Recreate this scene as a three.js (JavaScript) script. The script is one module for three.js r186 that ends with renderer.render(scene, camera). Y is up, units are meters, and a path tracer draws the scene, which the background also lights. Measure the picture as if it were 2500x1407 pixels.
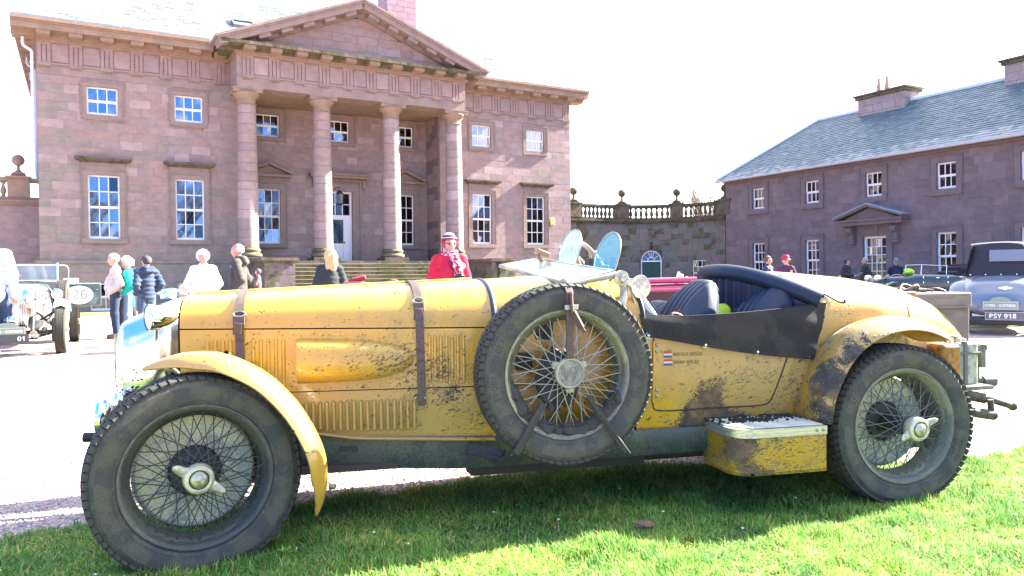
import * as THREE from 'three';
import { mergeGeometries, mergeVertices, toCreasedNormals } from 'three/addons/utils/BufferGeometryUtils.js';
import { RoundedBoxGeometry } from 'three/addons/geometries/RoundedBoxGeometry.js';

// ---------------------------------------------------------------- camera, sky, sun, exposure
const scene = new THREE.Scene();
const camera = new THREE.PerspectiveCamera(41.23, 1024 / 576, 0.05, 900);
camera.position.set(0, 1.155, 0);
camera.rotation.order = 'XYZ';
camera.rotation.set(-Math.atan(24.5 / 1870), 0, -0.65 * Math.PI / 180);
const renderer = new THREE.WebGLRenderer({ antialias: true });
renderer.toneMapping = THREE.LinearToneMapping;
renderer.toneMappingExposure = 9.0;
renderer.shadowMap.enabled = true;

const SUN = new THREE.Vector3(0.76, 0.545, -0.355).normalize();
const sun = new THREE.DirectionalLight(new THREE.Color(1, 0.955, 0.87), 5);
sun.position.copy(SUN).multiplyScalar(90); sun.target.position.set(0, 0, -18);
sun.position.add(sun.target.position);
sun.castShadow = true; sun.shadow.mapSize.set(4096, 4096);
Object.assign(sun.shadow.camera, { left: -45, right: 45, top: 45, bottom: -45, near: 1, far: 220 });
scene.add(sun, sun.target);

// seeded noise
function rng(seed) { let a = seed >>> 0; return () => { a = (a + 0x6D2B79F5) | 0; let t = Math.imul(a ^ (a >>> 15), 1 | a); t = (t + Math.imul(t ^ (t >>> 7), 61 | t)) ^ t; return ((t ^ (t >>> 14)) >>> 0) / 4294967296; }; }
const h2 = (x, y, s) => { let n = Math.imul(x, 374761393) ^ Math.imul(y, 668265263) ^ Math.imul(s, 974634777); n = Math.imul(n ^ (n >>> 13), 1274126177); return ((n ^ (n >>> 16)) >>> 0) / 4294967296; };
// value noise, periodic with period p when p > 0
function vn(x, y, s = 1, p = 0) {
  const xi = Math.floor(x), yi = Math.floor(y), fx = x - xi, fy = y - yi;
  const u = fx * fx * (3 - 2 * fx), v = fy * fy * (3 - 2 * fy);
  const m = p ? (a) => ((a % p) + p) % p : (a) => a;
  const x0 = m(xi), x1 = m(xi + 1), y0 = m(yi), y1 = m(yi + 1);
  const a = h2(x0, y0, s), b = h2(x1, y0, s), c = h2(x0, y1, s), d = h2(x1, y1, s);
  return a + (b - a) * u + (c - a) * v + (a - b - c + d) * u * v;
}
function fbm(x, y, s = 1, o = 4, p = 0) { let t = 0, a = 0.5, f = 1, n = 0; for (let i = 0; i < o; i++) { t += a * vn(x * f, y * f, s + i, p ? p * f : 0); n += a; a *= 0.5; f *= 2; } return t / n; }
const sst = (a, b, x) => { const t = Math.min(1, Math.max(0, (x - a) / (b - a))); return t * t * (3 - 2 * t); };
const mix = (a, b, t) => a + (b - a) * t;
const clamp = (x, a, b) => Math.min(b, Math.max(a, x));
const PI = Math.PI;

{ // computed sky: blue away from the sun, a bright thin veil of cloud on the sunward side, scattered cumulus
  const W = 1024, H = 512, d = new Float32Array(W * H * 4);
  for (let j = 0; j < H; j++) for (let i = 0; i < W; i++) {
    const th = (j + 0.5) / H * PI - PI / 2, ph = ((i + 0.5) / W - 0.5) * 2 * PI;
    const x = Math.cos(th) * Math.cos(ph), y = Math.sin(th), z = Math.cos(th) * Math.sin(ph);
    const c = x * SUN.x + y * SUN.y + z * SUN.z, up = Math.max(0, y);
    const hz = Math.exp(-up * 13);
    let r = mix(0.085, 0.34, hz), g = mix(0.32, 0.62, hz), b = mix(0.95, 1.05, hz);
    const gl = Math.pow(Math.max(0, c), 3);
    r += gl * 0.62; g += gl * 0.58; b += gl * 0.5;
    const k = 1 / (up + 0.16), n = fbm(x * k * 1.1 + 40, z * k * 1.1 + 40, 11, 5);
    const n2 = fbm(x * k * 3.1 + 90, z * k * 3.1 + 70, 31, 4);
    const side = sst(-0.25, 0.55, (x * 0.6 - z * 0.8));            // sunward half carries the veil
    const cu = sst(0.535, 0.68, n * 0.8 + n2 * 0.2) * sst(0.0, 0.1, up) * 0.9;
    const cov = Math.max(cu, side * (0.8 + 0.2 * n));
    const cb = 0.92 + 0.25 * gl + 0.2 * (n2 - 0.5);
    r = mix(r, cb, cov); g = mix(g, cb, cov); b = mix(b, cb * 1.04, cov);
    if (y < 0) { const t = sst(0, -0.05, y); r = mix(r, 0.3, t); g = mix(g, 0.29, t); b = mix(b, 0.27, t); }
    const o = (j * W + i) * 4, K = 0.33; d[o] = r * K; d[o + 1] = g * K; d[o + 2] = b * K; d[o + 3] = 1;
  }
  const t = new THREE.DataTexture(d, W, H, THREE.RGBAFormat, THREE.FloatType);
  t.mapping = THREE.EquirectangularReflectionMapping; t.magFilter = THREE.LinearFilter; t.minFilter = THREE.LinearFilter; t.needsUpdate = true;
  scene.background = t; scene.environment = t;
}

// ---------------------------------------------------------------- helpers
const V = (x, y, z) => new THREE.Vector3(x, y, z);
const used = {};
function numbered(n) { const k = used[n] = (used[n] === undefined ? 0 : used[n] + 1); return k ? n + '_' + String(k).padStart(3, '0') : n; }
function tag(o, label, category, group) { o.userData.label = label; o.userData.category = category; if (group) o.userData.group = group; return o; }
function thing(name, label, category, pos = [0, 0, 0], turn = 0, group) {
  const o = new THREE.Group(); o.name = numbered(name); o.position.set(...pos); o.rotation.y = turn; scene.add(o);
  return tag(o, label, category, group);
}
function obj(name, geo, mat, parent = scene) {
  const g = Array.isArray(geo) ? merge(geo) : geo;
  const m = new THREE.Mesh(g, mat); m.name = parent === scene ? numbered(name) : name; m.castShadow = m.receiveShadow = true; parent.add(m); return m;
}
function each(name, geos, mat, parent) { return geos.map((g) => obj(name, g, mat, parent)); }
function grp(name, parent) { const g = new THREE.Group(); g.name = name; parent.add(g); return g; }
function struct(name, geo, mat) { const m = obj(name, geo, mat); m.userData.kind = 'structure'; return m; }
function merge(list) {
  list = list.map((g) => { g = g.index ? g.toNonIndexed() : g; for (const k of Object.keys(g.attributes)) if (!['position', 'normal', 'uv', 'color'].includes(k)) g.deleteAttribute(k); if (!g.attributes.uv) g.setAttribute('uv', new THREE.BufferAttribute(new Float32Array(g.attributes.position.count * 2), 2)); return g; });
  if (list.some((g) => g.attributes.color)) for (const g of list) if (!g.attributes.color) g.setAttribute('color', new THREE.BufferAttribute(new Float32Array(g.attributes.position.count * 3).fill(1), 3));
  return list.length === 1 ? list[0] : mergeGeometries(list);
}
// triplanar-ish metre uv from position and normal
function muv(g, k = 1, ou = 0, ov = 0) {
  const p = g.attributes.position, n = g.attributes.normal, uv = new Float32Array(p.count * 2);
  for (let i = 0; i < p.count; i++) {
    const ax = Math.abs(n.getX(i)), ay = Math.abs(n.getY(i)), az = Math.abs(n.getZ(i));
    let u, v; if (az >= ax && az >= ay) { u = p.getX(i); v = p.getY(i); } else if (ax >= ay) { u = p.getZ(i); v = p.getY(i); } else { u = p.getX(i); v = p.getZ(i); }
    uv[2 * i] = u * k + ou; uv[2 * i + 1] = v * k + ov;
  }
  g.setAttribute('uv', new THREE.BufferAttribute(uv, 2)); return g;
}
// box by its two corners
function bb(x0, y0, z0, x1, y1, z1) { const g = new THREE.BoxGeometry(x1 - x0, y1 - y0, z1 - z0); g.translate((x0 + x1) / 2, (y0 + y1) / 2, (z0 + z1) / 2); return muv(g); }
function rb(w, h, d, r, x = 0, y = 0, z = 0, rx = 0, ry = 0, rz = 0) { const g = new RoundedBoxGeometry(w, h, d, 2, r); g.rotateX(rx); g.rotateY(ry); g.rotateZ(rz); g.translate(x, y, z); return g; }
function cyl(r0, r1, h, x, y, z, n = 16, ax = 'y', open = false) { const g = new THREE.CylinderGeometry(r1, r0, h, n, 1, open); if (ax === 'x') g.rotateZ(-PI / 2); if (ax === 'z') g.rotateX(PI / 2); g.translate(x, y, z); return g; }
function bar(a, b, r, n = 8, r2) { const A = V(...a), B = V(...b), L = A.distanceTo(B), g = new THREE.CylinderGeometry(r2 ?? r, r, L, n); g.applyQuaternion(new THREE.Quaternion().setFromUnitVectors(V(0, 1, 0), B.clone().sub(A).normalize())); g.translate((a[0] + b[0]) / 2, (a[1] + b[1]) / 2, (a[2] + b[2]) / 2); return g; }
function tube(pts, r, n = 24, m = 8, closed = false) { return new THREE.TubeGeometry(new THREE.CatmullRomCurve3(pts.map((p) => V(...p)), closed), n, r, m, closed); }
function sph(r, x, y, z, sx = 1, sy = 1, sz = 1, a = 16, b = 12) { const g = new THREE.SphereGeometry(r, a, b); g.scale(sx, sy, sz); g.translate(x, y, z); return g; }
function lathe(pts, n = 24) { return new THREE.LatheGeometry(pts.map((p) => new THREE.Vector2(...p)), n); }
function move(g, x, y, z, ry = 0, rx = 0, rz = 0) { if (rx) g.rotateX(rx); if (rz) g.rotateZ(rz); if (ry) g.rotateY(ry); g.translate(x, y, z); return g; }
// smooth surface through rows of points; uvf maps a point to uv
function loft(rows, { cu = false, cv = false, uvf, caps = false } = {}) {
  const R = rows.length, C = rows[0].length, pos = [], uv = [], idx = [];
  rows.forEach((row, i) => row.forEach((p, j) => { pos.push(p[0], p[1], p[2]); const t = uvf ? uvf(p, i / (R - 1), j / (C - 1)) : [j / (C - 1), i / (R - 1)]; uv.push(t[0], t[1]); }));
  const RR = cu ? R : R - 1, CC = cv ? C : C - 1;
  for (let i = 0; i < RR; i++) for (let j = 0; j < CC; j++) { const a = i * C + j, b = i * C + (j + 1) % C, c = ((i + 1) % R) * C + j, d = ((i + 1) % R) * C + (j + 1) % C; idx.push(a, b, d, a, d, c); }
  if (caps) for (const i of [0, R - 1]) { const m = [0, 1, 2].map((k) => rows[i].reduce((s, p) => s + p[k], 0) / C); const ci = pos.length / 3; pos.push(...m); const t = uvf ? uvf(m, 0, 0) : [0, 0]; uv.push(t[0], t[1]); for (let j = 0; j < CC; j++) { const a = i * C + j, b = i * C + (j + 1) % C; i ? idx.push(a, b, ci) : idx.push(b, a, ci); } }
  const g = new THREE.BufferGeometry();
  g.setAttribute('position', new THREE.Float32BufferAttribute(pos, 3)); g.setAttribute('uv', new THREE.Float32BufferAttribute(uv, 2)); g.setIndex(idx); g.computeVertexNormals();
  return g;
}
function extr(pts, depth, bevel = 0, holes = []) { // polygon in xy extruded along z from 0 to depth
  const s = new THREE.Shape(pts.map((p) => new THREE.Vector2(...p)));
  for (const h of holes) s.holes.push(new THREE.Path(h.map((p) => new THREE.Vector2(...p))));
  return new THREE.ExtrudeGeometry(s, bevel ? { depth: depth - 2 * bevel, bevelEnabled: true, bevelSize: bevel, bevelThickness: bevel, bevelSegments: 2, bevelOffset: -bevel, curveSegments: 8 } : { depth, bevelEnabled: false, curveSegments: 8 }).translate(0, 0, bevel);
}
function vcol(g, r, gg, b) { const n = g.attributes.position.count, c = new Float32Array(n * 3); for (let i = 0; i < n; i++) { c[3 * i] = r; c[3 * i + 1] = gg; c[3 * i + 2] = b; } g.setAttribute('color', new THREE.BufferAttribute(c, 3)); return g; }

// ---------------------------------------------------------------- textures and materials
function dataTex(W, H, f, srgb = true, wrap = true) { // f(u, v, x, y) -> [r, g, b] 0..1 (sRGB when srgb) or a number
  const d = new Uint8Array(W * H * 4);
  for (let j = 0; j < H; j++) for (let i = 0; i < W; i++) { let c = f(i / W, j / H, i, j); if (typeof c === 'number') c = [c, c, c]; const o = (j * W + i) * 4; for (let k = 0; k < 3; k++) d[o + k] = clamp(c[k], 0, 1) * 255; d[o + 3] = c.length > 3 ? clamp(c[3], 0, 1) * 255 : 255; }
  const t = new THREE.DataTexture(d, W, H); if (srgb) t.colorSpace = THREE.SRGBColorSpace; if (wrap) t.wrapS = t.wrapT = THREE.RepeatWrapping;
  t.magFilter = THREE.LinearFilter; t.minFilter = THREE.LinearMipmapLinearFilter; t.generateMipmaps = true; t.needsUpdate = true; return t;
}
function std(c, o = {}) { const m = new THREE.MeshStandardMaterial({ roughness: 0.8, ...o }); m.color.setRGB(...c); return m; }
function phy(c, o = {}) { const m = new THREE.MeshPhysicalMaterial({ roughness: 0.5, ...o }); m.color.setRGB(...c); return m; }
// sandstone grain, tiles over 2 m
const stoneTex = dataTex(512, 512, (u, v) => {
  const bed = fbm(u * 4, v * 32, 5, 3, 4) * 0.5, gr = vn(u * 256, v * 256, 9, 256), cl = fbm(u * 8, v * 8, 3, 4, 8), pit = sst(0.82, 0.9, vn(u * 90, v * 90, 21, 90)) * sst(0.5, 0.7, cl);
  const t = 0.93 + 0.1 * (bed - 0.25) + 0.06 * (gr - 0.5) + 0.22 * (cl - 0.5) - pit * 0.2; return [t, t * (1 - 0.03 * (cl - 0.5)), t * (1 - 0.04 * (cl - 0.5))];
});
stoneTex.repeat.set(0.5, 0.5);
const stoneBump = dataTex(256, 256, (u, v) => fbm(u * 16, v * 16, 33, 4, 16) * 0.7 + vn(u * 128, v * 128, 4, 128) * 0.3, false); stoneBump.repeat.set(0.5, 0.5);
const lichTex = dataTex(512, 512, (u, v) => { // dirty, mossy stone: blotches with an outline
  const a = fbm(u * 6, v * 6, 51, 5, 6), b = fbm(u * 12, v * 5, 61, 5, 0), g = vn(u * 200, v * 200, 8, 200), m = sst(0.5, 0.62, a), w = sst(0.6, 0.68, fbm(u * 10, v * 10, 77, 5, 10));
  let c = [0.86, 0.82, 0.8]; c = c.map((x, k) => mix(x, [0.66, 0.7, 0.45][k], m * 0.75)); c = c.map((x, k) => mix(x, [0.5, 0.5, 0.5][k], w * 0.6)); return c.map((x) => x * (0.86 + 0.2 * g * b + 0.12 * (b - 0.5)));
});
lichTex.repeat.set(0.5, 0.5);
const stone = (c, o = {}) => std(c, { map: stoneTex, bumpMap: stoneBump, bumpScale: 0.006, roughness: 0.93, ...o });
const r0 = rng(7);
const houseStones = []; for (let i = 0; i < 12; i++) { const l = [0.95, 1.0, 1.04, 0.9, 1.13, 1.0, 0.96, 1.06, 0.93, 1.24, 1.02, 0.97][i], w = [0, .5, 1, .2, 0.2, .8, .4, .9, 0, 0.1, .6, .3][i]; houseStones.push(stone([0.328 * l, mix(0.253, 0.228, w) * l, mix(0.232, 0.196, w) * l])); }
const houseTrim = stone([0.285, 0.217, 0.184]);
const houseTrimWarm = stone([0.305, 0.214, 0.15]);
const houseMoss = [[0.275, 0.235, 0.195], [0.28, 0.235, 0.2], [0.295, 0.235, 0.21]].map((c) => stone(c));
const mossStone = std([0.23, 0.2, 0.15], { map: lichTex, bumpMap: stoneBump, bumpScale: 0.01, roughness: 0.95 });
const wingStones = []; for (let i = 0; i < 8; i++) { const l = [0.94, 1.03, 1.0, 0.9, 1.1, 0.97, 1.05, 0.93][i]; wingStones.push(stone([0.19 * l * (1 + (i % 3) * 0.04), 0.147 * l, 0.138 * l])); }
const wingTrim = stone([0.195, 0.145, 0.135]);
const curveStones = []; for (let i = 0; i < 8; i++) { const l = [0.94, 1.0, 1.14, 0.88, 1.08, 0.95, 1.12, 0.9][i]; curveStones.push(std(i === 4 ? [0.21, 0.15, 0.135] : [0.185 * l, 0.175 * l, 0.14 * l], { map: i === 2 || i === 6 ? lichTex : stoneTex, bumpMap: stoneBump, bumpScale: 0.012, roughness: 0.95 })); }
const mortar = std([0.17, 0.13, 0.12], { roughness: 1 });
const whitePaint = std([0.78, 0.77, 0.74], { roughness: 0.45 });
const paneMat = std([0.3, 0.31, 0.33], { metalness: 1, roughness: 0.03 });
const paneDark = std([0.09, 0.095, 0.105], { metalness: 1, roughness: 0.03 });
const lead = std([0.2, 0.22, 0.24], { roughness: 0.5, metalness: 0.3 });
const black = std([0.012, 0.012, 0.013], { roughness: 0.5 });
const iron = std([0.03, 0.03, 0.032], { roughness: 0.55, metalness: 0.6 });
// smooth distance fields meshed by surface nets
function netMesh(f, lo, hi, h) {
  const n = [0, 1, 2].map((k) => Math.ceil((hi[k] - lo[k]) / h) + 1), [X, Y, Z] = n, F = new Float32Array(X * Y * Z), id = new Int32Array(X * Y * Z).fill(-1), pos = [], idx = [];
  for (let k = 0, q = 0; k < Z; k++) for (let j = 0; j < Y; j++) for (let i = 0; i < X; i++, q++) F[q] = f(lo[0] + i * h, lo[1] + j * h, lo[2] + k * h);
  const at = (i, j, k) => i + X * (j + Y * k);
  for (let k = 0; k < Z - 1; k++) for (let j = 0; j < Y - 1; j++) for (let i = 0; i < X - 1; i++) {
    let m = 0, c = [0, 0, 0], e = 0; const v = []; for (let b = 0; b < 8; b++) { v[b] = F[at(i + (b & 1), j + (b >> 1 & 1), k + (b >> 2))]; if (v[b] < 0) m |= 1 << b; } if (m === 0 || m === 255) continue;
    for (let a = 0; a < 8; a++) for (const d of [1, 2, 4]) { if (a & d) continue; const b = a | d; if ((v[a] < 0) === (v[b] < 0)) continue; const t = v[a] / (v[a] - v[b]); c[0] += (a & 1) + (d === 1 ? t : 0); c[1] += (a >> 1 & 1) + (d === 2 ? t : 0); c[2] += (a >> 2) + (d === 4 ? t : 0); e++; }
    id[at(i, j, k)] = pos.length / 3; pos.push(lo[0] + (i + c[0] / e) * h, lo[1] + (j + c[1] / e) * h, lo[2] + (k + c[2] / e) * h);
  }
  const quad = (a, b, c, d, fl) => { if (a < 0 || b < 0 || c < 0 || d < 0) return; fl ? idx.push(a, b, c, a, c, d) : idx.push(a, c, b, a, d, c); };
  for (let k = 1; k < Z - 1; k++) for (let j = 1; j < Y - 1; j++) for (let i = 1; i < X - 1; i++) {
    const s = F[at(i, j, k)] < 0;
    if (s !== (F[at(i + 1, j, k)] < 0)) quad(id[at(i, j - 1, k - 1)], id[at(i, j, k - 1)], id[at(i, j, k)], id[at(i, j - 1, k)], s);
    if (s !== (F[at(i, j + 1, k)] < 0)) quad(id[at(i - 1, j, k - 1)], id[at(i - 1, j, k)], id[at(i, j, k)], id[at(i, j, k - 1)], s);
    if (s !== (F[at(i, j, k + 1)] < 0)) quad(id[at(i - 1, j - 1, k)], id[at(i, j - 1, k)], id[at(i, j, k)], id[at(i - 1, j, k)], s);
  }
  const g = new THREE.BufferGeometry(); g.setAttribute('position', new THREE.Float32BufferAttribute(pos, 3)); g.setIndex(idx); g.computeVertexNormals(); return muv(g, 1);
}
// bones: [a, b, ra, rb, flat] joined with a smooth minimum of width k
function field(bones, k) {
  return (x, y, z) => { let d = 9; for (const [a, b, ra, rb, fl = 1] of bones) { const ax = b[0] - a[0], ay = b[1] - a[1], az = (b[2] - a[2]) * fl, px = x - a[0], py = y - a[1], pz = (z - a[2]) * fl; const t = clamp((px * ax + py * ay + pz * az) / (ax * ax + ay * ay + az * az + 1e-9), 0, 1); const e = Math.hypot(px - ax * t, py - ay * t, pz - az * t) - (ra + (rb - ra) * t); const q = Math.max(k - Math.abs(d - e), 0) / k; d = Math.min(d, e) - q * q * k * 0.25; } return d; };
}
function meshBones(bones, k, h, warp) { const lo = [9, 9, 9], hi = [-9, -9, -9]; for (const [a, b, ra, rb] of bones) for (const [p, r] of [[a, ra], [b, rb]]) for (let q = 0; q < 3; q++) { lo[q] = Math.min(lo[q], p[q] - r - 3 * h - 0.02); hi[q] = Math.max(hi[q], p[q] + r + 3 * h + 0.02); } const f = field(bones, k); return netMesh(warp ? (x, y, z) => warp(f(x, y, z), x, y, z) : f, lo, hi, h); }
// ---------------------------------------------------------------- masonry and windows shared by the buildings
function rectSub(rs, h) { const out = []; for (const r of rs) { const [a, b, c, d] = r, [p, q, s, t] = h; if (p >= b || q <= a || s >= d || t <= c) { out.push(r); continue; } if (p > a) out.push([a, p, c, d]); if (q < b) out.push([q, b, c, d]); const x0 = Math.max(a, p), x1 = Math.min(b, q); if (s > c) out.push([x0, x1, c, s]); if (t < d) out.push([x0, x1, t, d]); } return out.filter((r) => r[1] - r[0] > 0.03 && r[3] - r[2] > 0.03); }
// a list of ashlar blocks [x0, x1, y0, y1] in courses, clipped out of the openings
function ashlar(x0, x1, y0, y1, hc, wl, holes, R, clip) {
  const n = Math.max(1, Math.round((y1 - y0) / hc)), hh = (y1 - y0) / n; let out = [];
  for (let i = 0; i < n; i++) { let x = x0 - (i % 2 ? 0 : R() * wl * 0.7); while (x < x1) { const w = wl * (0.6 + 0.9 * R()); let xe = x + w; if (x1 - xe < wl * 0.35) xe = x1; const a = Math.max(x, x0), b = Math.min(xe, x1); if (b - a > 0.02) out.push([a, b, y0 + i * hh, y0 + (i + 1) * hh]); x = xe; } }
  for (const h of holes) out = rectSub(out, h);
  return out;
}
function layStones(list, mats, R, maxParts, key) { // list: {r, z, d, parent, xf}
  list.sort((a, b) => key(a) - key(b));
  const rest = {};
  list.forEach((b, i) => {
    const g = 0.0018, [x0, x1, y0, y1] = b.r, j = R() * 0.006, m = b.moss && R() < b.moss ? houseMoss[Math.floor(R() * 3)] : mats[Math.floor(R() * mats.length)];
    const geo = bb(x0 + g, y0 + g, b.z - b.d, x1 - g, y1 - g, b.z + j - 0.003); const uv = geo.attributes.uv, ou = R() * 4, ov = R() * 4; for (let k = 0; k < uv.count; k++) uv.setXY(k, uv.getX(k) + ou, uv.getY(k) + ov);
    if (b.xf) geo.applyMatrix4(b.xf);
    if (i < maxParts) obj('stone', geo, m, b.parent); else { const k = b.parent.uuid + m.uuid; (rest[k] = rest[k] || { g: [], m, p: b.parent }).g.push(geo); }
  });
  for (const k in rest) obj('stonework', rest[k].g, rest[k].m, rest[k].p).userData.kind = 'stuff';
}
const rw = rng(99);
// sash window: white sashes, glazing bars, panes; optional stone surround, sill, cornice
function sash(P, cx, y0, y1, w, cols, rows, o = {}) {
  const { z = 0, rec = 0.165, sur = 0.2, trim = houseTrim, sill = true, meet, fr = 0.055, bot = 0.1, pm = paneMat, dark = 0, label } = o;
  const W = grp('window', P), x0 = cx - w / 2, x1 = cx + w / 2, zg = z - rec;
  if (label) W.userData.label = label;
  if (sur) {
    const f = (a, b, c, d, zz) => [bb(a, c, zz, b, d, z + 0.001)].map(() => bb(a, c, z - 0.02, b, d, zz));
    obj('surround', [...f(x0 - sur, x0, y0, y1, z + 0.05), ...f(x1, x1 + sur, y0, y1, z + 0.05), ...f(x0 - sur, x1 + sur, y1, y1 + sur, z + 0.05),
      ...f(x0 - sur - 0.035, x0 - sur, y0, y1 + sur, z + 0.085), ...f(x1 + sur, x1 + sur + 0.035, y0, y1 + sur, z + 0.085), ...f(x0 - sur - 0.035, x1 + sur + 0.035, y1 + sur, y1 + sur + 0.04, z + 0.085),
      ...(o.fullSur ? [...f(x0 - sur, x1 + sur, y0 - sur, y0, z + 0.05), ...f(x0 - sur - 0.035, x1 + sur + 0.035, y0 - sur - 0.04, y0 - sur, z + 0.085)] : [])], trim, W);
  }
  obj('reveal', [bb(x0 - 0.05, y0, z - 0.24, x0, y1, z - 0.022), bb(x1, y0, z - 0.24, x1 + 0.05, y1, z - 0.022), bb(x0, y1, z - 0.24, x1, y1 + 0.05, z - 0.022), bb(x0, y0 - 0.05, z - 0.24, x1, y0, z - 0.022)], trim, W);
  if (sill) obj('sill', bb(x0 - sur - 0.06, y0 - 0.19, z - 0.02, x1 + sur + 0.06, y0 - 0.002, z + 0.11), o.sillMat || trim, W);
  const ym = meet === undefined ? (y0 + y1) / 2 : y0 + (y1 - y0) * meet;
  // upper sash stands in front of the lower one
  obj('sash_frame', [bb(x0, y0, zg, x0 + fr, ym, zg + 0.05), bb(x1 - fr, y0, zg, x1, ym, zg + 0.05), bb(x0 + fr, y0, zg, x1 - fr, y0 + bot, zg + 0.05), bb(x0 + fr, ym - 0.05, zg, x1 - fr, ym, zg + 0.048)], whitePaint, W);
  obj('sash_frame', [bb(x0, ym, zg + 0.002, x0 + fr, y1, zg + 0.075), bb(x1 - fr, ym, zg + 0.002, x1, y1, zg + 0.075), bb(x0 + fr, y1 - fr, zg + 0.002, x1 - fr, y1, zg + 0.075), bb(x0 + fr, ym - 0.012, zg + 0.05, x1 - fr, ym + 0.045, zg + 0.075)], whitePaint, W);
  const br = 0.034, gw = (w - 2 * fr) / cols; const rl = Math.ceil(rows * (meet ?? 0.5)), ru = rows - rl;
  const ys = []; { const a = y0 + bot, b = ym - 0.05; for (let i = 0; i < rl; i++) ys.push([a + (b - a) * i / rl, a + (b - a) * (i + 1) / rl, 0]); const c = ym + 0.045, d = y1 - fr; for (let i = 0; i < ru; i++) ys.push([c + (d - c) * i / ru, c + (d - c) * (i + 1) / ru, 1]); }
  ys.forEach(([a, b, up], i) => {
    const zz = zg + 0.01 + up * 0.03;
    if (i && ys[i - 1][2] === up) obj('glazing_bar', bb(x0 + fr, a - br / 2, zz - 0.004, x1 - fr, a + br / 2, zz + 0.03), whitePaint, W);
    for (let c = 1; c < cols; c++) obj('glazing_bar', bb(x0 + fr + gw * c - br / 2, a + (i && ys[i - 1][2] === up ? br / 2 : 0), zz - 0.003, x0 + fr + gw * c + br / 2, b - (ys[i + 1] && ys[i + 1][2] === up ? br / 2 : 0), zz + 0.027), whitePaint, W);
    for (let c = 0; c < cols; c++) {
      const g = new THREE.PlaneGeometry(gw + 0.006, b - a + 0.006, 3, 3), p = g.attributes.position, k = rw() * 9;
      const t = 0.02; for (let q = 0; q < p.count; q++) p.setZ(q, 0.0022 * Math.sin(p.getX(q) * 9 + k) * Math.cos(p.getY(q) * 7 + k * 2)); g.computeVertexNormals();
      g.rotateY((rw() - 0.5) * t); g.rotateX((rw() - 0.5) * t); g.translate(x0 + fr + gw * (c + 0.5), (a + b) / 2, zz + 0.008);
      obj('pane', g, rw() < dark ? paneDark : pm, W);
    }
  });
  return W;
}
// courses of real slates over a sloping plane: o eave corner, ex along the eave, ev up the slope, span(v) gives [x0, x1]
function slates(o, ex, ev, len, span, row, wid, R, tone) {
  const n = new THREE.Vector3().crossVectors(ex, ev).normalize(); const pos = [], col = [], idx = [], uv = [];
  const put = (x, v, h) => { pos.push(o.x + ex.x * x + ev.x * v + n.x * h, o.y + ex.y * x + ev.y * v + n.y * h, o.z + ex.z * x + ev.z * v + n.z * h); uv.push(x, v); };
  for (let i = 0, v = 0; v < len; i++, v += row) {
    const [a, b] = span(v), v1 = Math.min(v + row * 1.25, len);
    for (let x = a - (i % 2) * wid * 0.5; x < b; x += wid) {
      const w = wid - 0.008, xa = Math.max(a, x), xb = Math.min(b, x + w); if (xb - xa < 0.03) continue;
      const k = pos.length / 3, j = R() * 0.012, t = R() * 0.006, c = tone(i, (xa + xb) / 2, v, R), d = (R() - 0.5) * 0.02;
      put(xa, v + d, 0.02 + j + t); put(xb, v + d + (R() - 0.5) * 0.012, 0.02 + j); put(xb, v1, 0.004); put(xa, v1, 0.004); put(xa, v + d, 0); put(xb, v + d, 0);
      idx.push(k, k + 1, k + 2, k, k + 2, k + 3, k + 4, k + 5, k + 1, k + 4, k + 1, k); for (let q = 0; q < 6; q++) col.push(...c);
    }
  }
  const g = new THREE.BufferGeometry(); g.setAttribute('position', new THREE.Float32BufferAttribute(pos, 3)); g.setAttribute('uv', new THREE.Float32BufferAttribute(uv, 2)); g.setAttribute('color', new THREE.Float32BufferAttribute(col, 3)); g.setIndex(idx);
  const q = g.toNonIndexed(); q.computeVertexNormals(); return q;
}
const slateMat = std([1, 1, 1], { vertexColors: true, roughness: 0.42, map: stoneTex, bumpMap: stoneBump, bumpScale: 0.003 });

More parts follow.
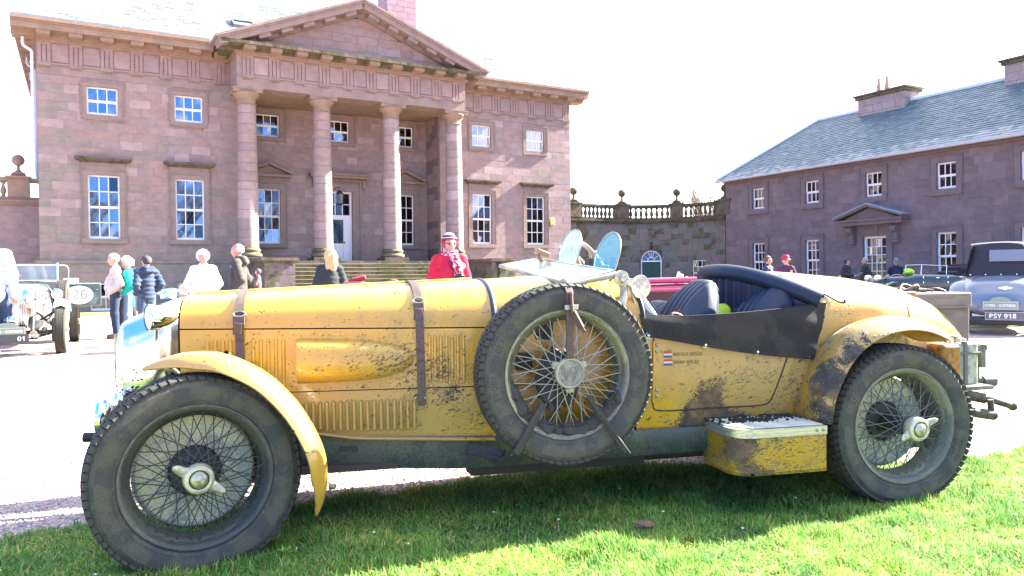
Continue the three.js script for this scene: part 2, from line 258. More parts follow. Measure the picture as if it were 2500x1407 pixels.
// ---------------------------------------------------------------- the mansion: local x along the front, z out of it
const HO = [-18.476, 0, -30], HT = Math.atan2(0.492, 0.870);
const house = thing('mansion', 'large two storey red sandstone mansion with a pedimented portico of four columns', 'mansion', HO, HT);
{
  const R = rng(12), H = house, blocks = [];
  const core = obj('wall', [bb(0, 0, -13, 7.85, 10.6, -0.25), bb(17.15, 0, -13, 25, 10.6, -0.25), bb(7.85, 0, -13, 17.15, 10.6, -1.95), bb(7.85, 9.3, -1.948, 17.15, 10.6, -0.25)], mortar, H); core.userData.label = 'walls of coursed pink and purple sandstone blocks';
  const gw = [2.26, 5.5, 19.5, 22.74];
  const holes = []; for (const c of gw) holes.push([c - 0.56, c + 0.56, 7.94, 9.05], [c - 0.57, c + 0.57, 2.93, 5.5]);
  const wallY = [2.05, 9.38];
  for (const [a, b] of [[0, 7.85], [17.15, 25]]) for (const r of ashlar(a, b, ...wallY, 0.345, 0.78, holes, R)) blocks.push({ r, z: 0, d: 0.25, parent: core, moss: Math.max(sst(3.2, 2.05, r[2]) * 0.5, sst(0.9, 0, r[0]) * 0.6, sst(6.3, 7.6, r[0]) * sst(9, 7.8, r[0]) * 0.5, 0.06) });
  const rh = [[8.58, 9.66, 7.9, 8.95], [11.95, 13.05, 7.9, 8.95], [15.34, 16.42, 7.9, 8.95], [8.58, 9.66, 2.9, 5.46], [15.34, 16.42, 2.9, 5.46], [11.85, 13.15, 2.0, 5.5]];
  for (const r of ashlar(7.85, 17.15, 2.0, 9.3, 0.345, 0.78, rh, R)) blocks.push({ r, z: -1.7, d: 0.25, parent: core });
  // inner cheeks of the recess
  const mk = (x, ry) => new THREE.Matrix4().makeRotationY(ry).setPosition(x, 0, 0);
  for (const r of ashlar(0.01, 1.69, 2.0, 9.3, 0.345, 0.75, [], R)) { blocks.push({ r: [-r[1], -r[0], r[2], r[3]], z: 0, d: 0.12, parent: core, xf: mk(17.15, -PI / 2), sx: 17.1 }); blocks.push({ r, z: 0, d: 0.12, parent: core, xf: mk(7.85, PI / 2), sx: 30 }); }
  // plinth storey
  const ph = [[1.7, 2.83, 0.02, 1.13], [4.94, 6.07, 0.02, 1.13], [18.9, 20.1, 0.02, 1.13], [22.1, 23.4, 0.02, 1.13]];
  for (const [a, b] of [[-0.12, 7.2], [17.8, 25.12]]) for (const r of ashlar(a, b, 0.0, 1.93, 0.39, 1.0, ph, R)) blocks.push({ r, z: 0.12, d: 0.36, parent: core, moss: 0.5 });
  layStones(blocks, houseStones, R, 300, (b) => (b.sx ?? b.r[0]) + (b.z < -1 ? 1 : 0));
  obj('plinth_course', [bb(-0.16, 1.93, -0.1, 7.2, 2.05, 0.16), bb(17.8, 1.93, -0.1, 25.16, 2.05, 0.16)], houseTrim, H);
  obj('ground_floor', bb(7.85, 1.7, -1.94, 17.15, 2.0, -0.002), mossStone, H);
  // entablature: architrave, frieze, cornice
  const ent = (x0, x1, z, back, name) => {
    obj('architrave', [bb(x0, 9.38, back, x1, 9.75, z + 0.02), bb(x0, 9.75, back, x1, 9.83, z + 0.07)], houseTrim, H);
    obj('frieze', bb(x0 + 0.001, 9.83, back, x1 - 0.001, 10.62, z + 0.008), houseStones[2], H);
    obj('bed_moulding', [bb(x0, 10.62, back, x1, 10.7, z + 0.1), bb(x0, 10.7, back, x1, 10.78, z + 0.16)], houseTrimWarm, H);
  };
  const corn = (x0, x1, z, back) => obj('cornice', [bb(x0, 10.78, back, x1, 10.98, z + 0.2), bb(x0 - 0, 10.93, z + 0.2, x1, 11.16, z + 0.68), bb(x0, 11.16, back, x1, 11.23, z + 0.73), bb(x0, 11.23, back, x1, 11.34, z + 0.8)], houseTrimWarm, H);
  ent(0, 7.2, 0, -0.5); ent(17.8, 25, 0, -0.5);
  const PZ = 1.65;
  obj('architrave', [bb(7.2, 9.3, 0.85, 17.8, 9.75, PZ), bb(7.2, 9.75, 0.02, 17.8, 9.83, PZ + 0.05), bb(7.2, 9.32, 0.03, 7.95, 9.75, 0.85), bb(17.05, 9.32, 0.03, 17.8, 9.75, 0.85)], houseTrim, H);
  obj('frieze', bb(7.2, 9.83, 0.02, 17.8, 10.62, PZ - 0.01), houseStones[1], H);
  obj('bed_moulding', [bb(7.17, 10.62, 0.03, 17.83, 10.7, PZ + 0.1), bb(7.1, 10.7, 0.03, 17.9, 10.78, PZ + 0.16)], houseTrimWarm, H);
  obj('soffit', bb(7.9, 9.28, -1.69, 17.1, 9.31, 0.84), houseTrimWarm, H);
  corn(-0.8, 6.45, 0, -0.5); corn(18.55, 25.8, 0, -0.5);
  obj('cornice', [bb(-0.2, 10.78, -13, -0.001, 10.98, -0.5), bb(-0.68, 10.93, -13.6, -0.2, 11.16, 0.2), bb(-0.8, 11.16, -13.7, 0, 11.34, -0.502), bb(25.001, 10.78, -13, 25.2, 10.98, -0.5), bb(25.2, 10.93, -13.6, 25.68, 11.16, 0.2), bb(25, 11.16, -13.7, 25.8, 11.34, -0.502)], houseTrimWarm, H);
  obj('frieze', bb(-0.03, 9.4, -13, 0.0, 10.78, -0.52), houseStones[3], H);
  obj('cornice', [bb(6.6, 10.78, 0.21, 18.4, 10.96, PZ + 0.2), bb(6.5, 10.93, PZ + 0.2, 18.5, 11.06, PZ + 0.72), bb(6.5, 10.93, 0.81, 6.6, 11.06, PZ + 0.2), bb(18.4, 10.93, 0.81, 18.5, 11.06, PZ + 0.2)], mossStone, H);
  const tri = (x, z) => { // triglyph with three uprights, a band of drops below, and its block under the cornice
    const w = 0.46; obj('triglyph', [bb(x - w / 2, 10.52, z, x + w / 2, 10.62, z + 0.055), ...[-1, 0, 1].map((k) => bb(x + k * 0.158 - 0.062, 9.83, z, x + k * 0.158 + 0.062, 10.52, z + 0.05))], houseStones[5], H);
    obj('gutta', [bb(x - w / 2, 9.7, z + 0.02, x + w / 2, 9.75, z + 0.065), ...[0, 1, 2, 3, 4, 5].map((k) => bb(x - w / 2 + 0.015 + k * 0.078, 9.63, z + 0.021, x - w / 2 + 0.06 + k * 0.078, 9.7, z + 0.06))], houseTrimWarm, H);
    obj('mutule', [bb(x - 0.24, 10.782, z + 0.162, x + 0.24, 10.928, z + 0.62), bb(x - 0.22, 10.75, z + 0.2, x + 0.22, 10.782, z + 0.58)], houseTrimWarm, H);
  };
  const met = (x, z, m) => obj('metope', [bb(x - 0.285, 9.87, z, x + 0.285, 10.56, z + 0.03)], m, H);
  for (let i = 0; i < 7; i++) { const x = 0.27 + i * 1.09; if (i < 7) { tri(Math.min(x, 6.75), 0.008); tri(25 - x, 0.008); } if (i < 6) { met(x + 0.545, 0.008, houseStones[i % 4 + 5]); met(25 - x - 0.545, 0.008, houseStones[(i + 2) % 4 + 5]); } }
  for (let i = 0; i < 10; i++) { const x = 7.65 + i * 1.0778; tri(x, PZ - 0.008); if (i < 9) met(x + 0.539, PZ - 0.008, houseStones[i % 5 + 4]); }
  for (let i = 0; i < 11; i++) obj('mutule', bb(-0.66, 10.782, -1.3 - i * 1.09, -0.202, 10.928, -0.82 - i * 1.09), houseTrimWarm, H);
  // pediment
  const apx = 12.5, ap = 13.45, hw = 6.0, sl = Math.atan2(ap - 11.06, hw);
  { const tb = []; for (const r of ashlar(6.6, 18.4, 11.06, 13.3, 0.373, 0.85, [], R)) { const top = (x) => ap - 0.3 - Math.abs(x - apx) * Math.tan(sl); if (top((r[0] + r[1]) / 2) < r[2]) continue; const pts = [[r[0] + .004, r[2] + .004], [r[1] - .004, r[2] + .004]]; const y1 = Math.max(r[2] + 0.02, Math.min(r[3] - .004, top(r[1]))), y0 = Math.max(r[2] + 0.02, Math.min(r[3] - .004, top(r[0]))); pts.push([r[1] - .004, y1]); if (r[0] < apx && r[1] > apx) pts.push([apx, Math.min(r[3] - .004, top(apx))]); pts.push([r[0] + .004, y0]); tb.push(pts); }
    const back = obj('tympanum', extr([[6.6, 11.06], [18.4, 11.06], [12.5, ap - 0.2]], 0.1).translate(0, 0, 1.3), mortar, H);
    for (const p of tb) obj('stone', muv(extr(p, 0.2).translate(0, 0, 1.4), 1, R() * 4, R() * 4), houseStones[Math.floor(R() * 12)], back); }
  for (const s of [-1, 1]) {
    const L = hw / Math.cos(sl) + 0.15; const prof = [[0, -0.22, 0.2, -0.04], [0.18, -0.04, 0.2, 0.09], [0.18, 0.09, 0.2, 0.17]];
    const g = [bb(0, -0.42, -0.15, L - 1.0, -0.2, 0.12), bb(0, -0.24, -0.15, L, -0.02, 0.72 - 0.02), bb(-0.0, -0.02, -0.6, L, 0.06, 0.76), bb(0, 0.06, -0.6, L + 0.05, 0.16, 0.82)].map((q) => { q.rotateZ(-sl); if (s < 0) q.scale(-1, 1, 1); q.translate(apx, ap, PZ); return q; });
    if (s < 0) for (const q of g) { const i = q.index.array; for (let k = 0; k < i.length; k += 3) [i[k], i[k + 1]] = [i[k + 1], i[k]]; }
    obj('raking_cornice', g, houseTrim, H);
    for (let k = 0; k < 6; k++) { const q = bb(0.45 + k * 1.0, -0.40, 0.12, 0.95 + k * 1.0, -0.245, 0.6); q.rotateZ(-sl); if (s < 0) { q.scale(-1, 1, 1); const i = q.index.array; for (let m = 0; m < i.length; m += 3) [i[m], i[m + 1]] = [i[m + 1], i[m]]; } q.translate(apx, ap, PZ); if (k < 5) obj('mutule', q, houseTrim, H); }
  }
  // roofs
  const eY = 11.32, rY = 15.6, d0 = 0.78, dr = -6.5, run = d0 - dr, sL = Math.hypot(run, rY - eY);
  const tone = (i, x, v, R) => { const l = 0.13 + R() * 0.2 + (R() < 0.06 ? 0.1 : 0); return [l, l * 1.04, l * 1.08]; };
  const rf = obj('roof', (() => { const p = [[-0.78, eY, d0], [25.78, eY, d0], [18, rY, dr], [7, rY, dr], [25.78, eY, -13.78], [-0.78, eY, -13.78]]; const g = new THREE.BufferGeometry(); g.setAttribute('position', new THREE.Float32BufferAttribute(p.flat(), 3)); g.setIndex([0, 1, 2, 0, 2, 3, 1, 4, 2, 4, 5, 3, 4, 3, 2, 5, 0, 3]); const q = g.toNonIndexed(); q.computeVertexNormals(); return muv(q); })(), lead, H);
  const sf = obj('slates', slates(V(-0.78, eY, d0), V(1, 0, 0), V(0, rY - eY, dr - d0).normalize(), sL, (v) => { const t = v / sL; return [7.78 * t, 26.56 - 7.78 * t]; }, 0.24, 0.34, R, tone), slateMat, rf); sf.userData.kind = 'stuff';
  obj('ridge_capping', bar([6.9, rY + 0.02, dr], [18.1, rY + 0.02, dr], 0.13, 10), std([0.42, 0.55, 0.53], { roughness: 0.5 }), rf);
  obj('gutter', bb(-0.78, 11.341, 0.5, 6.3, 11.4, 0.79), lead, rf);
  const pr = obj('roof', (() => { const y = ap + 0.1, e = 11.15; const p = [[6.35, e, PZ + 0.75], [12.5, y, PZ + 0.75], [18.65, e, PZ + 0.75], [6.35, e, -0.2], [12.5, y, -4.2], [18.65, e, -0.2]]; const g = new THREE.BufferGeometry(); g.setAttribute('position', new THREE.Float32BufferAttribute(p.flat(), 3)); g.setIndex([0, 1, 4, 0, 4, 3, 1, 2, 5, 1, 5, 4]); const q = g.toNonIndexed(); q.computeVertexNormals(); return muv(q); })(), lead, H);
  { const g = grp('skylight', rf); const t = Math.atan2(rY - eY, run); const at = (q) => { q.rotateX(-PI / 2 + t); q.translate(8.2, 13.1, dr + (rY - 13.1) / Math.tan(t) + 0.05); return q; }; obj('skylight_frame', [at(bb(-0.5, 0.42, 0, 0.5, 0.5, 0.14)), at(bb(-0.5, -0.5, 0, 0.5, -0.42, 0.14)), at(bb(-0.5, -0.42, 0, -0.43, 0.42, 0.14)), at(bb(0.43, -0.42, 0, 0.5, 0.42, 0.14))], lead, g); obj('pane', at(bb(-0.43, -0.42, 0.06, 0.43, 0.42, 0.09)), paneMat, g); }
  { const c = obj('chimney', bb(16.62, 14, -7.2, 18.3, 18.2, -5.6), mortar, H); const pinks = [0, 1, 2, 3].map((i) => std([0.36 + i * 0.03, 0.25, 0.26], { map: stoneTex, roughness: 0.9 }));
    for (let k = 0; k < 13; k++) { const y = 14 + k * 0.32; for (let j = 0; j < 3; j++) { const o = (k % 2) * 0.28; const a = Math.max(16.6, 16.6 + j * 0.6 - o), b = j === 2 ? 18.32 : 16.6 + (j + 1) * 0.6 - o; obj('stone', bb(a + .008, y + .008, -5.62, b - .008, y + .312, -5.58), pinks[(k + j) % 4], c); obj('stone', bb(16.58, y + .008, -7.2 + j * 0.55, 16.63, y + .312, -7.2 + (j + 1) * 0.55 - .012), pinks[(k * 2 + j) % 4], c); } } }
  // windows
  for (const c of gw) {
    const dk = c > 21 ? 0.9 : c > 18 ? 0.3 : c > 4 ? 0.2 : 0.06;
    sash(H, c, 7.94, 9.05, 1.11, 3, 2, { fullSur: true, sur: 0.18, sill: false });
    const w = sash(H, c, 2.93, 5.5, 1.13, 3, 4, { sur: 0.2, dark: dk });
    obj('window_frieze', bb(c - 0.78, 5.742, 0.002, c + 0.78, 6.0, 0.075), houseTrim, w);
    obj('window_cornice', [bb(c - 0.86, 6.0, 0, c + 0.86, 6.07, 0.16), bb(c - 0.98, 6.07, 0, c + 0.98, 6.13, 0.3), bb(c - 1.02, 6.13, 0, c + 1.02, 6.2, 0.34)], mossStone, w);
  }
  for (const c of [9.12, 12.5, 15.88]) sash(H, c, 7.9, 8.95, 1.08, 3, 2, { z: -1.7, sur: 0.24, sill: true, dark: 0.62 });
  for (const c of [9.12, 15.88]) {
    const w = sash(H, c, 2.9, 5.46, 1.08, 3, 4, { z: -1.7, sur: 0.26, dark: 0.45 });
    obj('window_frieze', bb(c - 0.85, 5.77, -1.71, c + 0.85, 6.02, -1.62), houseTrim, w);
    obj('window_pediment', [bb(c - 1.05, 6.02, -1.7, c + 1.05, 6.14, -1.4), extr([[c - 0.95, 6.14], [c + 0.95, 6.14], [c, 6.55]], 0.1).translate(0, 0, -1.7), move(bb(0, 0, -1.7, 1.16, 0.11, -1.38).rotateZ(-0.4), c, 6.6, 0), move(bb(-1.16, 0, -1.7, 0, 0.11, -1.38).rotateZ(0.4), c, 6.6, 0.002)], houseTrimWarm, w);
  }
  for (const c of [2.26, 5.5, 19.5, 22.74]) sash(H, c, 0.02, 1.12, 1.1, 2, 2, { z: 0.12, sur: 0, sill: false, dark: 0.8 });
  { // front door with a glazed fanlight above
    const g = grp('front_door', H), z = -1.7;
    obj('surround', [bb(11.5, 2.0, z - 0.02, 11.85, 5.5, z + 0.09), bb(13.15, 2.0, z - 0.02, 13.5, 5.5, z + 0.09), bb(11.5, 5.5, z - 0.02, 13.5, 5.85, z + 0.09), bb(11.35, 2.0, z - 0.02, 11.5, 5.98, z + 0.13), bb(13.5, 2.0, z - 0.02, 13.65, 5.98, z + 0.13)], houseTrim, g);
    obj('door_cornice', [bb(11.2, 5.98, z, 13.8, 6.08, z + 0.16), bb(11.05, 6.12, z, 13.95, 6.24, z + 0.36), bb(11.0, 6.24, z, 14.0, 6.33, z + 0.42), ...Array.from({ length: 24 }, (_, k) => bb(11.12 + k * 0.116, 6.06, z + 0.161, 11.19 + k * 0.116, 6.12, z + 0.26))], houseTrimWarm, g);
    for (const x of [11.2, 13.66]) obj('bracket', [bb(x, 5.62, z, x + 0.15, 6.06, z + 0.2)], houseTrimWarm, g);
    obj('door_frame', [bb(11.85, 2.0, z - 0.2, 11.95, 5.5, z - 0.1), bb(13.05, 2.0, z - 0.2, 13.15, 5.5, z - 0.1), bb(11.95, 4.2, z - 0.2, 13.05, 4.34, z - 0.1), bb(11.95, 5.4, z - 0.2, 13.05, 5.5, z - 0.1)], whitePaint, g);
    for (let i = 0; i < 3; i++) for (let j = 0; j < 2; j++) obj('pane', bb(11.97 + i * 0.36, 4.36 + j * 0.52, z - 0.18, 12.31 + i * 0.36, 4.86 + j * 0.52, z - 0.17), paneDark, g);
    obj('glazing_bar', [bb(12.31, 4.34, z - 0.19, 12.35, 5.4, z - 0.13), bb(12.67, 4.34, z - 0.19, 12.71, 5.4, z - 0.13), bb(11.95, 4.85, z - 0.188, 13.05, 4.89, z - 0.131)], whitePaint, g);
    obj('door_leaf', [bb(12.72, 2.02, z - 0.198, 12.8, 4.2, z - 0.08), bb(12.8, 2.02, z - 0.198, 13.05, 4.2, z - 0.12), bb(11.95, 2.02, z - 0.198, 12.05, 4.2, z - 0.12), bb(12.05, 2.02, z - 0.2, 12.72, 2.95, z - 0.13), bb(12.14, 2.15, z - 0.135, 12.64, 2.85, z - 0.11), bb(12.05, 4.12, z - 0.2, 12.72, 4.2, z - 0.13)], whitePaint, g);
    obj('door_glass', bb(12.05, 2.95, z - 0.18, 12.72, 4.12, z - 0.17), paneDark, g);
    obj('handle', sph(0.04, 12.76, 3.0, z - 0.06), black, g);
  }
  // columns
  for (let i = 0; i < 4; i++) {
    const c = grp('column', H), x = [7.65, 10.87, 14.13, 17.35][i], z = 1.22;
    obj('plinth', bb(x - 0.58, 2.0, z - 0.58, x + 0.58, 2.17, z + 0.58), mossStone, c);
    obj('base', move(lathe([[0.0, 2.17], [0.5, 2.17], [0.555, 2.2], [0.565, 2.26], [0.54, 2.32], [0.48, 2.34], [0.47, 2.4], [0.5, 2.42], [0.51, 2.46], [0.49, 2.5], [0.455, 2.51], [0.455, 2.56], [0, 2.56]], 36), x, 0, z), mossStone, c);
    const rad = (t) => 0.432 - 0.062 * Math.pow(t, 1.6); const n = 15; let y = 2.56;
    for (let k = 0; k < n; k++) { const y1 = k === n - 1 ? 8.62 : 2.56 + 6.06 * (k + 1) / n + (R() - 0.5) * 0.1; const t0 = (y - 2.56) / 6.06, t1 = (y1 - 2.56) / 6.06; obj('drum', muv(move(lathe([[0, y + .003], [rad(t0) - 0.006, y + .003], [rad(t0), y + 0.012], [rad((t0 + t1) / 2), (y + y1) / 2], [rad(t1), y1 - 0.01], [rad(t1) - 0.006, y1 - 0.002], [0, y1 - .002]], 36), x, 0, z), 1, R() * 4, R() * 4), houseStones[Math.floor(R() * 12)], c); y = y1; }
    obj('capital', [move(lathe([[0, 8.62], [0.4, 8.62], [0.42, 8.645], [0.4, 8.67], [0.372, 8.68], [0.372, 8.85], [0.4, 8.86], [0.4, 8.89], [0.42, 8.91], [0.5, 9.0], [0.56, 9.09], [0.57, 9.12], [0, 9.12]], 36), x, 0, z), bb(x - 0.6, 9.12, z - 0.6, x + 0.6, 9.27, z + 0.4), bb(x - 0.63, 9.245, z - 0.63, x + 0.63, 9.298, z + 0.43)], houseTrimWarm, c);
  }
  // steps, cheek walls and platform
  const stepStone = std([0.3, 0.265, 0.17], { map: lichTex, bumpMap: stoneBump, bumpScale: 0.008, roughness: 0.92 });
  obj('portico_floor', bb(7.2, 1.8, 0.125, 17.8, 1.998, 2.2), mossStone, H);
  obj('podium', bb(7.25, 0, 0.125, 17.75, 1.8, 2.1), mossStone, H);
  for (let i = 0; i < 11; i++) { const y1 = 1.86 - i * 0.165, z0 = 2.1, z1 = 2.55 + i * 0.37; obj('step', [bb(8.36, y1 - 0.166, z0, 16.64, y1 - 0.04, z1 - 0.03), bb(8.36, y1 - 0.04, z0, 16.64, y1, z1 - 0.02), bar([8.36, y1 - 0.02, z1 - 0.02], [16.64, y1 - 0.02, z1 - 0.02], 0.02, 12)], stepStone, H); }
  const greyStone = std([0.24, 0.225, 0.22], { map: lichTex, bumpMap: stoneBump, bumpScale: 0.01, roughness: 0.95 });
  for (const [a, b] of [[7.22, 8.34], [16.66, 17.78]]) {
    const cw = obj('cheek_wall', bb(a + 0.03, 0, 2.2, b - 0.03, 1.84, 6.38), mossStone, H);
    obj('coping', [bb(a - 0.06, 1.84, 2.12, b + 0.06, 1.9, 6.46), bb(a - 0.13, 1.9, 2.12, b + 0.13, 2.0, 6.55)], mossStone, cw);
    for (const r of ashlar(a, b, 0, 1.83, 0.42, 0.55, [], R)) obj('stone', bb(r[0] + .006, r[2] + .006, 6.37, r[1] - .006, r[3] - .006, 6.41), greyStone, cw);
  }
  obj('handrail', [tube([[16.35, 3.0, 1.9], [16.45, 3.0, 2.3], [16.5, 1.95, 4.5]], 0.022, 20), bar([16.36, 2, 1.95], [16.36, 3.0, 1.95], 0.022), bar([16.48, 1.4, 3.6], [16.48, 2.4, 3.6], 0.02)], iron, H);
  // rainwater pipes at the left corner
  for (const [x, z, y0] of [[-0.14, -0.12, 5.35], [-0.14, -3.2, 5.4], [-0.15, -6, 5.4]]) obj('downpipe', [bar([x, y0, z], [x, 10.0, z], 0.06, 12), tube([[x, 10.0, z], [x - 0.02, 10.25, z], [x - 0.28, 10.45, z], [x - 0.3, 10.75, z]], 0.06, 16, 10), ...[6.8, 8.3, 9.8].map((y) => cyl(0.075, 0.075, 0.1, x, y, z, 12))], z > -1 ? std([0.62, 0.6, 0.56], { roughness: 0.6 }) : std([0.4, 0.45, 0.5], { roughness: 0.6 }), H);
  obj('downpipe', [bar([16.95, 0.2, 6.44], [16.95, 1.7, 6.44], 0.045), bb(16.86, 1.66, 6.4, 17.04, 1.82, 6.52)], iron, H);
  obj('alarm_box', rb(0.26, 0.36, 0.12, 0.04, 23.75, 4.2, 0.07), std([0.75, 0.62, 0.12], { roughness: 0.5 }), H);
}
{ const l = thing('porch_lantern', 'black iron and glass lantern hanging in front of the mansion front door', 'lantern', HO, HT); obj('bracket', tube([[12.1, 5.36, -0.3], [12.1, 5.5, -0.32], [12.1, 5.56, -0.6], [12.1, 5.5, -1.5]], 0.014, 20, 6), iron, l); obj('cage', [cyl(0.16, 0.2, 0.04, 12.1, 4.72, -0.3, 6), cyl(0.2, 0.05, 0.16, 12.1, 5.3, -0.3, 6), ...[0, 1, 2, 3, 4, 5].map((k) => bar([12.1 + 0.17 * Math.cos(k * PI / 3), 4.74, -0.3 + 0.17 * Math.sin(k * PI / 3)], [12.1 + 0.2 * Math.cos(k * PI / 3), 5.22, -0.3 + 0.2 * Math.sin(k * PI / 3)], 0.012, 5))], iron, l); obj('glass', cyl(0.15, 0.18, 0.46, 12.1, 4.98, -0.3, 6, 'y', true), phy([0.8, 0.85, 0.85], { transmission: 1, roughness: 0.05 }), l); }
// ---------------------------------------------------------------- curved screen walls with balustrades, either side of the mansion
const pathQ = (q, m) => { let x, z, a; if (q < 3.55) { x = 25 + q; z = -1.58; a = 0; } else { a = (q - 3.55) / 4.85; x = 28.55 + 4.85 * Math.sin(a); z = 3.27 - 4.85 * Math.cos(a); } return m ? { x: 25 - x, z, a: a, ry: a } : { x, z, a, ry: -a }; };
const balusterGeo = lathe([[0, 0], [0.085, 0], [0.085, 0.05], [0.05, 0.07], [0.06, 0.1], [0.1, 0.17], [0.112, 0.24], [0.095, 0.32], [0.06, 0.42], [0.045, 0.5], [0.06, 0.53], [0.085, 0.55], [0.085, 0.6], [0, 0.6]], 12);
const finialGeo = merge([lathe([[0, 0], [0.24, 0], [0.24, 0.07], [0.12, 0.13], [0.06, 0.22], [0.055, 0.34], [0.085, 0.38], [0, 0.4]], 16), sph(0.228, 0, 0.59, 0, 1, 1, 1, 20, 16)]);
function curvedWall(name, label, mirror, q1, mats, trim, holes, piers, seed) {
  const R = rng(seed), T = thing(name, label, 'wall', HO, HT), M = (q) => { const p = pathQ(q, mirror); return new THREE.Matrix4().makeRotationY(p.ry).setPosition(p.x, 0, p.z); };
  const strip = (qa, qb, y0, y1, z0, z1, n) => { // a curved bar
    const rows = []; for (let i = 0; i <= n; i++) { const q = mix(qa, qb, i / n), m = M(q); rows.push([[y0, z0], [y0, z1], [y1, z1], [y1, z0]].map(([y, z]) => V(0, y, z).applyMatrix4(m).toArray())); }
    return muv(toCreasedNormals(loft(rows, { cv: true, caps: true }), 0.6)); };
  const core = obj('wall', strip(0, q1, 0, 4.34, -0.7, -0.28, 24), mortar, T);
  const list = []; const hl = holes;
  for (const r of ashlar(0, q1, 0, 4.34, 0.33, 0.62, hl, R)) { const q = (r[0] + r[1]) / 2; list.push({ r: [r[0] - q, r[1] - q, r[2], r[3]].map((v, i) => i < 2 && mirror ? v : v), z: 0, d: 0.3, parent: core, xf: M(q), k: q }); }
  layStones(list, mats, R, 300, (b) => b.k);
  obj('string_course', [strip(0, q1, 4.341, 4.44, -0.6, 0.1, 24), strip(0, q1, 4.44, 4.53, -0.6, 0.16, 24)], trim, T);
  obj('balustrade_base', strip(0, q1, 4.532, 4.66, -0.34, 0.02, 24), trim, T);
  obj('balustrade_rail', [strip(0, q1, 5.26, 5.32, -0.28, -0.04, 24), strip(0, q1, 5.32, 5.44, -0.33, 0.01, 24)], trim, T);
  piers.forEach((q, i) => { const w = q > 10.5 ? 0.55 : 0.38;
    const g = [bb(-w, 4.662, -0.4, w, 5.42, 0.05), bb(-w - 0.06, 5.42, -0.46, w + 0.06, 5.5, 0.11), bb(-w * 0.7, 5.5, -0.36, w * 0.7, 5.57, 0.0)]; g.forEach((x) => x.applyMatrix4(M(q))); obj('pier', g, trim, T);
    const f = obj('ball_finial', finialGeo, trim, T); f.applyMatrix4(M(q)); f.position.y = 5.57; f.translateZ(-0.17);
    const nq = piers[i + 1]; if (nq === undefined) return; const a = q + w, b = nq - (nq > 10.5 ? 0.55 : 0.38), n = Math.round((b - a) / 0.29);
    for (let k = 0; k < n; k++) { const m = obj('baluster', balusterGeo, trim, T); m.applyMatrix4(M(a + (b - a) * (k + 0.5) / n)); m.position.y = 4.66; m.translateZ(-0.16); } });
  return { T, M };
}
const mossTrim = std([0.19, 0.17, 0.115], { map: lichTex, bumpMap: stoneBump, bumpScale: 0.012, roughness: 0.95 });
{
  const { T, M } = curvedWall('curved_wall', 'curved dark mossy stone wall with balustrade linking the mansion to the right wing', false, 11.1, curveStones, mossTrim, [[5.83, 7.09, 0, 2.72], [8.88, 9.78, 0.55, 2.08]], [1.39, 4.75, 7.96, 10.95], 41);
  const w = sash(T, 0, 0.55, 2.08, 0.9, 3, 4, { sur: 0, sill: true, dark: 0.8, trim: mossTrim, rec: 0.16 }); w.applyMatrix4(M(9.33));
  const d = grp('arched_door', T); d.applyMatrix4(M(6.46)); const z = -0.16, r = 0.61;
  const arc = (r0, r1, z0, z1) => { const s = new THREE.Shape(); s.absarc(0, 0, r1, 0, PI); s.absarc(0, 0, r0, PI, 0, true); return new THREE.ExtrudeGeometry(s, { depth: z1 - z0, bevelEnabled: false, curveSegments: 24 }).translate(0, 2.09, z0); };
  { const s = new THREE.Shape([[-0.63, 2.73], [-0.63, 2.09]].map((p) => new THREE.Vector2(...p))); s.absarc(0, 2.09, 0.62, PI, 0, true); s.lineTo(0.63, 2.73); obj('spandrel', new THREE.ExtrudeGeometry(s, { depth: 0.27, bevelEnabled: false, curveSegments: 20 }).translate(0, 0, -0.28), curveStones[2], d); }
  obj('door_frame', [arc(0.55, 0.62, z, z + 0.1), bb(-0.62, 2.03, z, 0.62, 2.1, z + 0.11), bb(-0.62, 0, z, -0.55, 2.03, z + 0.1), bb(0.55, 0, z, 0.62, 2.03, z + 0.1)], whitePaint, d);
  obj('glazing_bar', [arc(0.19, 0.225, z + 0.02, z + 0.07), ...[36, 72, 108, 144].map((a) => { const q = a * PI / 180; return bar([0.2 * Math.cos(q), 2.09 + 0.2 * Math.sin(q), z + 0.05], [0.56 * Math.cos(q), 2.09 + 0.56 * Math.sin(q), z + 0.05], 0.018, 6); }), bar([0, 2.3, z + 0.05], [0, 2.64, z + 0.05], 0.018, 6)], whitePaint, d);
  { const s = new THREE.Shape(); s.absarc(0, 0, 0.56, 0, PI); obj('pane', new THREE.ShapeGeometry(s, 24).translate(0, 2.09, z + 0.03), paneDark, d); }
  const green = std([0.012, 0.055, 0.035], { roughness: 0.5 });
  obj('door_leaf', [bb(-0.548, 0, z, -0.004, 2.028, z + 0.05), bb(0.004, 0, z, 0.548, 2.028, z + 0.05), ...[-0.45, 0.1].flatMap((x) => [bb(x, 1.1, z + 0.04, x + 0.35, 1.85, z + 0.075), bb(x, 0.2, z + 0.04, x + 0.35, 0.95, z + 0.075)])], green, d);
  const lm = thing('wall_lantern', 'small dark lantern fixed above the arched green door', 'lantern', HO, HT); const g = [bar([0, 3.25, 0], [0, 3.25, 0.3], 0.02), cyl(0.02, 0.12, 0.12, 0, 3.1, 0.3, 6), cyl(0.1, 0.06, 0.26, 0, 2.88, 0.3, 6)]; g.forEach((x) => x.applyMatrix4(M(6.43))); obj('lamp_body', g.slice(1), iron, lm); obj('bracket', g[0], iron, lm);
}
curvedWall('curved_wall', 'pink stone wall with balustrade and ball finial left of the mansion', true, 6, houseStones, houseTrimWarm, [], [0.75, 4.4, 5.7], 43);

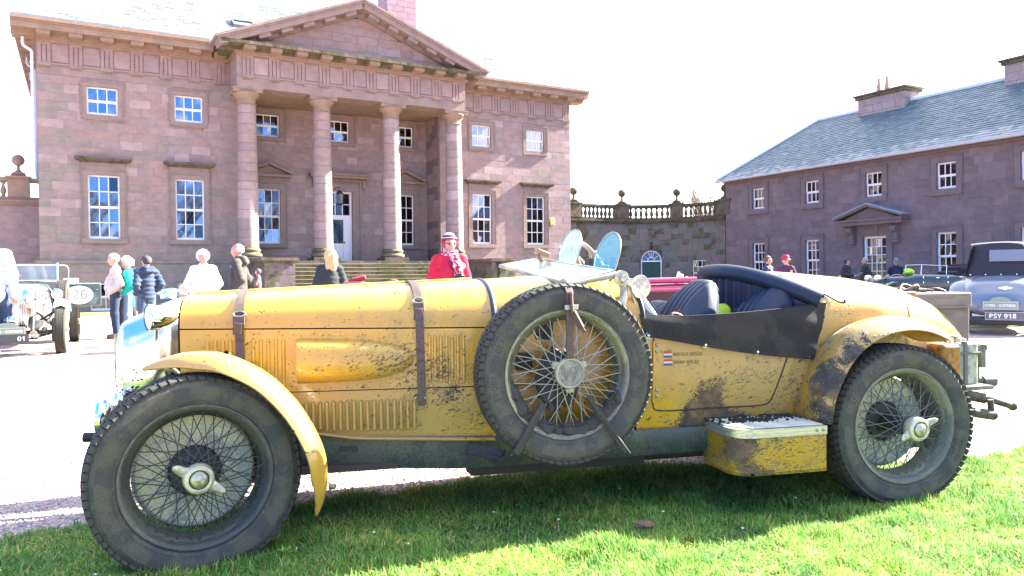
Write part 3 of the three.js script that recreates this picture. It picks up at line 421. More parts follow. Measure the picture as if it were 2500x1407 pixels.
// ---------------------------------------------------------------- the right wing: local x towards the viewer, z out of its front
const wing = thing('service_wing', 'long two storey purple sandstone wing with a blue grey slate roof', 'building', [12.206, 0, -43.6], -60.5 * PI / 180);
{
  const R = rng(77), L = 26, W = wing;
  const core = obj('wall', bb(0, 0, -7, L, 6.5, -0.25), mortar, W); core.userData.label = 'walls of dark purple sandstone blocks';
  const ux = [2.42, 5.9, 9.32, 12.73, 16.1, 19.5], holes = [];
  for (const x of ux) { holes.push([x - 0.44, x + 0.44, 4.74, 5.86]); if (x !== 9.32) holes.push([x - 0.44, x + 0.44, 0.85, 2.9]); } holes.push([8.74, 9.98, 0, 2.9]);
  const list = ashlar(0, L, 0, 6.3, 0.35, 0.8, holes, R).map((r) => ({ r, z: 0, d: 0.25, parent: core })); layStones(list, wingStones, R, 300, (b) => (b.r[2] < 2 ? 40 : 0) + Math.abs(b.r[0] - 9));
  for (const r of ashlar(0.0, 6.9, 0, 6.3, 0.35, 0.9, [], R)) ;
  obj('eaves_course', [bb(-0.05, 6.301, -7.05, L, 6.42, 0.08), bb(-0.1, 6.42, -7.1, L, 6.5, 0.16)], wingTrim, W);
  for (const x of ux) { sash(W, x, 4.74, 5.86, 0.86, 3, 2, { sur: 0.24, fullSur: true, sill: false, trim: wingTrim, rec: 0.17, dark: 0.75, fr: 0.07 }); if (x !== 9.32) sash(W, x, 0.85, 2.9, 0.86, 3, 4, { sur: 0.24, trim: wingTrim, rec: 0.17, dark: 0.72, fr: 0.08 }); }
  { // pedimented door
    const d = grp('front_door', W), cx = 9.36; obj('surround', [bb(8.45, 0, -0.02, 8.76, 2.9, 0.06), bb(9.96, 0, -0.02, 10.27, 2.9, 0.06), ...[[8.45, 8.9], [8.905, 9.14], [9.145, 9.57], [9.575, 9.8], [9.805, 10.27]].map(([a, b], i) => bb(a, 2.9, -0.02, b, 3.42, i === 2 ? 0.1 : 0.06))], wingTrim, d);
    obj('door_frame', [bb(8.76, 0, -0.2, 8.86, 2.9, -0.1), bb(9.86, 0, -0.2, 9.96, 2.9, -0.1), bb(8.86, 2.8, -0.2, 9.86, 2.9, -0.1), bb(8.86, 0, -0.2, 9.86, 0.9, -0.14)], whitePaint, d);
    for (let i = 0; i < 4; i++) for (let j = 0; j < 5; j++) obj('pane', bb(8.87 + i * 0.25, 0.92 + j * 0.377, -0.19, 9.1 + i * 0.25, 1.27 + j * 0.377, -0.18), R() < 0.8 ? paneDark : paneMat, d);
    obj('glazing_bar', [...[1, 2, 3].map((i) => bb(8.845 + i * 0.25, 0.9, -0.195, 8.875 + i * 0.25, 2.8, -0.14)), ...[1, 2, 3, 4].map((j) => bb(8.86, 0.89 + j * 0.377, -0.196, 9.86, 0.92 + j * 0.377, -0.142))], whitePaint, d);
    const hood = obj('hood', [bb(7.75, 3.42, -0.02, 10.97, 3.6, 0.5), bb(7.66, 3.6, -0.02, 11.06, 3.68, 0.6), extr([[7.9, 3.68], [10.82, 3.68], [cx, 4.2]], 0.38).translate(0, 0, 0)], wingTrim, d);
    const s = Math.atan2(0.66, 1.7); for (const k of [-1, 1]) { const a = [cx, 4.36], b = [cx + k * 1.75, 3.69]; const n = [Math.sin(s) * k * 0.1, Math.cos(s) * 0.1]; obj('hood_moulding', extr(k > 0 ? [[a[0], a[1] - .11], [b[0], b[1] - .0], [b[0], b[1] + .1], [a[0], a[1]]] : [[a[0], a[1]], [b[0], b[1] + .1], [b[0], b[1]], [a[0], a[1] - .11]], 0.62), wingTrim, d); obj('lead_sheet', extr(k > 0 ? [[a[0], a[1] + .004], [b[0] + .05, b[1] + .084], [b[0] + .05, b[1] + .12], [a[0], a[1] + .05]] : [[a[0], a[1] + .05], [b[0] - .05, b[1] + .12], [b[0] - .05, b[1] + .084], [a[0], a[1] + .004]], 0.68).translate(0, 0, -0.01), std([0.3, 0.4, 0.52], { roughness: 0.35, metalness: 0.5 }), d); }
    for (const x of [8.14, 10.38]) obj('console_bracket', [bb(x, 2.55, 0.0, x + 0.26, 3.42, 0.14), move(cyl(0.16, 0.16, 0.24, 0, 0, 0, 16, 'x'), x + 0.13, 3.2, 0.28), move(cyl(0.09, 0.09, 0.24, 0, 0, 0, 14, 'x'), x + 0.13, 2.62, 0.16), bb(x + 0.02, 2.7, 0.14, x + 0.24, 3.2, 0.24)], wingTrim, d);
  }
  const eY = 6.52, rY = 9.62, d0 = 0.36, dr = -3.5, sl = Math.hypot(d0 - dr, rY - eY);
  const rf = obj('roof', (() => { const p = [[-0.36, eY, d0], [L, eY, d0], [L, rY, dr], [3.55, rY, dr], [L, eY, -7.36], [-0.36, eY, -7.36]]; const g = new THREE.BufferGeometry(); g.setAttribute('position', new THREE.Float32BufferAttribute(p.flat(), 3)); g.setIndex([0, 1, 2, 0, 2, 3, 4, 5, 3, 4, 3, 2, 5, 0, 3]); const q = g.toNonIndexed(); q.computeVertexNormals(); return muv(q); })(), lead, W);
  const sl1 = slates(V(-0.36, eY, d0), V(1, 0, 0), V(0, rY - eY, dr - d0).normalize(), sl, (v) => [3.91 * v / sl, L + 0.36], 0.185, 0.27, R, (i, x, v, R) => { const lich = i < 4 ? (R() < 0.8 - i * 0.15 ? 0.5 + 0.4 * R() : 0.1) : R() < 0.012 ? 0.35 : 0, l = 0.125 + R() * 0.07; return [mix(l * 0.72, 0.38, lich), mix(l * 1.04, 0.39, lich), mix(l * 1.12, 0.36, lich)]; });
  obj('slates', sl1, slateMat, rf).userData.kind = 'stuff';
  obj('ridge_capping', [bar([3.5, rY + 0.03, dr], [L, rY + 0.03, dr], 0.1, 8), bar([-0.36, eY + 0.05, d0], [3.55, rY + 0.05, dr], 0.07, 8)], std([0.42, 0.55, 0.6], { roughness: 0.45 }), rf);
  obj('gutter', [bar([-0.36, 6.46, 0.42], [L, 6.46, 0.42], 0.06, 8), ...Array.from({ length: 26 }, (_, i) => bb(i, 6.42, 0.2, i + 0.04, 6.46, 0.44))], std([0.42, 0.38, 0.35], { roughness: 0.6 }), rf);
  for (const [a, b, t] of [[6.32, 8.9, 10.3], [13.5, 16.1, 10.35]]) {
    const chim = [0, 1, 2, 3].map((k) => stone([0.3 + 0.03 * (k % 2), 0.24 + 0.012 * k, 0.24])); const c = obj('chimney', bb(a + .03, 8.6, -4.15, b - .03, t - 0.22, -3.03), mortar, W);
    for (const [r, z, xf] of [...ashlar(a, b, 9.0, t - 0.22, 0.36, 0.6, [], R).map((r) => [r, 0])]) obj('stone', bb(r[0] + .006, r[2] + .006, -3.04, r[1] - .006, r[3] - .006, -3), chim[Math.floor(R() * 4)], c);
    for (const r of ashlar(-4.15, -3.04, 9.0, t - 0.22, 0.36, 0.6, [], R)) obj('stone', bb(b - 0.04, r[2] + .006, r[0] + .006, b, r[3] - .006, r[1] - .006), chim[Math.floor(R() * 4)], c);
    obj('chimney_cap', [bb(a - 0.1, t - 0.22, -4.25, b + 0.1, t - 0.08, -2.9), bb(a - 0.18, t - 0.08, -4.33, b + 0.18, t, -2.82)], mossTrim, c);
    for (let k = 0; k < 5; k++) obj('chimney_pot', move(lathe(k === 1 || k === 2 ? [[0.12, 0], [0.1, 0.4], [0.07, 0.55], [0.06, 0.8], [0.03, 0.8]] : [[0.13, 0], [0.11, 0.1], [0.12, 0.14], [0.09, 0.14]], 12), a + 0.4 + k * 0.45, t, -3.5), std([0.42, 0.25, 0.18], { roughness: 0.9 }), c);
  }
}

// ---------------------------------------------------------------- ground
{
  const gr = dataTex(1024, 1024, (u, v, i, j) => { // gravel: grey, pink and buff chips over 2.2 m
    const cell = 110, x = u * cell, y = v * cell; let best = 9, id = 0; for (let a = -1; a < 2; a++) for (let b = -1; b < 2; b++) { const ci = Math.floor(x) + a, cj = Math.floor(y) + b, mi = ((ci % cell) + cell) % cell, mj = ((cj % cell) + cell) % cell, px = ci + h2(mi, mj, 1), py = cj + h2(mi, mj, 2), d = Math.hypot(x - px, y - py); if (d < best) { best = d; id = h2(mi, mj, 3); } }
    const l = 0.52 + id * 0.26 - best * 0.1 + 0.18 * (fbm(u * 5, v * 5, 3, 4, 5) - 0.5); return [l * 1.03, l * (0.93 - 0.06 * (id > 0.6)), l * (0.9 - 0.1 * (id > 0.6))]; });
  const grb = dataTex(512, 512, (u, v) => { const cell = 80, x = u * cell, y = v * cell; let best = 9; for (let a = -1; a < 2; a++) for (let b = -1; b < 2; b++) { const ci = Math.floor(x) + a, cj = Math.floor(y) + b, mi = ((ci % cell) + cell) % cell, mj = ((cj % cell) + cell) % cell, d = Math.hypot(x - ci - h2(mi, mj, 1), y - cj - h2(mi, mj, 2)); best = Math.min(best, d); } return 1 - best; }, false);
  gr.repeat.set(1 / 2.2, 1 / 2.2); grb.repeat.set(1 / 1.6, 1 / 1.6);
  const g = new THREE.PlaneGeometry(1600, 1600, 1, 1).rotateX(-PI / 2).translate(0, 0, -200); muv(g);
  struct('gravel_forecourt', g, std([1.15, 1.1, 1.06], { map: gr, bumpMap: grb, bumpScale: 0.012, roughness: 0.95 }));
  const soil = dataTex(512, 512, (u, v) => { const a = fbm(u * 8, v * 8, 5, 5, 8), b = vn(u * 160, v * 160, 7, 160); return [0.2 + 0.12 * a, 0.25 + 0.16 * a + 0.05 * b, 0.1 + 0.05 * a]; });
  const lawnMat = std([1, 1, 1], { map: soil, roughness: 1 });
  const R = rng(5);
  // near lawn: its far edge runs under the car
  const edge = [[-14, 0.5], [-5, -2.4], [-3.2, -3.05], [-2.3, -3.42], [-1.9, -3.72], [-1.0, -3.95], [-0.4, -4.22], [0, -4.55], [0.8, -4.62], [1.8, -4.6], [2.85, -4.68], [3.4, -4.98], [6, -5.6], [14, -6.5]];
  const edgeZ = (x) => { for (let i = 1; i < edge.length; i++) if (x <= edge[i][0]) { const t = (x - edge[i - 1][0]) / (edge[i][0] - edge[i - 1][0]); return mix(edge[i - 1][1], edge[i][1], t) + 0.06 * (vn(x * 4, 0, 3) - 0.5) + 0.05 * (vn(x * 13, 0, 8) - 0.5); } return -6.5; };
  const sh = []; for (let i = 0; i <= 220; i++) { const x = -14 + 28 * i / 220; sh.push([x, -edgeZ(x)]); } 
  const sp = new THREE.Shape(); const top = []; for (let i = 0; i <= 220; i++) { const x = -14 + 28 * i / 220; top.push(new THREE.Vector2(x, -edgeZ(x))); }
  sp.setFromPoints([...top, new THREE.Vector2(14, 1.2), new THREE.Vector2(-14, 1.2)]);
  const lg = new THREE.ShapeGeometry(sp).rotateX(-PI / 2).translate(0, 0.005, 0); muv(lg); struct('lawn', lg, lawnMat);
  // blades
  const bladeMat = phy([1, 1, 1], { roughness: 0.75, transmission: 0.4, thickness: 0, vertexColors: true, specularIntensity: 0.25 });
  const tuft = (seed, n, hgt) => { const q = rng(seed), pos = [], nor = [], col = [], idx = []; for (let b = 0; b < n; b++) { const a = q() * 2 * PI, lean = 0.15 + q() * 0.75, h = hgt * (0.5 + q() * 0.7), w = 0.0018 + q() * 0.0016, ox = (q() - 0.5) * 0.045, oz = (q() - 0.5) * 0.045, dx = Math.cos(a), dz = Math.sin(a), k = pos.length / 3, tint = q(), dry = q() < 0.16; for (let s = 0; s <= 3; s++) { const t = s / 3, r = lean * h * t * t, y = h * (t - 0.25 * lean * t * t), ww = w * (1 - t * 0.85); for (const m of [-1, 1]) { pos.push(ox + dx * r - dz * ww * m, y, oz + dz * r + dx * ww * m); nor.push(-dx * 0.4, 0.85, -dz * 0.4); col.push(...(dry ? [0.58, 0.53, 0.27] : [mix(0.1, 0.25, tint), mix(0.29, 0.45, tint), mix(0.065, 0.1, tint)])); } } for (let s = 0; s < 3; s++) idx.push(k + 2 * s, k + 2 * s + 1, k + 2 * s + 3, k + 2 * s, k + 2 * s + 3, k + 2 * s + 2); } const g = new THREE.BufferGeometry(); g.setAttribute('position', new THREE.Float32BufferAttribute(pos, 3)); g.setAttribute('normal', new THREE.Float32BufferAttribute(nor, 3)); g.setAttribute('color', new THREE.Float32BufferAttribute(col, 3)); g.setIndex(idx); return g; };
  const field = (pts, seeds, hgt, n, label) => { for (const s of seeds) { const geo = tuft(s, n, hgt), sel = pts.filter((_, i) => i % seeds.length === seeds.indexOf(s)); const im = new THREE.InstancedMesh(geo, bladeMat, sel.length); im.name = numbered('grass'); im.userData.kind = 'stuff'; const m = new THREE.Matrix4(), c = new THREE.Color(); sel.forEach(([x, z, k], i) => { m.makeRotationY(R() * 6.28).scale(V(1, k, 1)).setPosition(x, 0.004, z); im.setMatrixAt(i, m); const t = fbm(x * 3, z * 3, 17, 3); const t2 = fbm(x * 9 + 4, z * 9, 27, 3); c.setRGB(0.2 + 1.0 * t + 0.7 * t2, 0.52 + 0.5 * t + 0.42 * t2, 0.5 + 0.45 * t); im.setColorAt(i, c); }); im.castShadow = im.receiveShadow = true; scene.add(im); } };
  const pts = []; for (let i = 0; i < 125000; i++) { const z = -1.3 - R() * 4.0, hwid = 1.0 + -z * 0.8, x = (R() * 2 - 1) * hwid; const ez = edgeZ(x); if (z < ez + (R() - 0.5) * 0.12) continue; const den = fbm(x * 2.2 + 9, z * 2.2, 29, 3); if (R() > 0.55 + 0.7 * den) continue; if (Math.hypot(x + 0.05 - 0.0, (z + 3.42) * 2.2) < 0.3 && R() < 0.75) continue; pts.push([x, z, 0.3 + 1.2 * den * fbm(x * 8, z * 8, 61, 2) * 1.4 + (R() < 0.06 ? 0.55 : 0)]); }
  field(pts, [1, 2, 3, 4], 0.042, 9);
  // lawn strip in front of the mansion and one beyond the parked cars
  const strip = new THREE.PlaneGeometry(7.4, 5.6, 1, 1).rotateX(-PI / 2).translate(3.5, 0.004, 2.95); strip.rotateY(HT); strip.translate(...HO); struct('lawn', muv(strip), std([0.16, 0.2, 0.06], { map: stoneTex, roughness: 1 }));
  const s2 = new THREE.PlaneGeometry(8, 3.2).rotateX(-PI / 2).translate(13, 0.004, -17.6); struct('lawn', muv(s2), std([0.15, 0.22, 0.05], { map: stoneTex, roughness: 1 }));
  // loose chips on the gravel near the car
  const chip = new THREE.IcosahedronGeometry(0.006, 0); const cm = std([1, 1, 1], { roughness: 0.95 }); const n = 26000, im = new THREE.InstancedMesh(chip, cm, n); im.name = 'gravel_chips'; im.userData.kind = 'stuff'; const m4 = new THREE.Matrix4(), q4 = new THREE.Quaternion(), c = new THREE.Color();
  for (let i = 0; i < n; i++) { let x, z; do { x = -3.6 + R() * 5.2; z = -3.2 - R() * 2.6; } while (z > edgeZ(x) + 0.05 * R()); q4.setFromEuler(new THREE.Euler(R() * 6, R() * 6, R() * 6)); const s = 0.5 + R() * R() * 1.3; m4.compose(V(x, 0.002 * s, z), q4, V(s, s * 0.7, s)); im.setMatrixAt(i, m4); const l = 0.24 + R() * 0.34; c.setRGB(l * 1.06, l * 0.93, l * 0.87); im.setColorAt(i, c); }
  im.castShadow = im.receiveShadow = true; scene.add(im);
  // daisies and a lump of mud
  { const g = []; const spots = [[1.0, -3.35], [-0.62, -3.35], [-0.45, -3.2], [0.2, -3.5], [0.7, -3.6], [1.4, -3.8], [-0.1, -3.62], [0.55, -4.0], [1.2, -3.05], [-2.0, -2.95], [-1.95, -2.85], [-1.6, -2.9], [2.3, -3.5]]; for (const [x, z] of spots) { const y = 0.045; for (let k = 0; k < 7; k++) { const p = new THREE.CircleGeometry(0.0024, 6).scale(1.7, 1, 1).translate(0.005, 0, 0).rotateX(-PI / 2 + 0.2).rotateY(k * 0.9).translate(x, y, z); g.push(p); } g.push(sph(0.004, x, y + 0.002, z, 1, 0.6, 1, 8, 6)); } const d = obj('daisies', g, std([0.8, 0.8, 0.74], { roughness: 0.8 })); d.userData.kind = 'stuff'; }
  { const g = new THREE.IcosahedronGeometry(0.034, 4), p = g.attributes.position; for (let i = 0; i < p.count; i++) { const v = V(p.getX(i), p.getY(i), p.getZ(i)), k = 0.6 + 0.75 * fbm(v.x * 60 + 5, v.y * 60 + v.z * 47 + 9, 3, 4); p.setXYZ(i, v.x * k * 1.25, v.y * k * 0.65, v.z * k); } const gg = mergeVertices(g); gg.computeVertexNormals(); tag(obj('mud_clod', gg.translate(0.583, 0.042, -3.42), std([0.27, 0.16, 0.1], { roughness: 1, bumpMap: stoneBump, bumpScale: 0.02 })), 'lump of brown mud lying on the grass in front of the car', 'mud'); }
}

// ---------------------------------------------------------------- trees
function bareTree(name, label, x, z, h, seed, group) {
  const R = rng(seed), T = thing(name, label, 'tree', [x, 0, z], 0, group), tr = [], tw = [];
  const rec = (p, d, len, r, lv) => { const e = p.clone().addScaledVector(d, len), b = V((R() - 0.5), (R() - 0.5) * 0.5, (R() - 0.5)).multiplyScalar(len * 0.12); const mid = p.clone().lerp(e, 0.5).add(b); (lv < 2 ? tr : tw).push(bar(p.toArray(), mid.toArray(), r, lv < 2 ? 8 : 4, r * 0.85), bar(mid.toArray(), e.toArray(), r * 0.85, lv < 2 ? 8 : 4, r * 0.65)); if (lv >= 5) return; const n = lv === 0 ? 4 : 3; for (let i = 0; i < n; i++) { const nd = d.clone().multiplyScalar(1.0).add(V(R() - 0.5, 0.15 + R() * 0.25, R() - 0.5).multiplyScalar(1.3)).normalize(); rec(i ? p.clone().lerp(e, 0.55 + 0.45 * R()) : e, nd, len * (0.62 + R() * 0.2), Math.max(0.01, r * 0.6), lv + 1); } };
  rec(V(0, 0, 0), V(0.03, 1, 0.02).normalize(), h * 0.3, h * 0.022, 0);
  const bark = std([0.1, 0.08, 0.06], { roughness: 0.95 }); obj('trunk', tr, bark, T); obj('crown', tw, bark, T);
}
bareTree('bare_tree', 'leafless tree showing its twigs above the balustrade beside the right wing', 14.3, -55, 8.6, 3);

for (const [i, x, z, h] of [[0, 32, 34, 17], [1, 41, 30, 15], [2, 50, 36, 18], [3, 58, 26, 16], [4, 24, 40, 16], [5, 68, 20, 17], [6, 13, 44, 18]]) bareTree('bare_tree', 'tall leafless tree across the park facing the mansion, seen only mirrored in its windows', x, z, h, 20 + i, 'bare trees mirrored in the mansion windows');
// ---------------------------------------------------------------- the muddy yellow car: local x towards its tail, z towards the viewer
import { TextGeometry } from 'three/addons/geometries/TextGeometry.js';
import { FontLoader } from 'three/addons/loaders/FontLoader.js';
const fontBold = await new FontLoader().loadAsync('fonts/droid/droid_sans_bold.typeface.json');
// paint with dried mud: dens(x, y) splash density, heavy(x, y) caked mud, dust(x, y) film of dry specks
function mudPaint(W, H, x0, x1, y0, y1, base, dens, heavy, dust, seed, count = 5000) {
  const rough = new Uint8Array(W * H * 4), bump = new Uint8Array(W * H * 4), coat = new Uint8Array(W * H * 4), M = new Float32Array(W * H), R = rng(seed), kx = W / (x1 - x0), ky = H / (y1 - y0);
  const splat = (x, y, r, asp, an, al = 0.8) => { const c = Math.cos(an), s = Math.sin(an), e = r * asp * 1.5, sd = R() * 99; for (let j = Math.max(0, Math.floor((y - e - y0) * ky)); j <= Math.min(H - 1, (y + e - y0) * ky); j++) for (let i = Math.max(0, Math.floor((x - e - x0) * kx)); i <= Math.min(W - 1, (x + e - x0) * kx); i++) { const dx = (i + 0.5) / kx + x0 - x, dy = (j + 0.5) / ky + y0 - y, u = (dx * c + dy * s) / (r * asp), v = (-dx * s + dy * c) / r; const d = Math.hypot(u, v) + 0.9 * (vn(u * 1.6 + sd, v * 1.6 + sd, seed + 3) - 0.5); const q = j * W + i; M[q] = Math.max(M[q], al * sst(1.1, 0.6, d)); } };
  for (let k = 0; k < count; k++) { const x = mix(x0, x1, R()), y = mix(y0, y1, R()); const d = dens(x, y) * (0.25 + 1.5 * fbm(x * 9, y * 9, seed + 20, 3)); if (R() > d * d * 3.2) continue; const al = 0.45 + 0.55 * R(), r = 0.0012 * (1 + 3.6 * Math.pow(R(), 6) * (0.4 + d)), an = 0.38 + (R() + R() - 1) * 0.5; splat(x, y, r, 1 + R() * 2.6, an, al); if (r > 0.0028) for (let q = 0; q < 5; q++) splat(x + (R() + 0.1) * 0.03, y + (R() - 0.3) * 0.02, r * (0.2 + 0.4 * R()), 1 + R() * 2, an); }
  const t = dataTex(W, H, (u, v, i, j) => {
    const x = mix(x0, x1, u), y = mix(y0, y1, v), o = (j * W + i) * 4;
    const w = fbm(x * 3, y * 3, seed, 3) - 0.5, f = vn(x * 230, y * 230, seed + 2), f2 = vn(x * 420, y * 420, seed + 4), w2 = fbm(x * 22, y * 14, seed + 6, 3) - 0.5;
    const ds = dust(x, y) + 0.5 * w + 0.35 * w2, a = sst(0.2, 0.62, ds * 0.9 + 0.28 * (f - 0.5) + 0.26 * (f2 - 0.5)) * 0.75;
    const hv = heavy(x, y) + 0.75 * (fbm(x * 9, y * 9, seed + 31, 5) - 0.5) + 0.35 * (f - 0.5) + 0.3 * w2, mm = Math.max(M[j * W + i], sst(0.48, 0.57, hv));
    let c = base.map((k) => k * (1 + 0.06 * w)); c = c.map((k, q) => mix(k, [0.57, 0.49, 0.31][q], a));
    const mc = 0.68 + 0.6 * fbm(x * 34, y * 34, seed + 40, 4), wet = sst(0.48, 0.66, fbm(x * 6, y * 6, seed + 50, 2));
    c = c.map((k, q) => mix(k, mix([0.41, 0.325, 0.235][q], [0.275, 0.255, 0.225][q], wet) * mc, mm));
    const r = mix(mix(0.3, 0.7, a), 0.95, mm); for (let k = 0; k < 3; k++) { rough[o + k] = r * 255; bump[o + k] = mm * (0.4 + 0.6 * vn(x * 160, y * 160, seed + 60)) * 255; coat[o + k] = (1 - mm) * (1 - 0.55 * a) * 255; } rough[o + 3] = bump[o + 3] = coat[o + 3] = 255;
    return c;
  });
  const mk = (d) => { const q = new THREE.DataTexture(d, W, H); q.wrapS = q.wrapT = THREE.RepeatWrapping; q.magFilter = THREE.LinearFilter; q.minFilter = THREE.LinearMipmapLinearFilter; q.generateMipmaps = true; q.needsUpdate = true; return q; };
  return new THREE.MeshPhysicalMaterial({ map: t, roughness: 1, roughnessMap: mk(rough), bumpMap: mk(bump), bumpScale: 0.006, clearcoat: 0.8, clearcoatMap: mk(coat), clearcoatRoughness: 0.16, sheen: 0.55, sheenRoughness: 0.4, sheenColor: new THREE.Color(1, 0.97, 0.9) });
}
const bump2 = (x, y, cx, cy, rx, ry) => { const d = ((x - cx) / rx) ** 2 + ((y - cy) / ry) ** 2; return Math.exp(-d); };
const YEL = [0.74, 0.55, 0.10];
const bodyPaint = mudPaint(2048, 640, -0.5, 4.3, 0, 1.5, YEL,
  (x, y) => 0.1 + 0.42 * bump2(x, y, 1.12, 0.62, 0.24, 0.22) + 0.3 * bump2(x, y, 0.85, 0.75, 0.2, 0.1) + 0.3 * bump2(x, y, 2.35, 0.62, 0.3, 0.2) + 0.42 * bump2(x, y, 2.85, 0.62, 0.22, 0.2) + 0.12 * bump2(x, y, 3.2, 0.9, 0.5, 0.25) + 0.2 * bump2(x, y, 2.2, 0.42, 0.5, 0.08) + 0.16 * bump2(x, y, 0.5, 0.75, 0.6, 0.2),
  (x, y) => 0.92 * bump2(x, y, 2.35, 0.53, 0.14, 0.17) + 0.82 * bump2(x, y, 2.42, 0.42, 0.24, 0.07) + 0.36 * bump2(x, y, 1.1, 0.68, 0.12, 0.2) + 0.3 * bump2(x, y, 2.95, 0.5, 0.1, 0.1),
  (x, y) => 0.32 + 0.35 * bump2(x, y, 2.5, 0.68, 0.5, 0.2) + 0.3 * bump2(x, y, 3.2, 0.75, 0.6, 0.3) + 0.5 * bump2(x, y, 0.75, 0.52, 0.7, 0.16) + 0.15 - 0.35 * bump2(x, y, 0.1, 0.95, 0.5, 0.25) - 0.25 * bump2(x, y, 1.3, 0.42, 0.25, 0.1) - 0.1, 100, 60000);
const fenderPaint = mudPaint(768, 256, 0, 1.4, 0, 0.4, [0.69, 0.51, 0.13], (x, y) => 0.5 - 0.35 * sst(0.5, 0.8, x), (x, y) => 0.66 * sst(0.06, 0.3, y) * sst(0.85, 0.45, x) + 0.9 * (fbm(x * 14, y * 14, 77, 4) - 0.5) - 0.02, (x, y) => 0.5 - 0.25 * sst(0.2, 0.05, x) - 0.25 * sst(0.7, 0.9, x), 200, 4000);
const wingUV = (p, t, j) => [t, Math.min(1, 2 * j)];
const sunlitFenderPaint = mudPaint(512, 512, -0.3, 0.65, 0.1, 1.0, [0.76, 0.58, 0.24], (x, y) => 0.12 + 0.4 * sst(0.3, 0.15, y), () => 0.0, (x, y) => 0.25, 260, 3000);  // paler yellow than the body: the sunlit highlight is put into the base colour
const boxPaint = mudPaint(512, 256, 2.08, 3.05, 0.1, 0.45, [0.68, 0.5, 0.06], (x, y) => 0.34 + 0.25 * sst(2.5, 2.38, x), (x, y) => 0.72 * bump2(x, y, 2.4, 0.36, 0.09, 0.08) + 0.66 * bump2(x, y, 2.47, 0.22, 0.1, 0.06) + 0.5 * bump2(x, y, 2.3, 0.3, 0.12, 0.15), (x, y) => 0.36, 300, 6000);
const carUV = (x0, x1, y0, y1) => (p) => [(p[0] - x0) / (x1 - x0), (p[1] - y0) / (y1 - y0)];
const uvB = carUV(-0.5, 4.3, 0, 1.5);
function puv(g, f) { const p = g.attributes.position, uv = new Float32Array(p.count * 2); for (let i = 0; i < p.count; i++) { const t = f([p.getX(i), p.getY(i), p.getZ(i)]); uv[2 * i] = t[0]; uv[2 * i + 1] = t[1]; } g.setAttribute('uv', new THREE.BufferAttribute(uv, 2)); return g; }
const dirtTex = dataTex(512, 512, (u, v) => { const a = fbm(u * 6, v * 6, 9, 5, 6), b = vn(u * 150, v * 150, 3, 150), m = sst(0.52, 0.6, a + 0.12 * (b - 0.5)); return [mix(0.76, 1.0, m) * (0.85 + 0.3 * b), mix(0.755, 0.95, m) * (0.85 + 0.3 * b), mix(0.73, 0.84, m) * (0.85 + 0.3 * b)]; });
const tyreTex = dataTex(512, 512, (u, v) => { const a = fbm(u * 8, v * 8, 9, 5, 8), b = vn(u * 170, v * 170, 3, 170), c = fbm(u * 30, v * 6, 13, 3, 0), m = sst(0.4, 0.66, a + 0.2 * (b - 0.5) + 0.25 * (c - 0.5)), l = 0.84 + 0.24 * b; return [mix(0.8, 1.0, m) * l, mix(0.81, 0.96, m) * l, mix(0.8, 0.86, m) * l]; });
const tyreMat = std([0.096, 0.095, 0.088], { map: tyreTex, roughness: 0.95 }), treadMat = std([0.066, 0.065, 0.061], { map: tyreTex, roughness: 0.95 });
const chrome = std([0.86, 0.87, 0.88], { metalness: 1, roughness: 0.1 });
const dullMetal = std([0.5, 0.52, 0.48], { metalness: 0.8, roughness: 0.42, map: dirtTex });
const rimMat = std([0.1, 0.115, 0.115], { roughness: 0.5, map: dirtTex, metalness: 0.3 }), rimSilver = std([0.27, 0.275, 0.24], { roughness: 0.45, map: dirtTex, metalness: 0.5 });
const spokeDark = std([0.055, 0.065, 0.065], { roughness: 0.5, metalness: 0.4 }), spokeSilver = std([0.34, 0.335, 0.29], { roughness: 0.5, metalness: 0.6 });
const drumMat = std([0.6, 0.62, 0.5], { map: tyreTex, roughness: 0.6 }), hubMat = std([0.035, 0.04, 0.042], { roughness: 0.6, map: dirtTex });
const capMat = std([0.4, 0.4, 0.34], { roughness: 0.55, map: dirtTex });
const dullMetal2 = std([0.2, 0.2, 0.15], { roughness: 0.6 });
const nutMat = std([0.64, 0.63, 0.53], { roughness: 0.4, map: dirtTex, metalness: 0.35 });
const mudMat = std([0.052, 0.046, 0.038], { roughness: 1, bumpMap: stoneBump, bumpScale: 0.02 });
const fabricTex0 = dataTex(128, 128, (u, v) => 0.8 + 0.25 * fbm(u * 6, v * 6, 5, 4, 6));
const leatherTex = dataTex(256, 256, (u, v) => 0.8 + 0.3 * fbm(u * 20, v * 20, 5, 4, 20) - 0.15 * sst(0.5, 0.7, fbm(u * 5, v * 40, 8, 3)), true);
const strapMat = std([0.1, 0.064, 0.052], { map: leatherTex, roughness: 0.6 });
const seatMat = phy([0.01, 0.018, 0.04], { roughness: 0.5, specularIntensity: 0.7 });
const clothMat = std([0.03, 0.026, 0.026], { map: dirtTex, roughness: 0.92 });
const valMat = std([0.08, 0.1, 0.108], { map: tyreTex, roughness: 0.5 });
const spokeGeo = new THREE.CylinderGeometry(0.0021, 0.0021, 1, 6);
const tyreGeo = lathe([[0.268, -0.055], [0.29, -0.066], [0.325, -0.08], [0.35, -0.078], [0.37, -0.068], [0.378, -0.058], [0.381, -0.03], [0.382, 0], [0.381, 0.03], [0.378, 0.058], [0.37, 0.068], [0.352, 0.077], [0.35, 0.079], [0.347, 0.077], [0.325, 0.08], [0.3, 0.071], [0.296, 0.073], [0.292, 0.068], [0.268, 0.055]], 96).rotateX(PI / 2);
{ const uv = tyreGeo.attributes.uv; for (let i = 0; i < uv.count; i++) uv.setXY(i, uv.getX(i) * 5, uv.getY(i) * 1); }
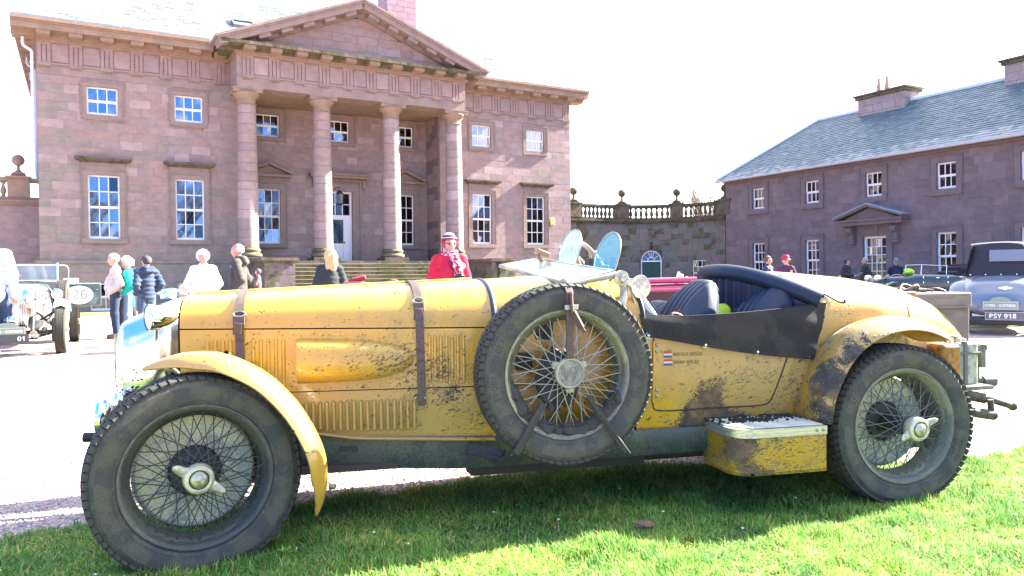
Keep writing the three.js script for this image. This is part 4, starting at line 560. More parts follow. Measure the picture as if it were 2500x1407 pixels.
const treadGeo = (() => { const g = [], N = 72; for (let k = 0; k < N; k++) { const a = k / N * 2 * PI; for (const [z, w, o, r, tilt] of [[-0.062, 0.026, 0.5, 0.377, -0.45], [-0.031, 0.024, 0, 0.383, 0], [0, 0.026, 0.5, 0.385, 0], [0.031, 0.024, 0, 0.383, 0], [0.062, 0.026, 0.5, 0.377, 0.45]]) { const b = new THREE.BoxGeometry(0.0278, 0.012, w); b.rotateX(tilt); b.rotateY(z ? 0.25 * Math.sign(z) : 0.3 * (k % 2 ? 1 : -1)); b.translate(0, r + 0.003, z); b.rotateZ(a + o * 2 * PI / N); g.push(b); } } return merge(g); })();
const rimGeo = lathe([[0.276, -0.058], [0.276, -0.05], [0.262, -0.048], [0.256, -0.03], [0.24, -0.024], [0.238, 0.02], [0.254, 0.026], [0.26, 0.044], [0.262, 0.05], [0.268, 0.053], [0.277, 0.056], [0.281, 0.062], [0.278, 0.067], [0.27, 0.066], [0.262, 0.06], [0.254, 0.05], [0.246, 0.032], [0.232, 0.024], [0.232, -0.028], [0.25, -0.034], [0.258, -0.056], [0.276, -0.058]], 72).rotateX(PI / 2);
const letters = {};
function sideText(parent, mat, text, r, a0, size) { const g = []; let a = a0; for (const ch of text) { if (ch !== ' ') { const t = letters[ch + size] ||= new TextGeometry(ch, { font: fontBold, size, depth: 0.0022, curveSegments: 2 }); const c = t.clone(); c.translate(-size * 0.35, -size / 2, 0); c.rotateX(-0.12); c.translate(0, r, 0.0775); c.rotateZ(a); g.push(c); } a -= size * 0.95 / r; } obj('lettering', g, mat, parent); }
function wheel(parent, name, { x, y, z, yaw = 0, roll = 0, spoke = spokeDark, rim = rimMat, drum = true, nut = true, text = true, far = false, dish = 0.035, sc = 1, scz = 1 }) {
  const w = grp(name, parent); w.position.set(x, y, z); w.rotation.set(0, yaw, 0); w.scale.set(sc, sc, scz);
  const add = (n, g, m) => obj(n, g, m, w);
  add('tyre', tyreGeo, tyreMat); add('tread', treadGeo, treadMat).userData.kind = 'stuff'; add('rim', rimGeo, rim);
  if (text) { sideText(w, tyreMat, 'SPORT  RADIAL', 0.33, roll + 0.75, 0.024); sideText(w, tyreMat, 'RADIAL  SPORT', 0.33, roll + PI + 0.9, 0.022); }
  const n = 18, S = (a, b) => { const m = obj('spoke', spokeGeo, spoke, w); const A = V(...a), B = V(...b); m.position.copy(A).lerp(B, 0.5); m.scale.y = A.distanceTo(B); m.quaternion.setFromUnitVectors(V(0, 1, 0), B.sub(A).normalize()); };
  if (!far) for (let k = 0; k < n; k++) for (const s of [-1, 1]) {
    const a = roll + k / n * 2 * PI + (s > 0 ? 0.07 : -0.07), P = (r, t, zz) => [r * Math.cos(t), r * Math.sin(t), zz];
    S(P(0.046, a + s * 1.15, dish + 0.02), P(0.245, a, 0.034));
    S(P(0.075, a + 0.17 + s * 1.0, -0.055), P(0.238, a + 0.17, -0.012));
  }
  add('hub', [cyl(0.046, 0.046, 0.13, 0, 0, dish - 0.04, 24, 'z'), cyl(0.085, 0.075, 0.02, 0, 0, -0.06, 24, 'z'), cyl(0.056, 0.05, 0.012, 0, 0, dish + 0.02, 24, 'z')], hubMat);
  if (drum) { add('brake_drum', [lathe([[0, -0.06], [0.1, -0.06], [0.12, -0.055], [0.21, -0.055], [0.22, -0.06], [0.23, -0.07], [0.23, -0.13], [0, -0.13]], 48).rotateX(PI / 2)], drumMat); add('drum_hub', [lathe([[0, -0.046], [0.06, -0.046], [0.09, -0.05], [0.1, -0.054], [0.1, -0.06], [0, -0.06]], 40).rotateX(PI / 2), ...Array.from({ length: 20 }, (_, k) => cyl(0.006, 0.006, 0.01, 0.092 * Math.cos(k * PI / 10), 0.092 * Math.sin(k * PI / 10), -0.048, 8, 'z'))], hubMat); }
  if (nut) { const zz = dish + 0.035;
    const ear = (a) => { const q = loft([[0.04, 0.026, 0.012], [0.062, 0.02, 0.012], [0.085, 0.0165, 0.01], [0.1, 0.012, 0.008], [0.108, 0.004, 0.004]].map(([r, hw, ht], i) => Array.from({ length: 10 }, (_, j) => { const t = j / 10 * 2 * PI; return [r, hw * Math.cos(t), zz + 0.012 + i * 0.004 + ht * Math.sin(t)]; })), { cv: true, caps: true }); q.rotateZ(a); return q; };
    add('knock_off_nut', [lathe([[0.036, zz + 0.03], [0.04, zz + 0.034], [0.05, zz + 0.032], [0.056, zz + 0.024], [0.058, zz], [0.05, zz - 0.016], [0, zz - 0.016]], 36).rotateX(PI / 2).scale(1, 1, 1), ear(roll + 0.0), ear(roll + PI)].map((q) => q), nutMat);
    add('hub_cap', [lathe([[0, zz + 0.042], [0.02, zz + 0.04], [0.032, zz + 0.034], [0.034, zz + 0.02], [0, zz + 0.02]], 28).rotateX(PI / 2)], dullMetal); }
  return w;
}
// note: lathe profiles are (radius, height) and are turned so that height becomes z
const car = thing('vintage_car', 'mud splashed yellow open vintage sports car parked across the foreground on the grass edge', 'car', [-1.4603, 0, -3.7596], 13.5 * PI / 180);
{
  const R = rng(31), C = car, part = (n, g, m, p = C) => obj(n, g, m, p);
  const hwX = (x) => { const t = [[-0.12, 0.325], [0.3, 0.365], [0.9, 0.425], [1.3, 0.455], [2.0, 0.535], [2.4, 0.56], [2.9, 0.558], [3.4, 0.5], [3.8, 0.41], [4.06, 0.34], [4.2, 0.3]]; for (let i = 1; i < t.length; i++) if (x <= t[i][0]) { const k = clamp((x - t[i - 1][0]) / (t[i][0] - t[i - 1][0]), 0, 1); return mix(t[i - 1][1], t[i][1], k); } return 0.3; };
  const ysX = (x) => x < 1.3 ? mix(0.945, 0.925, clamp((x + 0.11) / 1.41, 0, 1)) : x < 3.3 ? 0.925 : mix(0.925, 0.78, sst(3.3, 4.1, x));
  const ytX = (x) => { const t = [[-0.2, 1.088], [0.34, 1.113], [0.95, 1.137], [1.39, 1.154], [1.7, 1.172], [2.0, 1.165], [2.7, 1.178], [3.0, 1.176], [3.378, 1.142], [3.66, 1.1], [3.889, 1.035], [4.0, 0.955], [4.06, 0.84]]; for (let i = 1; i < t.length; i++) if (x <= t[i][0]) { const k = clamp((x - t[i - 1][0]) / (t[i][0] - t[i - 1][0]), 0, 1); return mix(t[i - 1][1], t[i][1], k); } return 0.83; };
  const arch = (x, a, off = 0, e = 0.86) => { const c = Math.cos(a), s = Math.sin(a), hw = hwX(x) + off; return [x, ysX(x) + (ytX(x) + off - ysX(x)) * Math.pow(Math.abs(s), e), hw * Math.sign(c) * Math.pow(Math.abs(c), e * 0.8)]; };
  const archRow = (x, off = 0, n = 28) => Array.from({ length: n + 1 }, (_, j) => arch(x, j / n * PI, off));
  const lin = (a, b, n) => Array.from({ length: n + 1 }, (_, i) => mix(a, b, i / n));
  // bonnet top: arched sheet with its piano hinge, both sides
  part('bonnet', loft(lin(-0.105, 1.292, 24).map((x) => archRow(x)), { uvf: uvB }), bodyPaint);
  part('bonnet_hinge', [bar([-0.1, ytX(-0.1) + 0.004, 0], [1.28, ytX(1.28) + 0.004, 0], 0.007)], std([0.55, 0.42, 0.1], { roughness: 0.4 }));
  const sideSheet = (xa, xb, yl, yu, off, n, s = 1, m = 8) => loft(lin(xa, xb, n).map((x) => Array.from({ length: m + 1 }, (_, j) => { const a = yl(x), b = yu(x), t = j / m; const y = mix(a, b, t); const z = hwX(x) + off - 0.05 * sst(0.75, 0.3, y) ** 2 * (x > 1.9 ? 1 : 0.4); return [x, y, s * z]; })), { uvf: uvB });
  part('bonnet_side', sideSheet(-0.105, 1.292, () => 0.648, (x) => ysX(x) - 0.006, 0.0, 24), bodyPaint);
  part('bonnet_side', sideSheet(-0.105, 1.292, () => 0.4, (x) => ysX(x), 0.0, 12, -1), bodyPaint);
  part('bulkhead', [bb(-0.1, 0.45, -0.3, -0.06, 1.0, 0.3), bb(1.2, 0.4, -0.42, 1.26, 0.95, 0.42), bb(0, 0.3, -0.3, 2.3, 0.42, 0.3), bb(-0.09, 0.915, 0.3, 1.28, 0.95, 0.312)], black);
  const lowY = (x) => { const t = [[0, 0.52], [0.39, 0.463], [0.66, 0.42], [1.25, 0.39], [2.07, 0.386], [3.0, 0.4], [4.2, 0.48]]; for (let i = 1; i < t.length; i++) if (x <= t[i][0]) return mix(t[i - 1][1], t[i][1], clamp((x - t[i - 1][0]) / (t[i][0] - t[i - 1][0]), 0, 1)); return 0.48; };
  part('side_apron', sideSheet(0.0, 1.345, lowY, () => 0.643, -0.004, 20), bodyPaint);
  part('side_apron', sideSheet(1.35, 1.99, lowY, () => 0.643, -0.002, 10), bodyPaint);
  part('side_apron', sideSheet(0.0, 1.99, lowY, () => 0.643, -0.004, 12, -1), bodyPaint);
  part('apron_flange', loft(lin(0.0, 1.3, 20).map((x) => [[x, lowY(x) + 0.012, hwX(x) - 0.012], [x, lowY(x) + 0.01, hwX(x) + 0.012], [x, lowY(x) - 0.002, hwX(x) + 0.014], [x, lowY(x) - 0.004, hwX(x) - 0.01]]), { cv: true, uvf: uvB }), bodyPaint);
  const valB = (x) => { const t = [[0, 0.33], [0.54, 0.292], [1.1, 0.256], [1.3, 0.256], [1.84, 0.275], [2.4, 0.29], [3, 0.3]]; for (let i = 1; i < t.length; i++) if (x <= t[i][0]) return mix(t[i - 1][1], t[i][1], (x - t[i - 1][0]) / (t[i][0] - t[i - 1][0])); return 0.3; };
  part('chassis_valance', loft(lin(0.05, 2.95, 30).map((x) => [[x, lowY(x) + 0.02, hwX(x) - 0.02], [x, lowY(x) - 0.006, hwX(x) - 0.012], [x, valB(x), hwX(x) - 0.02], [x, valB(x), hwX(x) - 0.08]]), { uvf: (p) => [p[0], p[1]] }), valMat);
  part('chassis_valance', loft(lin(0.05, 2.95, 30).map((x) => [[x, lowY(x) + 0.02, -hwX(x) + 0.02], [x, valB(x), -hwX(x) + 0.03]])), valMat);
  part('undertray', [bb(0.1, 0.27, -0.4, 2.9, 0.3, 0.4), bb(1.2, 0.2, -0.3, 2.1, 0.27, 0.36), bb(2.3, 0.36, -0.5, 4.0, 0.4, 0.5), cyl(0.05, 0.05, 2.2, 2.3, 0.24, 0.25, 14, 'x')], std([0.05, 0.04, 0.035], { roughness: 0.9 }));
  part('key_slot', [move(extr([[-0.05, -0.008], [0.01, -0.008], [0.012, -0.016], [0.03, -0.018], [0.04, -0.006], [0.04, 0.006], [0.03, 0.018], [0.012, 0.016], [0.01, 0.008], [-0.05, 0.008]], 0.004), 0.63, 0.372, hwX(0.63) - 0.015), ...[[0.57, 0.39], [0.57, 0.355], [0.66, 0.372], [0.8, 0.385], [0.78, 0.32], [0.88, 0.36], [1.1, 0.34]].map(([x, y]) => cyl(0.004, 0.004, 0.006, x, y, hwX(x) - 0.015, 10, 'z'))], black);
  each('bolt', [[1.25, 0.385], [1.21, 0.35], [1.285, 0.3], [1.83, 0.3], [1.36, 0.4]].map(([x, y]) => sph(0.009, x, y, hwX(x) - 0.012, 1, 1, 0.7, 10, 8)), dullMetal, C);
  // louvres
  const louv = (x, y0, y1) => { const g = new THREE.CapsuleGeometry(0.0088, y1 - y0 - 0.02, 4, 8); g.scale(1, 1, 1.35); g.rotateY(0.2); g.translate(x, (y0 + y1) / 2, hwX(x) - 0.001); part('louvre', puv(g, uvB), bodyPaint); };
  for (let i = 0; i < 11; i++) { const x = 0.012 + i * 0.0328; if (x > 0.12 && x < 0.18) continue; louv(x, 0.665, 0.893); }
  for (let i = 0; i < 7; i++) louv(0.998 + i * 0.0265, 0.668, 0.895);
  for (let i = 0; i < 20; i++) louv(0.345 + i * 0.0305, 0.452 + 0.02 * sst(0.7, 0.3, 0.345 + i * 0.03), 0.6);
  // rivets
  { const g = []; const rv = (x, y) => g.push(sph(0.0048, x, y, hwX(x) + 0.0005, 1, 1, 0.6, 8, 6)); for (let x = 0.02; x < 1.28; x += 0.075) { rv(x, ysX(x) - 0.03); g.push(sph(0.0048, x, ysX(x) + 0.022, hwX(x) - 0.0015, 1, 1, 0.6, 8, 6)); if (x > 0.36 && x < 0.95) { rv(x, 0.66); rv(x, 0.885); } } for (let x = 1.99; x < 2.95; x += 0.06) { g.push(sph(0.004, x, 0.455 + 0.01 * Math.sin(x * 20), hwX(x) - 0.026, 1, 1, 0.6, 8, 6)); } for (let i = 0; i < 40; i++) { const x = 1.4 + R() * 1.4, y = 0.4 + R() * 0.05; g.push(sph(0.0035, x, y, hwX(x) - 0.03, 1, 1, 0.7, 6, 5)); } part('rivets', puv(merge(g), uvB), bodyPaint).userData.kind = 'stuff'; }
  // carburettor blister
  { const rows = lin(0, 1, 20).map((t) => { const x = 0.40 + 0.53 * t, k = Math.pow(1 - Math.pow(t, 4.5), 0.6); return Array.from({ length: 17 }, (_, j) => { const a = -PI / 2 + j / 16 * PI; return [x, 0.785 - 0.004 * t + 0.102 * k * Math.sin(a) * (0.72 + 0.28 * (1 - t * 0.4)), hwX(x) - 0.004 + 0.082 * k * Math.pow(Math.abs(Math.cos(a)), 0.7)]; }); }); rows.unshift(rows[0].map((p) => [0.402, 0.785 + (p[1] - 0.785) * 0.9, p[2] - 0.012]), rows[0].map((p) => [0.4, p[1], p[2] - 0.003])); const cap = [Array.from({ length: 17 }, () => [0.404, 0.785, hwX(0.4) - 0.004])]; part('side_blister', loft([...cap, ...rows], { uvf: uvB }), bodyPaint); }
  // leather straps over the bonnet
  const strap = (x0, yb, buckleY) => { const g = grp('bonnet_strap', C), w = 0.019; const path = [[yb, hwX(x0) + 0.006], [0.7, hwX(x0) + 0.007], [0.85, hwX(x0) + 0.007], [ysX(x0) - 0.01, hwX(x0) + 0.008]].map(([y, z]) => [x0 + (0.95 - y) * 0.02, y, z]); for (let j = 0; j <= 26; j++) path.push(arch(x0, j / 26 * PI, 0.008)); for (const y of [0.8, 0.6]) path.push([x0, y, -hwX(x0) - 0.007]);
    const rows = path.map((p, i) => { const n = i < 4 ? [0, 0, 1] : [0, Math.max(0.2, p[1] - 0.8) * 2.5, p[2] / 0.4]; const l = Math.hypot(...n), t = 0.004; return [[p[0] - w, p[1], p[2]], [p[0] + w, p[1], p[2]], [p[0] + w, p[1] + n[1] / l * t, p[2] + n[2] / l * t], [p[0] - w, p[1] + n[1] / l * t, p[2] + n[2] / l * t]]; });
    obj('band', toCreasedNormals(loft(rows, { cv: true, uvf: (p) => [p[0] * 4, p[1] * 4 + p[2]] }), 0.6), strapMat, g);
    const a = Math.asin(clamp((buckleY - ysX(x0)) / (ytX(x0) - ysX(x0)), 0, 1) ** (1 / 0.86)), p = arch(x0, a, 0.016); const tl = -0.75;
    const k = [new THREE.TorusGeometry(0.026, 0.0055, 8, 20).scale(1, 0.5, 1).rotateX(tl + 0.2), rb(0.05, 0.04, 0.008, 0.003, 0, -0.03, 0.013, tl * 0.3), rb(0.036, 0.055, 0.006, 0.0025, -0.006, -0.065, 0.024, 0.15, 0, -0.1)]; k.forEach((q) => q.translate(...p)); obj('buckle', k[0], dullMetal, g); obj('strap_end', k.slice(1), strapMat, g); };
  strap(0.15, 0.6, 1.0); strap(0.953, 0.565, 1.045);
  each('strap_bolt', [[0.93, 0.6], [0.975, 0.6], [0.978, 0.562]].map(([x, y]) => sph(0.008, x, y, hwX(x) + 0.008, 1, 1, 1, 10, 8)), dullMetal, C);
  // rear edge of the bonnet and scuttle
  part('bonnet_edge', loft([1.292, 1.3, 1.31, 1.318].map((x, i) => archRow(x, [0.0, 0.007, 0.007, 0][i]).concat([[x, 0.7, -hwX(x) - 0.003]])), {}), std([0.03, 0.035, 0.05], { roughness: 0.5 }));
  part('scuttle', loft(lin(1.316, 1.98, 14).map((x) => { const n = 28; return Array.from({ length: n + 1 }, (_, j) => { const a = j / n * PI, t = (x - 1.316) / 0.664; const xx = 1.316 + t * (0.66 + 0.05 * Math.abs(Math.cos(a))); return arch(xx, a); }); }), { uvf: uvB }), bodyPaint);
  part('scuttle_edge', [tube(lin(0, PI, 24).map((a) => arch(1.976 + 0.05 * Math.abs(Math.cos(a)), a, 0.002)), 0.012, 60, 8)], black);
  part('scuttle_side', sideSheet(1.318, 2.0, () => 0.648, (x) => ysX(x) + 0.002, 0, 12), bodyPaint); part('scuttle_side', sideSheet(1.318, 2.0, () => 0.645, (x) => ysX(x) + 0.002, 0, 8, -1), bodyPaint);
  part('dashboard', [bb(1.93, 0.6, -0.48, 1.95, 1.03, 0.48)], std([0.02, 0.016, 0.014], { roughness: 0.6 }));
  // cockpit and tail
  part('body_side', sideSheet(2.0, 4.02, lowY, (x) => ysX(x) + 0.002, 0, 36), bodyPaint);
  part('body_side', sideSheet(2.0, 4.02, lowY, (x) => ysX(x) + 0.002, 0, 24, -1), bodyPaint);
  const open = (a) => { const c = Math.cos(a); return 2.735 + 0.29 * c * c; };
  { const rows = lin(0, 1, 26).map((t) => Array.from({ length: 37 }, (_, j) => { const a = j / 36 * PI; const x = mix(open(a), 4.06, Math.pow(t, 0.9)); return arch(x, a, 0, 0.8); })); const end = Array.from({ length: 37 }, (_, j) => { const a = j / 36 * PI; return arch(4.06, a, -0.06, 0.9); }).map((p) => [4.07, p[1], p[2]]); rows.push(end, end.map((p) => [4.07, 0.6, p[2]])); part('tail_deck', loft(rows, { uvf: uvB }), bodyPaint); }
  part('deck_seam', tube(lin(0.12, 1.3, 12).map((a) => arch(3.62, a, 0.0005, 0.8)), 0.0025, 30, 5), std([0.12, 0.08, 0.02], { roughness: 0.8 }));
  part('deck_strap', [tube([arch(3.02, 0.5, 0.004, 0.8), arch(3.07, 0.38, 0.008, 0.8), arch(3.12, 0.27, 0.012, 0.8), arch(3.15, 0.25, 0.02, 0.8), arch(3.15, 0.3, 0.02, 0.8)], 0.006, 20, 6)], black);
  each('press_stud', [[3.1, 1.45], [3.45, 1.5], [2.86, 1.5]].map(([x, a]) => { const p = arch(x, a, 0.006, 0.8); return cyl(0.006, 0.006, 0.02, ...p, 8); }), dullMetal, C);
  // padded coaming and pleated bulkhead behind the seats
  const coam = (a, o = 0) => { const z = 0.535 * a; return [2.70 + 0.29 * a * a, 1.176 - 0.15 * Math.pow(Math.abs(a), 2.4) + o, z]; };
  part('padded_coaming', tube(lin(-1.02, 1.02, 24).map((a) => coam(a, 0.0)), 0.045, 72, 14), seatMat);
  { const rows = lin(0, 1, 10).map((t) => lin(-1, 1, 220).map((a) => { const p = coam(a), pl = Math.abs(a) < 0.6 ? Math.abs(Math.sin(a * 30)) : 1; return [p[0] - 0.012 - 0.016 * pl + 0.02 * Math.sin(t * PI) - 0.06 * t, mix(p[1] - 0.02, 0.5, t), p[2] * (1 - 0.04 * t)]; })); part('rear_bulkhead', loft(rows), seatMat); }
  part('cockpit_floor', [bb(1.95, 0.42, -0.5, 2.9, 0.45, 0.5), bb(2.1, 0.45, -0.52, 2.8, 0.93, -0.5), bb(2.0, 0.45, 0.49, 2.9, 0.92, 0.505)], black);
  const seat = (cx, cz, hgt, wid, lean) => { const g = grp('seat', C); const n = 60, rows = []; for (let i = 0; i <= n; i++) { const u = -1 + 2 * i / n; const row = []; for (let j = 0; j <= 16; j++) { const t = j / 16; const top = hgt * (1 - 0.14 * Math.pow(Math.abs(u), 3.2)); const y = 0.55 + (top - 0.55) * t; const pl = Math.abs(u) < 0.66 ? 0.014 * Math.sqrt(Math.abs(Math.sin(u * 13.5))) : 0.01; const round = 0.05 * Math.pow(t, 10); const wrap = -0.07 * Math.pow(Math.abs(u), 2.5); row.push([cx + lean * t * t + wrap + round - pl - 0.02 * Math.sin(t * PI), y, cz + u * wid * (0.93 + 0.07 * Math.sin(t * PI))]); } row.push([row[16][0] + 0.02, row[16][1] + 0.012, row[16][2]], [row[16][0] + 0.055, row[16][1] + 0.004, row[16][2]], [row[16][0] + 0.075, row[16][1] - 0.03, row[16][2]], [row[16][0] + 0.055, row[16][1] - 0.1, row[16][2]], [row[16][0] - 0.02, 0.75, row[16][2]]); rows.push(row); }
    obj('seat_back', loft(rows, { caps: true }), seatMat, g); obj('seat_cushion', rb(0.42, 0.16, wid * 2, 0.05, cx - 0.2, 0.55, cz), seatMat, g); };
  seat(2.25, 0.25, 1.125, 0.225, 0.17); seat(2.25, -0.26, 1.0, 0.22, 0.16); seat(2.64, 0.27, 1.15, 0.235, 0.2);
  // door, its shut line, hinge screws and lettering
  { const g = grp('door', C), pts = [[2.078, 0.87], [2.076, 0.53], [2.082, 0.508], [2.105, 0.498], [2.4, 0.5], [2.67, 0.502], [2.695, 0.51], [2.715, 0.54], [2.76, 0.65], [2.86, 0.9]];
    const zo = (x, y) => hwX(x) - 0.05 * sst(0.75, 0.3, y) ** 2; obj('shut_line', tube(pts.map(([x, y]) => [x, y, zo(x, y) + 0.001]), 0.0035, 90, 5), black, g);
    obj('hinge', tube([[2.076, 0.84, zo(2.076, .84) + 0.004], [2.074, 0.68, zo(2.07, .68) + 0.004], [2.074, 0.54, zo(2.07, .54) + 0.004]], 0.007, 20, 8), bodyPaint, g); each('screw', [[2.095, 0.82], [2.094, 0.79], [2.094, 0.6], [2.094, 0.57]].map(([x, y]) => sph(0.009, x, y, zo(x, y) + 0.002, 1, 1, 0.45, 12, 8)), dullMetal, g);
    const cv = document.createElement('canvas'); cv.width = 512; cv.height = 160; const q = cv.getContext('2d'); q.clearRect(0, 0, 512, 160);
    ['NICOLE MELSE', 'HANK MELSE'].forEach((s, i) => { const y = 14 + i * 76; q.fillStyle = 'rgb(168,62,36)'; q.fillRect(6, y, 88, 20); q.fillStyle = 'rgb(190,186,170)'; q.fillRect(6, y + 20, 88, 19); q.fillStyle = 'rgb(52,70,92)'; q.fillRect(6, y + 39, 88, 20); q.fillStyle = 'rgb(96,84,44)'; q.font = 'bold 44px sans-serif'; q.fillText(s, 106, y + 46); });
    const t = new THREE.CanvasTexture(cv); t.colorSpace = THREE.SRGBColorSpace; const rows = lin(2.125, 2.375, 10).map((x) => lin(0.714, 0.795, 4).map((y) => [x, y, zo(x, y) + 0.0015])); obj('name_lettering', loft(rows, { uvf: (p) => [(p[0] - 2.125) / 0.25, (p[1] - 0.714) / 0.081] }), new THREE.MeshStandardMaterial({ map: t, transparent: true, roughness: 0.6 }), g); }
  // cloth side cover
  { const g = grp('side_cover', C), top = [[2.005, 0.972], [2.2, 0.958], [2.5, 0.965], [2.8, 0.985], [3.04, 1.012]], bot = [[2.03, 0.862], [2.1, 0.852], [2.4, 0.795], [2.65, 0.755], [2.935, 0.722]]; const cT = new THREE.CatmullRomCurve3(top.map((p) => V(p[0], p[1], 0))), cB = new THREE.CatmullRomCurve3(bot.map((p) => V(p[0], p[1], 0)));
    const sheet = (o) => lin(0, 1, 48).map((t) => lin(0, 1, 14).map((u) => { const a = cT.getPoint(t), b = cB.getPoint(t); const x = mix(b.x, a.x, u), y = mix(b.y, a.y, u); const z = hwX(x) + 0.02 - 0.02 * Math.pow(u, 3) + 0.007 * Math.sin((x * 0.35 + y * 1.6) * 26) * Math.sin(u * PI) * (0.4 + 0.6 * t) + 0.006 * (vn(x * 7, y * 9, 4) - 0.5); return [x, y, z + o]; }));
    const s = sheet(0), s2 = sheet(-0.003); obj('cloth', loft([...s, ...s2.reverse()], { cu: true, uvf: (p) => [p[0] * 1.5, p[1] * 1.5] }), clothMat, g); obj('hem', tube(cT.getPoints(20).map((p) => [p.x, p.y, hwX(p.x) - 0.016]), 0.0045, 50, 6), clothMat, g);
    for (const [x, y] of [[2.018, 0.957], [3.025, 1.0], [2.045, 0.868], [2.338, 0.815], [2.62, 0.772], [2.91, 0.737]]) obj('press_stud', [move(lathe([[0, 0.009], [0.005, 0.008], [0.008, 0.004], [0.016, 0.004], [0.0175, 0], [0, 0]], 18).rotateX(PI / 2), x, y, hwX(x) + (y > 0.95 ? -0.01 : 0.013))], std([0.62, 0.64, 0.55], { roughness: 0.35, metalness: 0.7 }), g); }
  // radiator cowl
  { const sec = [[-0.405, 0.10, 0.70, 0.88], [-0.399, 0.2, 0.63, 0.945], [-0.38, 0.262, 0.6, 0.978], [-0.345, 0.298, 0.582, 0.998], [-0.29, 0.312, 0.578, 1.02], [-0.22, 0.322, 0.6, 1.055], [-0.112, 0.332, 0.645, 1.092]];
    const rows = sec.map(([x, hw, yb, yt]) => Array.from({ length: 48 }, (_, j) => { const a = j / 48 * 2 * PI, c = Math.cos(a), s = Math.sin(a), e = 0.55; return [x, (yb + yt) / 2 + (yt - yb) / 2 * Math.sign(s) * Math.pow(Math.abs(s), e), hw * Math.sign(c) * Math.pow(Math.abs(c), e)]; })); const q = part('radiator_cowl', loft(rows, { cv: true, caps: true, uvf: (p) => [p[0] * 2 + p[2], p[1] * 2] }), std([0.66, 0.67, 0.68], { metalness: 1, roughness: 0.22, bumpMap: stoneBump, bumpScale: 0.0006 }));
    const mesh = []; for (let k = 0; k < 15; k++) mesh.push(bb(-0.41, 0.7, -0.182 + k * 0.026, -0.401, 0.92, -0.176 + k * 0.026)); obj('grille_bars', mesh, dullMetal, q); obj('mud_specks', Array.from({ length: 70 }, () => { const x = -0.385 + R() * 0.2, y = 0.63 + R() * R() * 0.22; return sph(0.003 + R() * 0.004, x, y, 0.262 + 0.05 * Math.sqrt(sst(-0.39, -0.28, x)), 1, 0.8, 0.4, 6, 5); }), mudMat, q).userData.kind = 'stuff'; obj('filler_cap', [move(lathe([[0, 0.05], [0.03, 0.045], [0.04, 0.02], [0.035, 0], [0, 0]], 20), -0.2, 1.075, 0.05), tube([[-0.24, 1.1, 0.1], [-0.18, 1.12, 0.12], [-0.1, 1.1, 0.14]], 0.006)], chrome, q); }
  for (const s of [1, -1]) { const h = grp('headlamp', C); h.position.set(-0.225, 1.0, s * 0.36); h.rotation.z = 0; h.rotation.y = 0.5 * s; h.scale.setScalar(0.68); obj('shell', lathe([[0.0, -0.19], [0.03, -0.175], [0.058, -0.12], [0.078, -0.06], [0.086, -0.01], [0.088, 0.0], [0.084, 0.006]], 32).rotateZ(PI / 2), chrome, h); obj('lens', lathe([[0, 0.016], [0.04, 0.013], [0.07, 0.006], [0.082, 0.002], [0.082, -0.004], [0, -0.004]], 32).rotateZ(PI / 2), phy([0.62, 0.64, 0.66], { roughness: 0.12, metalness: 0.3, clearcoat: 1 }), h); obj('bracket', bar([0.05, -0.07, -s * 0.02], [0.06, -0.2, -s * 0.06], 0.014), chrome, h); }
  part('driving_lamp', [sph(0.075, -0.43, 0.56, 0.3, 0.6, 1.1, 1, 20, 16), bar([-0.4, 0.5, 0.3], [-0.36, 0.4, 0.3], 0.012)], chrome); part('driving_lamp', [sph(0.045, -0.36, 0.63, 0.31, 0.7, 1, 1)], chrome);
  part('dumb_iron', [bar([-0.495, 0.487, 0.35], [-0.36, 0.48, 0.35], 0.021, 16), bar([-0.37, 0.48, 0.35], [0.5, 0.38, 0.32], 0.03, 10), bar([-0.495, 0.487, -0.35], [0.5, 0.38, -0.32], 0.025, 10)], iron);
  part('front_axle', [bar([0.02, 0.36, -0.6], [0.02, 0.36, 0.58], 0.032, 12), bb(-0.35, 0.37, 0.3, 0.45, 0.4, 0.36)], hubMat);
  part('rear_axle', [bar([3.34, 0.37, -0.6], [3.34, 0.37, 0.6], 0.045, 12)], hubMat);
  // wheels
  wheel(C, 'wheel', { x: 0.008, y: 0.37, z: 0.66, yaw: 14 * PI / 180, roll: 2.58, text: false, sc: 1.05, scz: 1.15 });
  wheel(C, 'wheel', { x: 3.345, y: 0.39, z: 0.65, roll: 0.42, sc: 1.04, scz: 1.3, spoke: std([0.13, 0.14, 0.125], { roughness: 0.5, metalness: 0.4 }), rim: std([0.2, 0.215, 0.19], { roughness: 0.55, map: dirtTex }), dish: 0.075 });
  wheel(C, 'wheel', { x: 0.0, y: 0.385, z: -0.655, yaw: PI + 13.5 * PI / 180, text: false, far: true }); wheel(C, 'wheel', { x: 3.345, y: 0.385, z: -0.66, yaw: PI, text: false, far: true });
  // spare wheel with its clamp, legs and strap
  const SP = wheel(C, 'spare_wheel', { x: 1.585, y: 0.718, z: 0.65, roll: 1.1, sc: 1.05, scz: 1.12, spoke: spokeSilver, rim: rimSilver, drum: false, nut: false });
  obj('mud_cake', [netMesh((x, y, z) => Math.max(Math.hypot(x + 0.03, (y + 0.035) * 0.8) - 0.1, Math.abs(z + 0.005) - 0.035) - 0.09 * (fbm(x * 26 + 5, y * 26 + z * 21, 71, 4) - 0.52), [-0.18, -0.24, -0.07], [0.14, 0.14, 0.075], 0.007), netMesh((x, y, z) => { const r = Math.hypot(x, y), a = Math.atan2(y, x), k = sst(0.0, 0.35, Math.sin(-a - 0.15)); return Math.hypot(r - 0.25, z - 0.03) - 0.028 * k - 0.05 * (fbm(x * 30 + 9, y * 30 + z * 24, 73, 4) - 0.45) * k + 0.02 * (1 - k); }, [-0.3, -0.3, -0.03], [0.3, 0.06, 0.08], 0.008)], mudMat, SP).userData.kind = 'stuff';
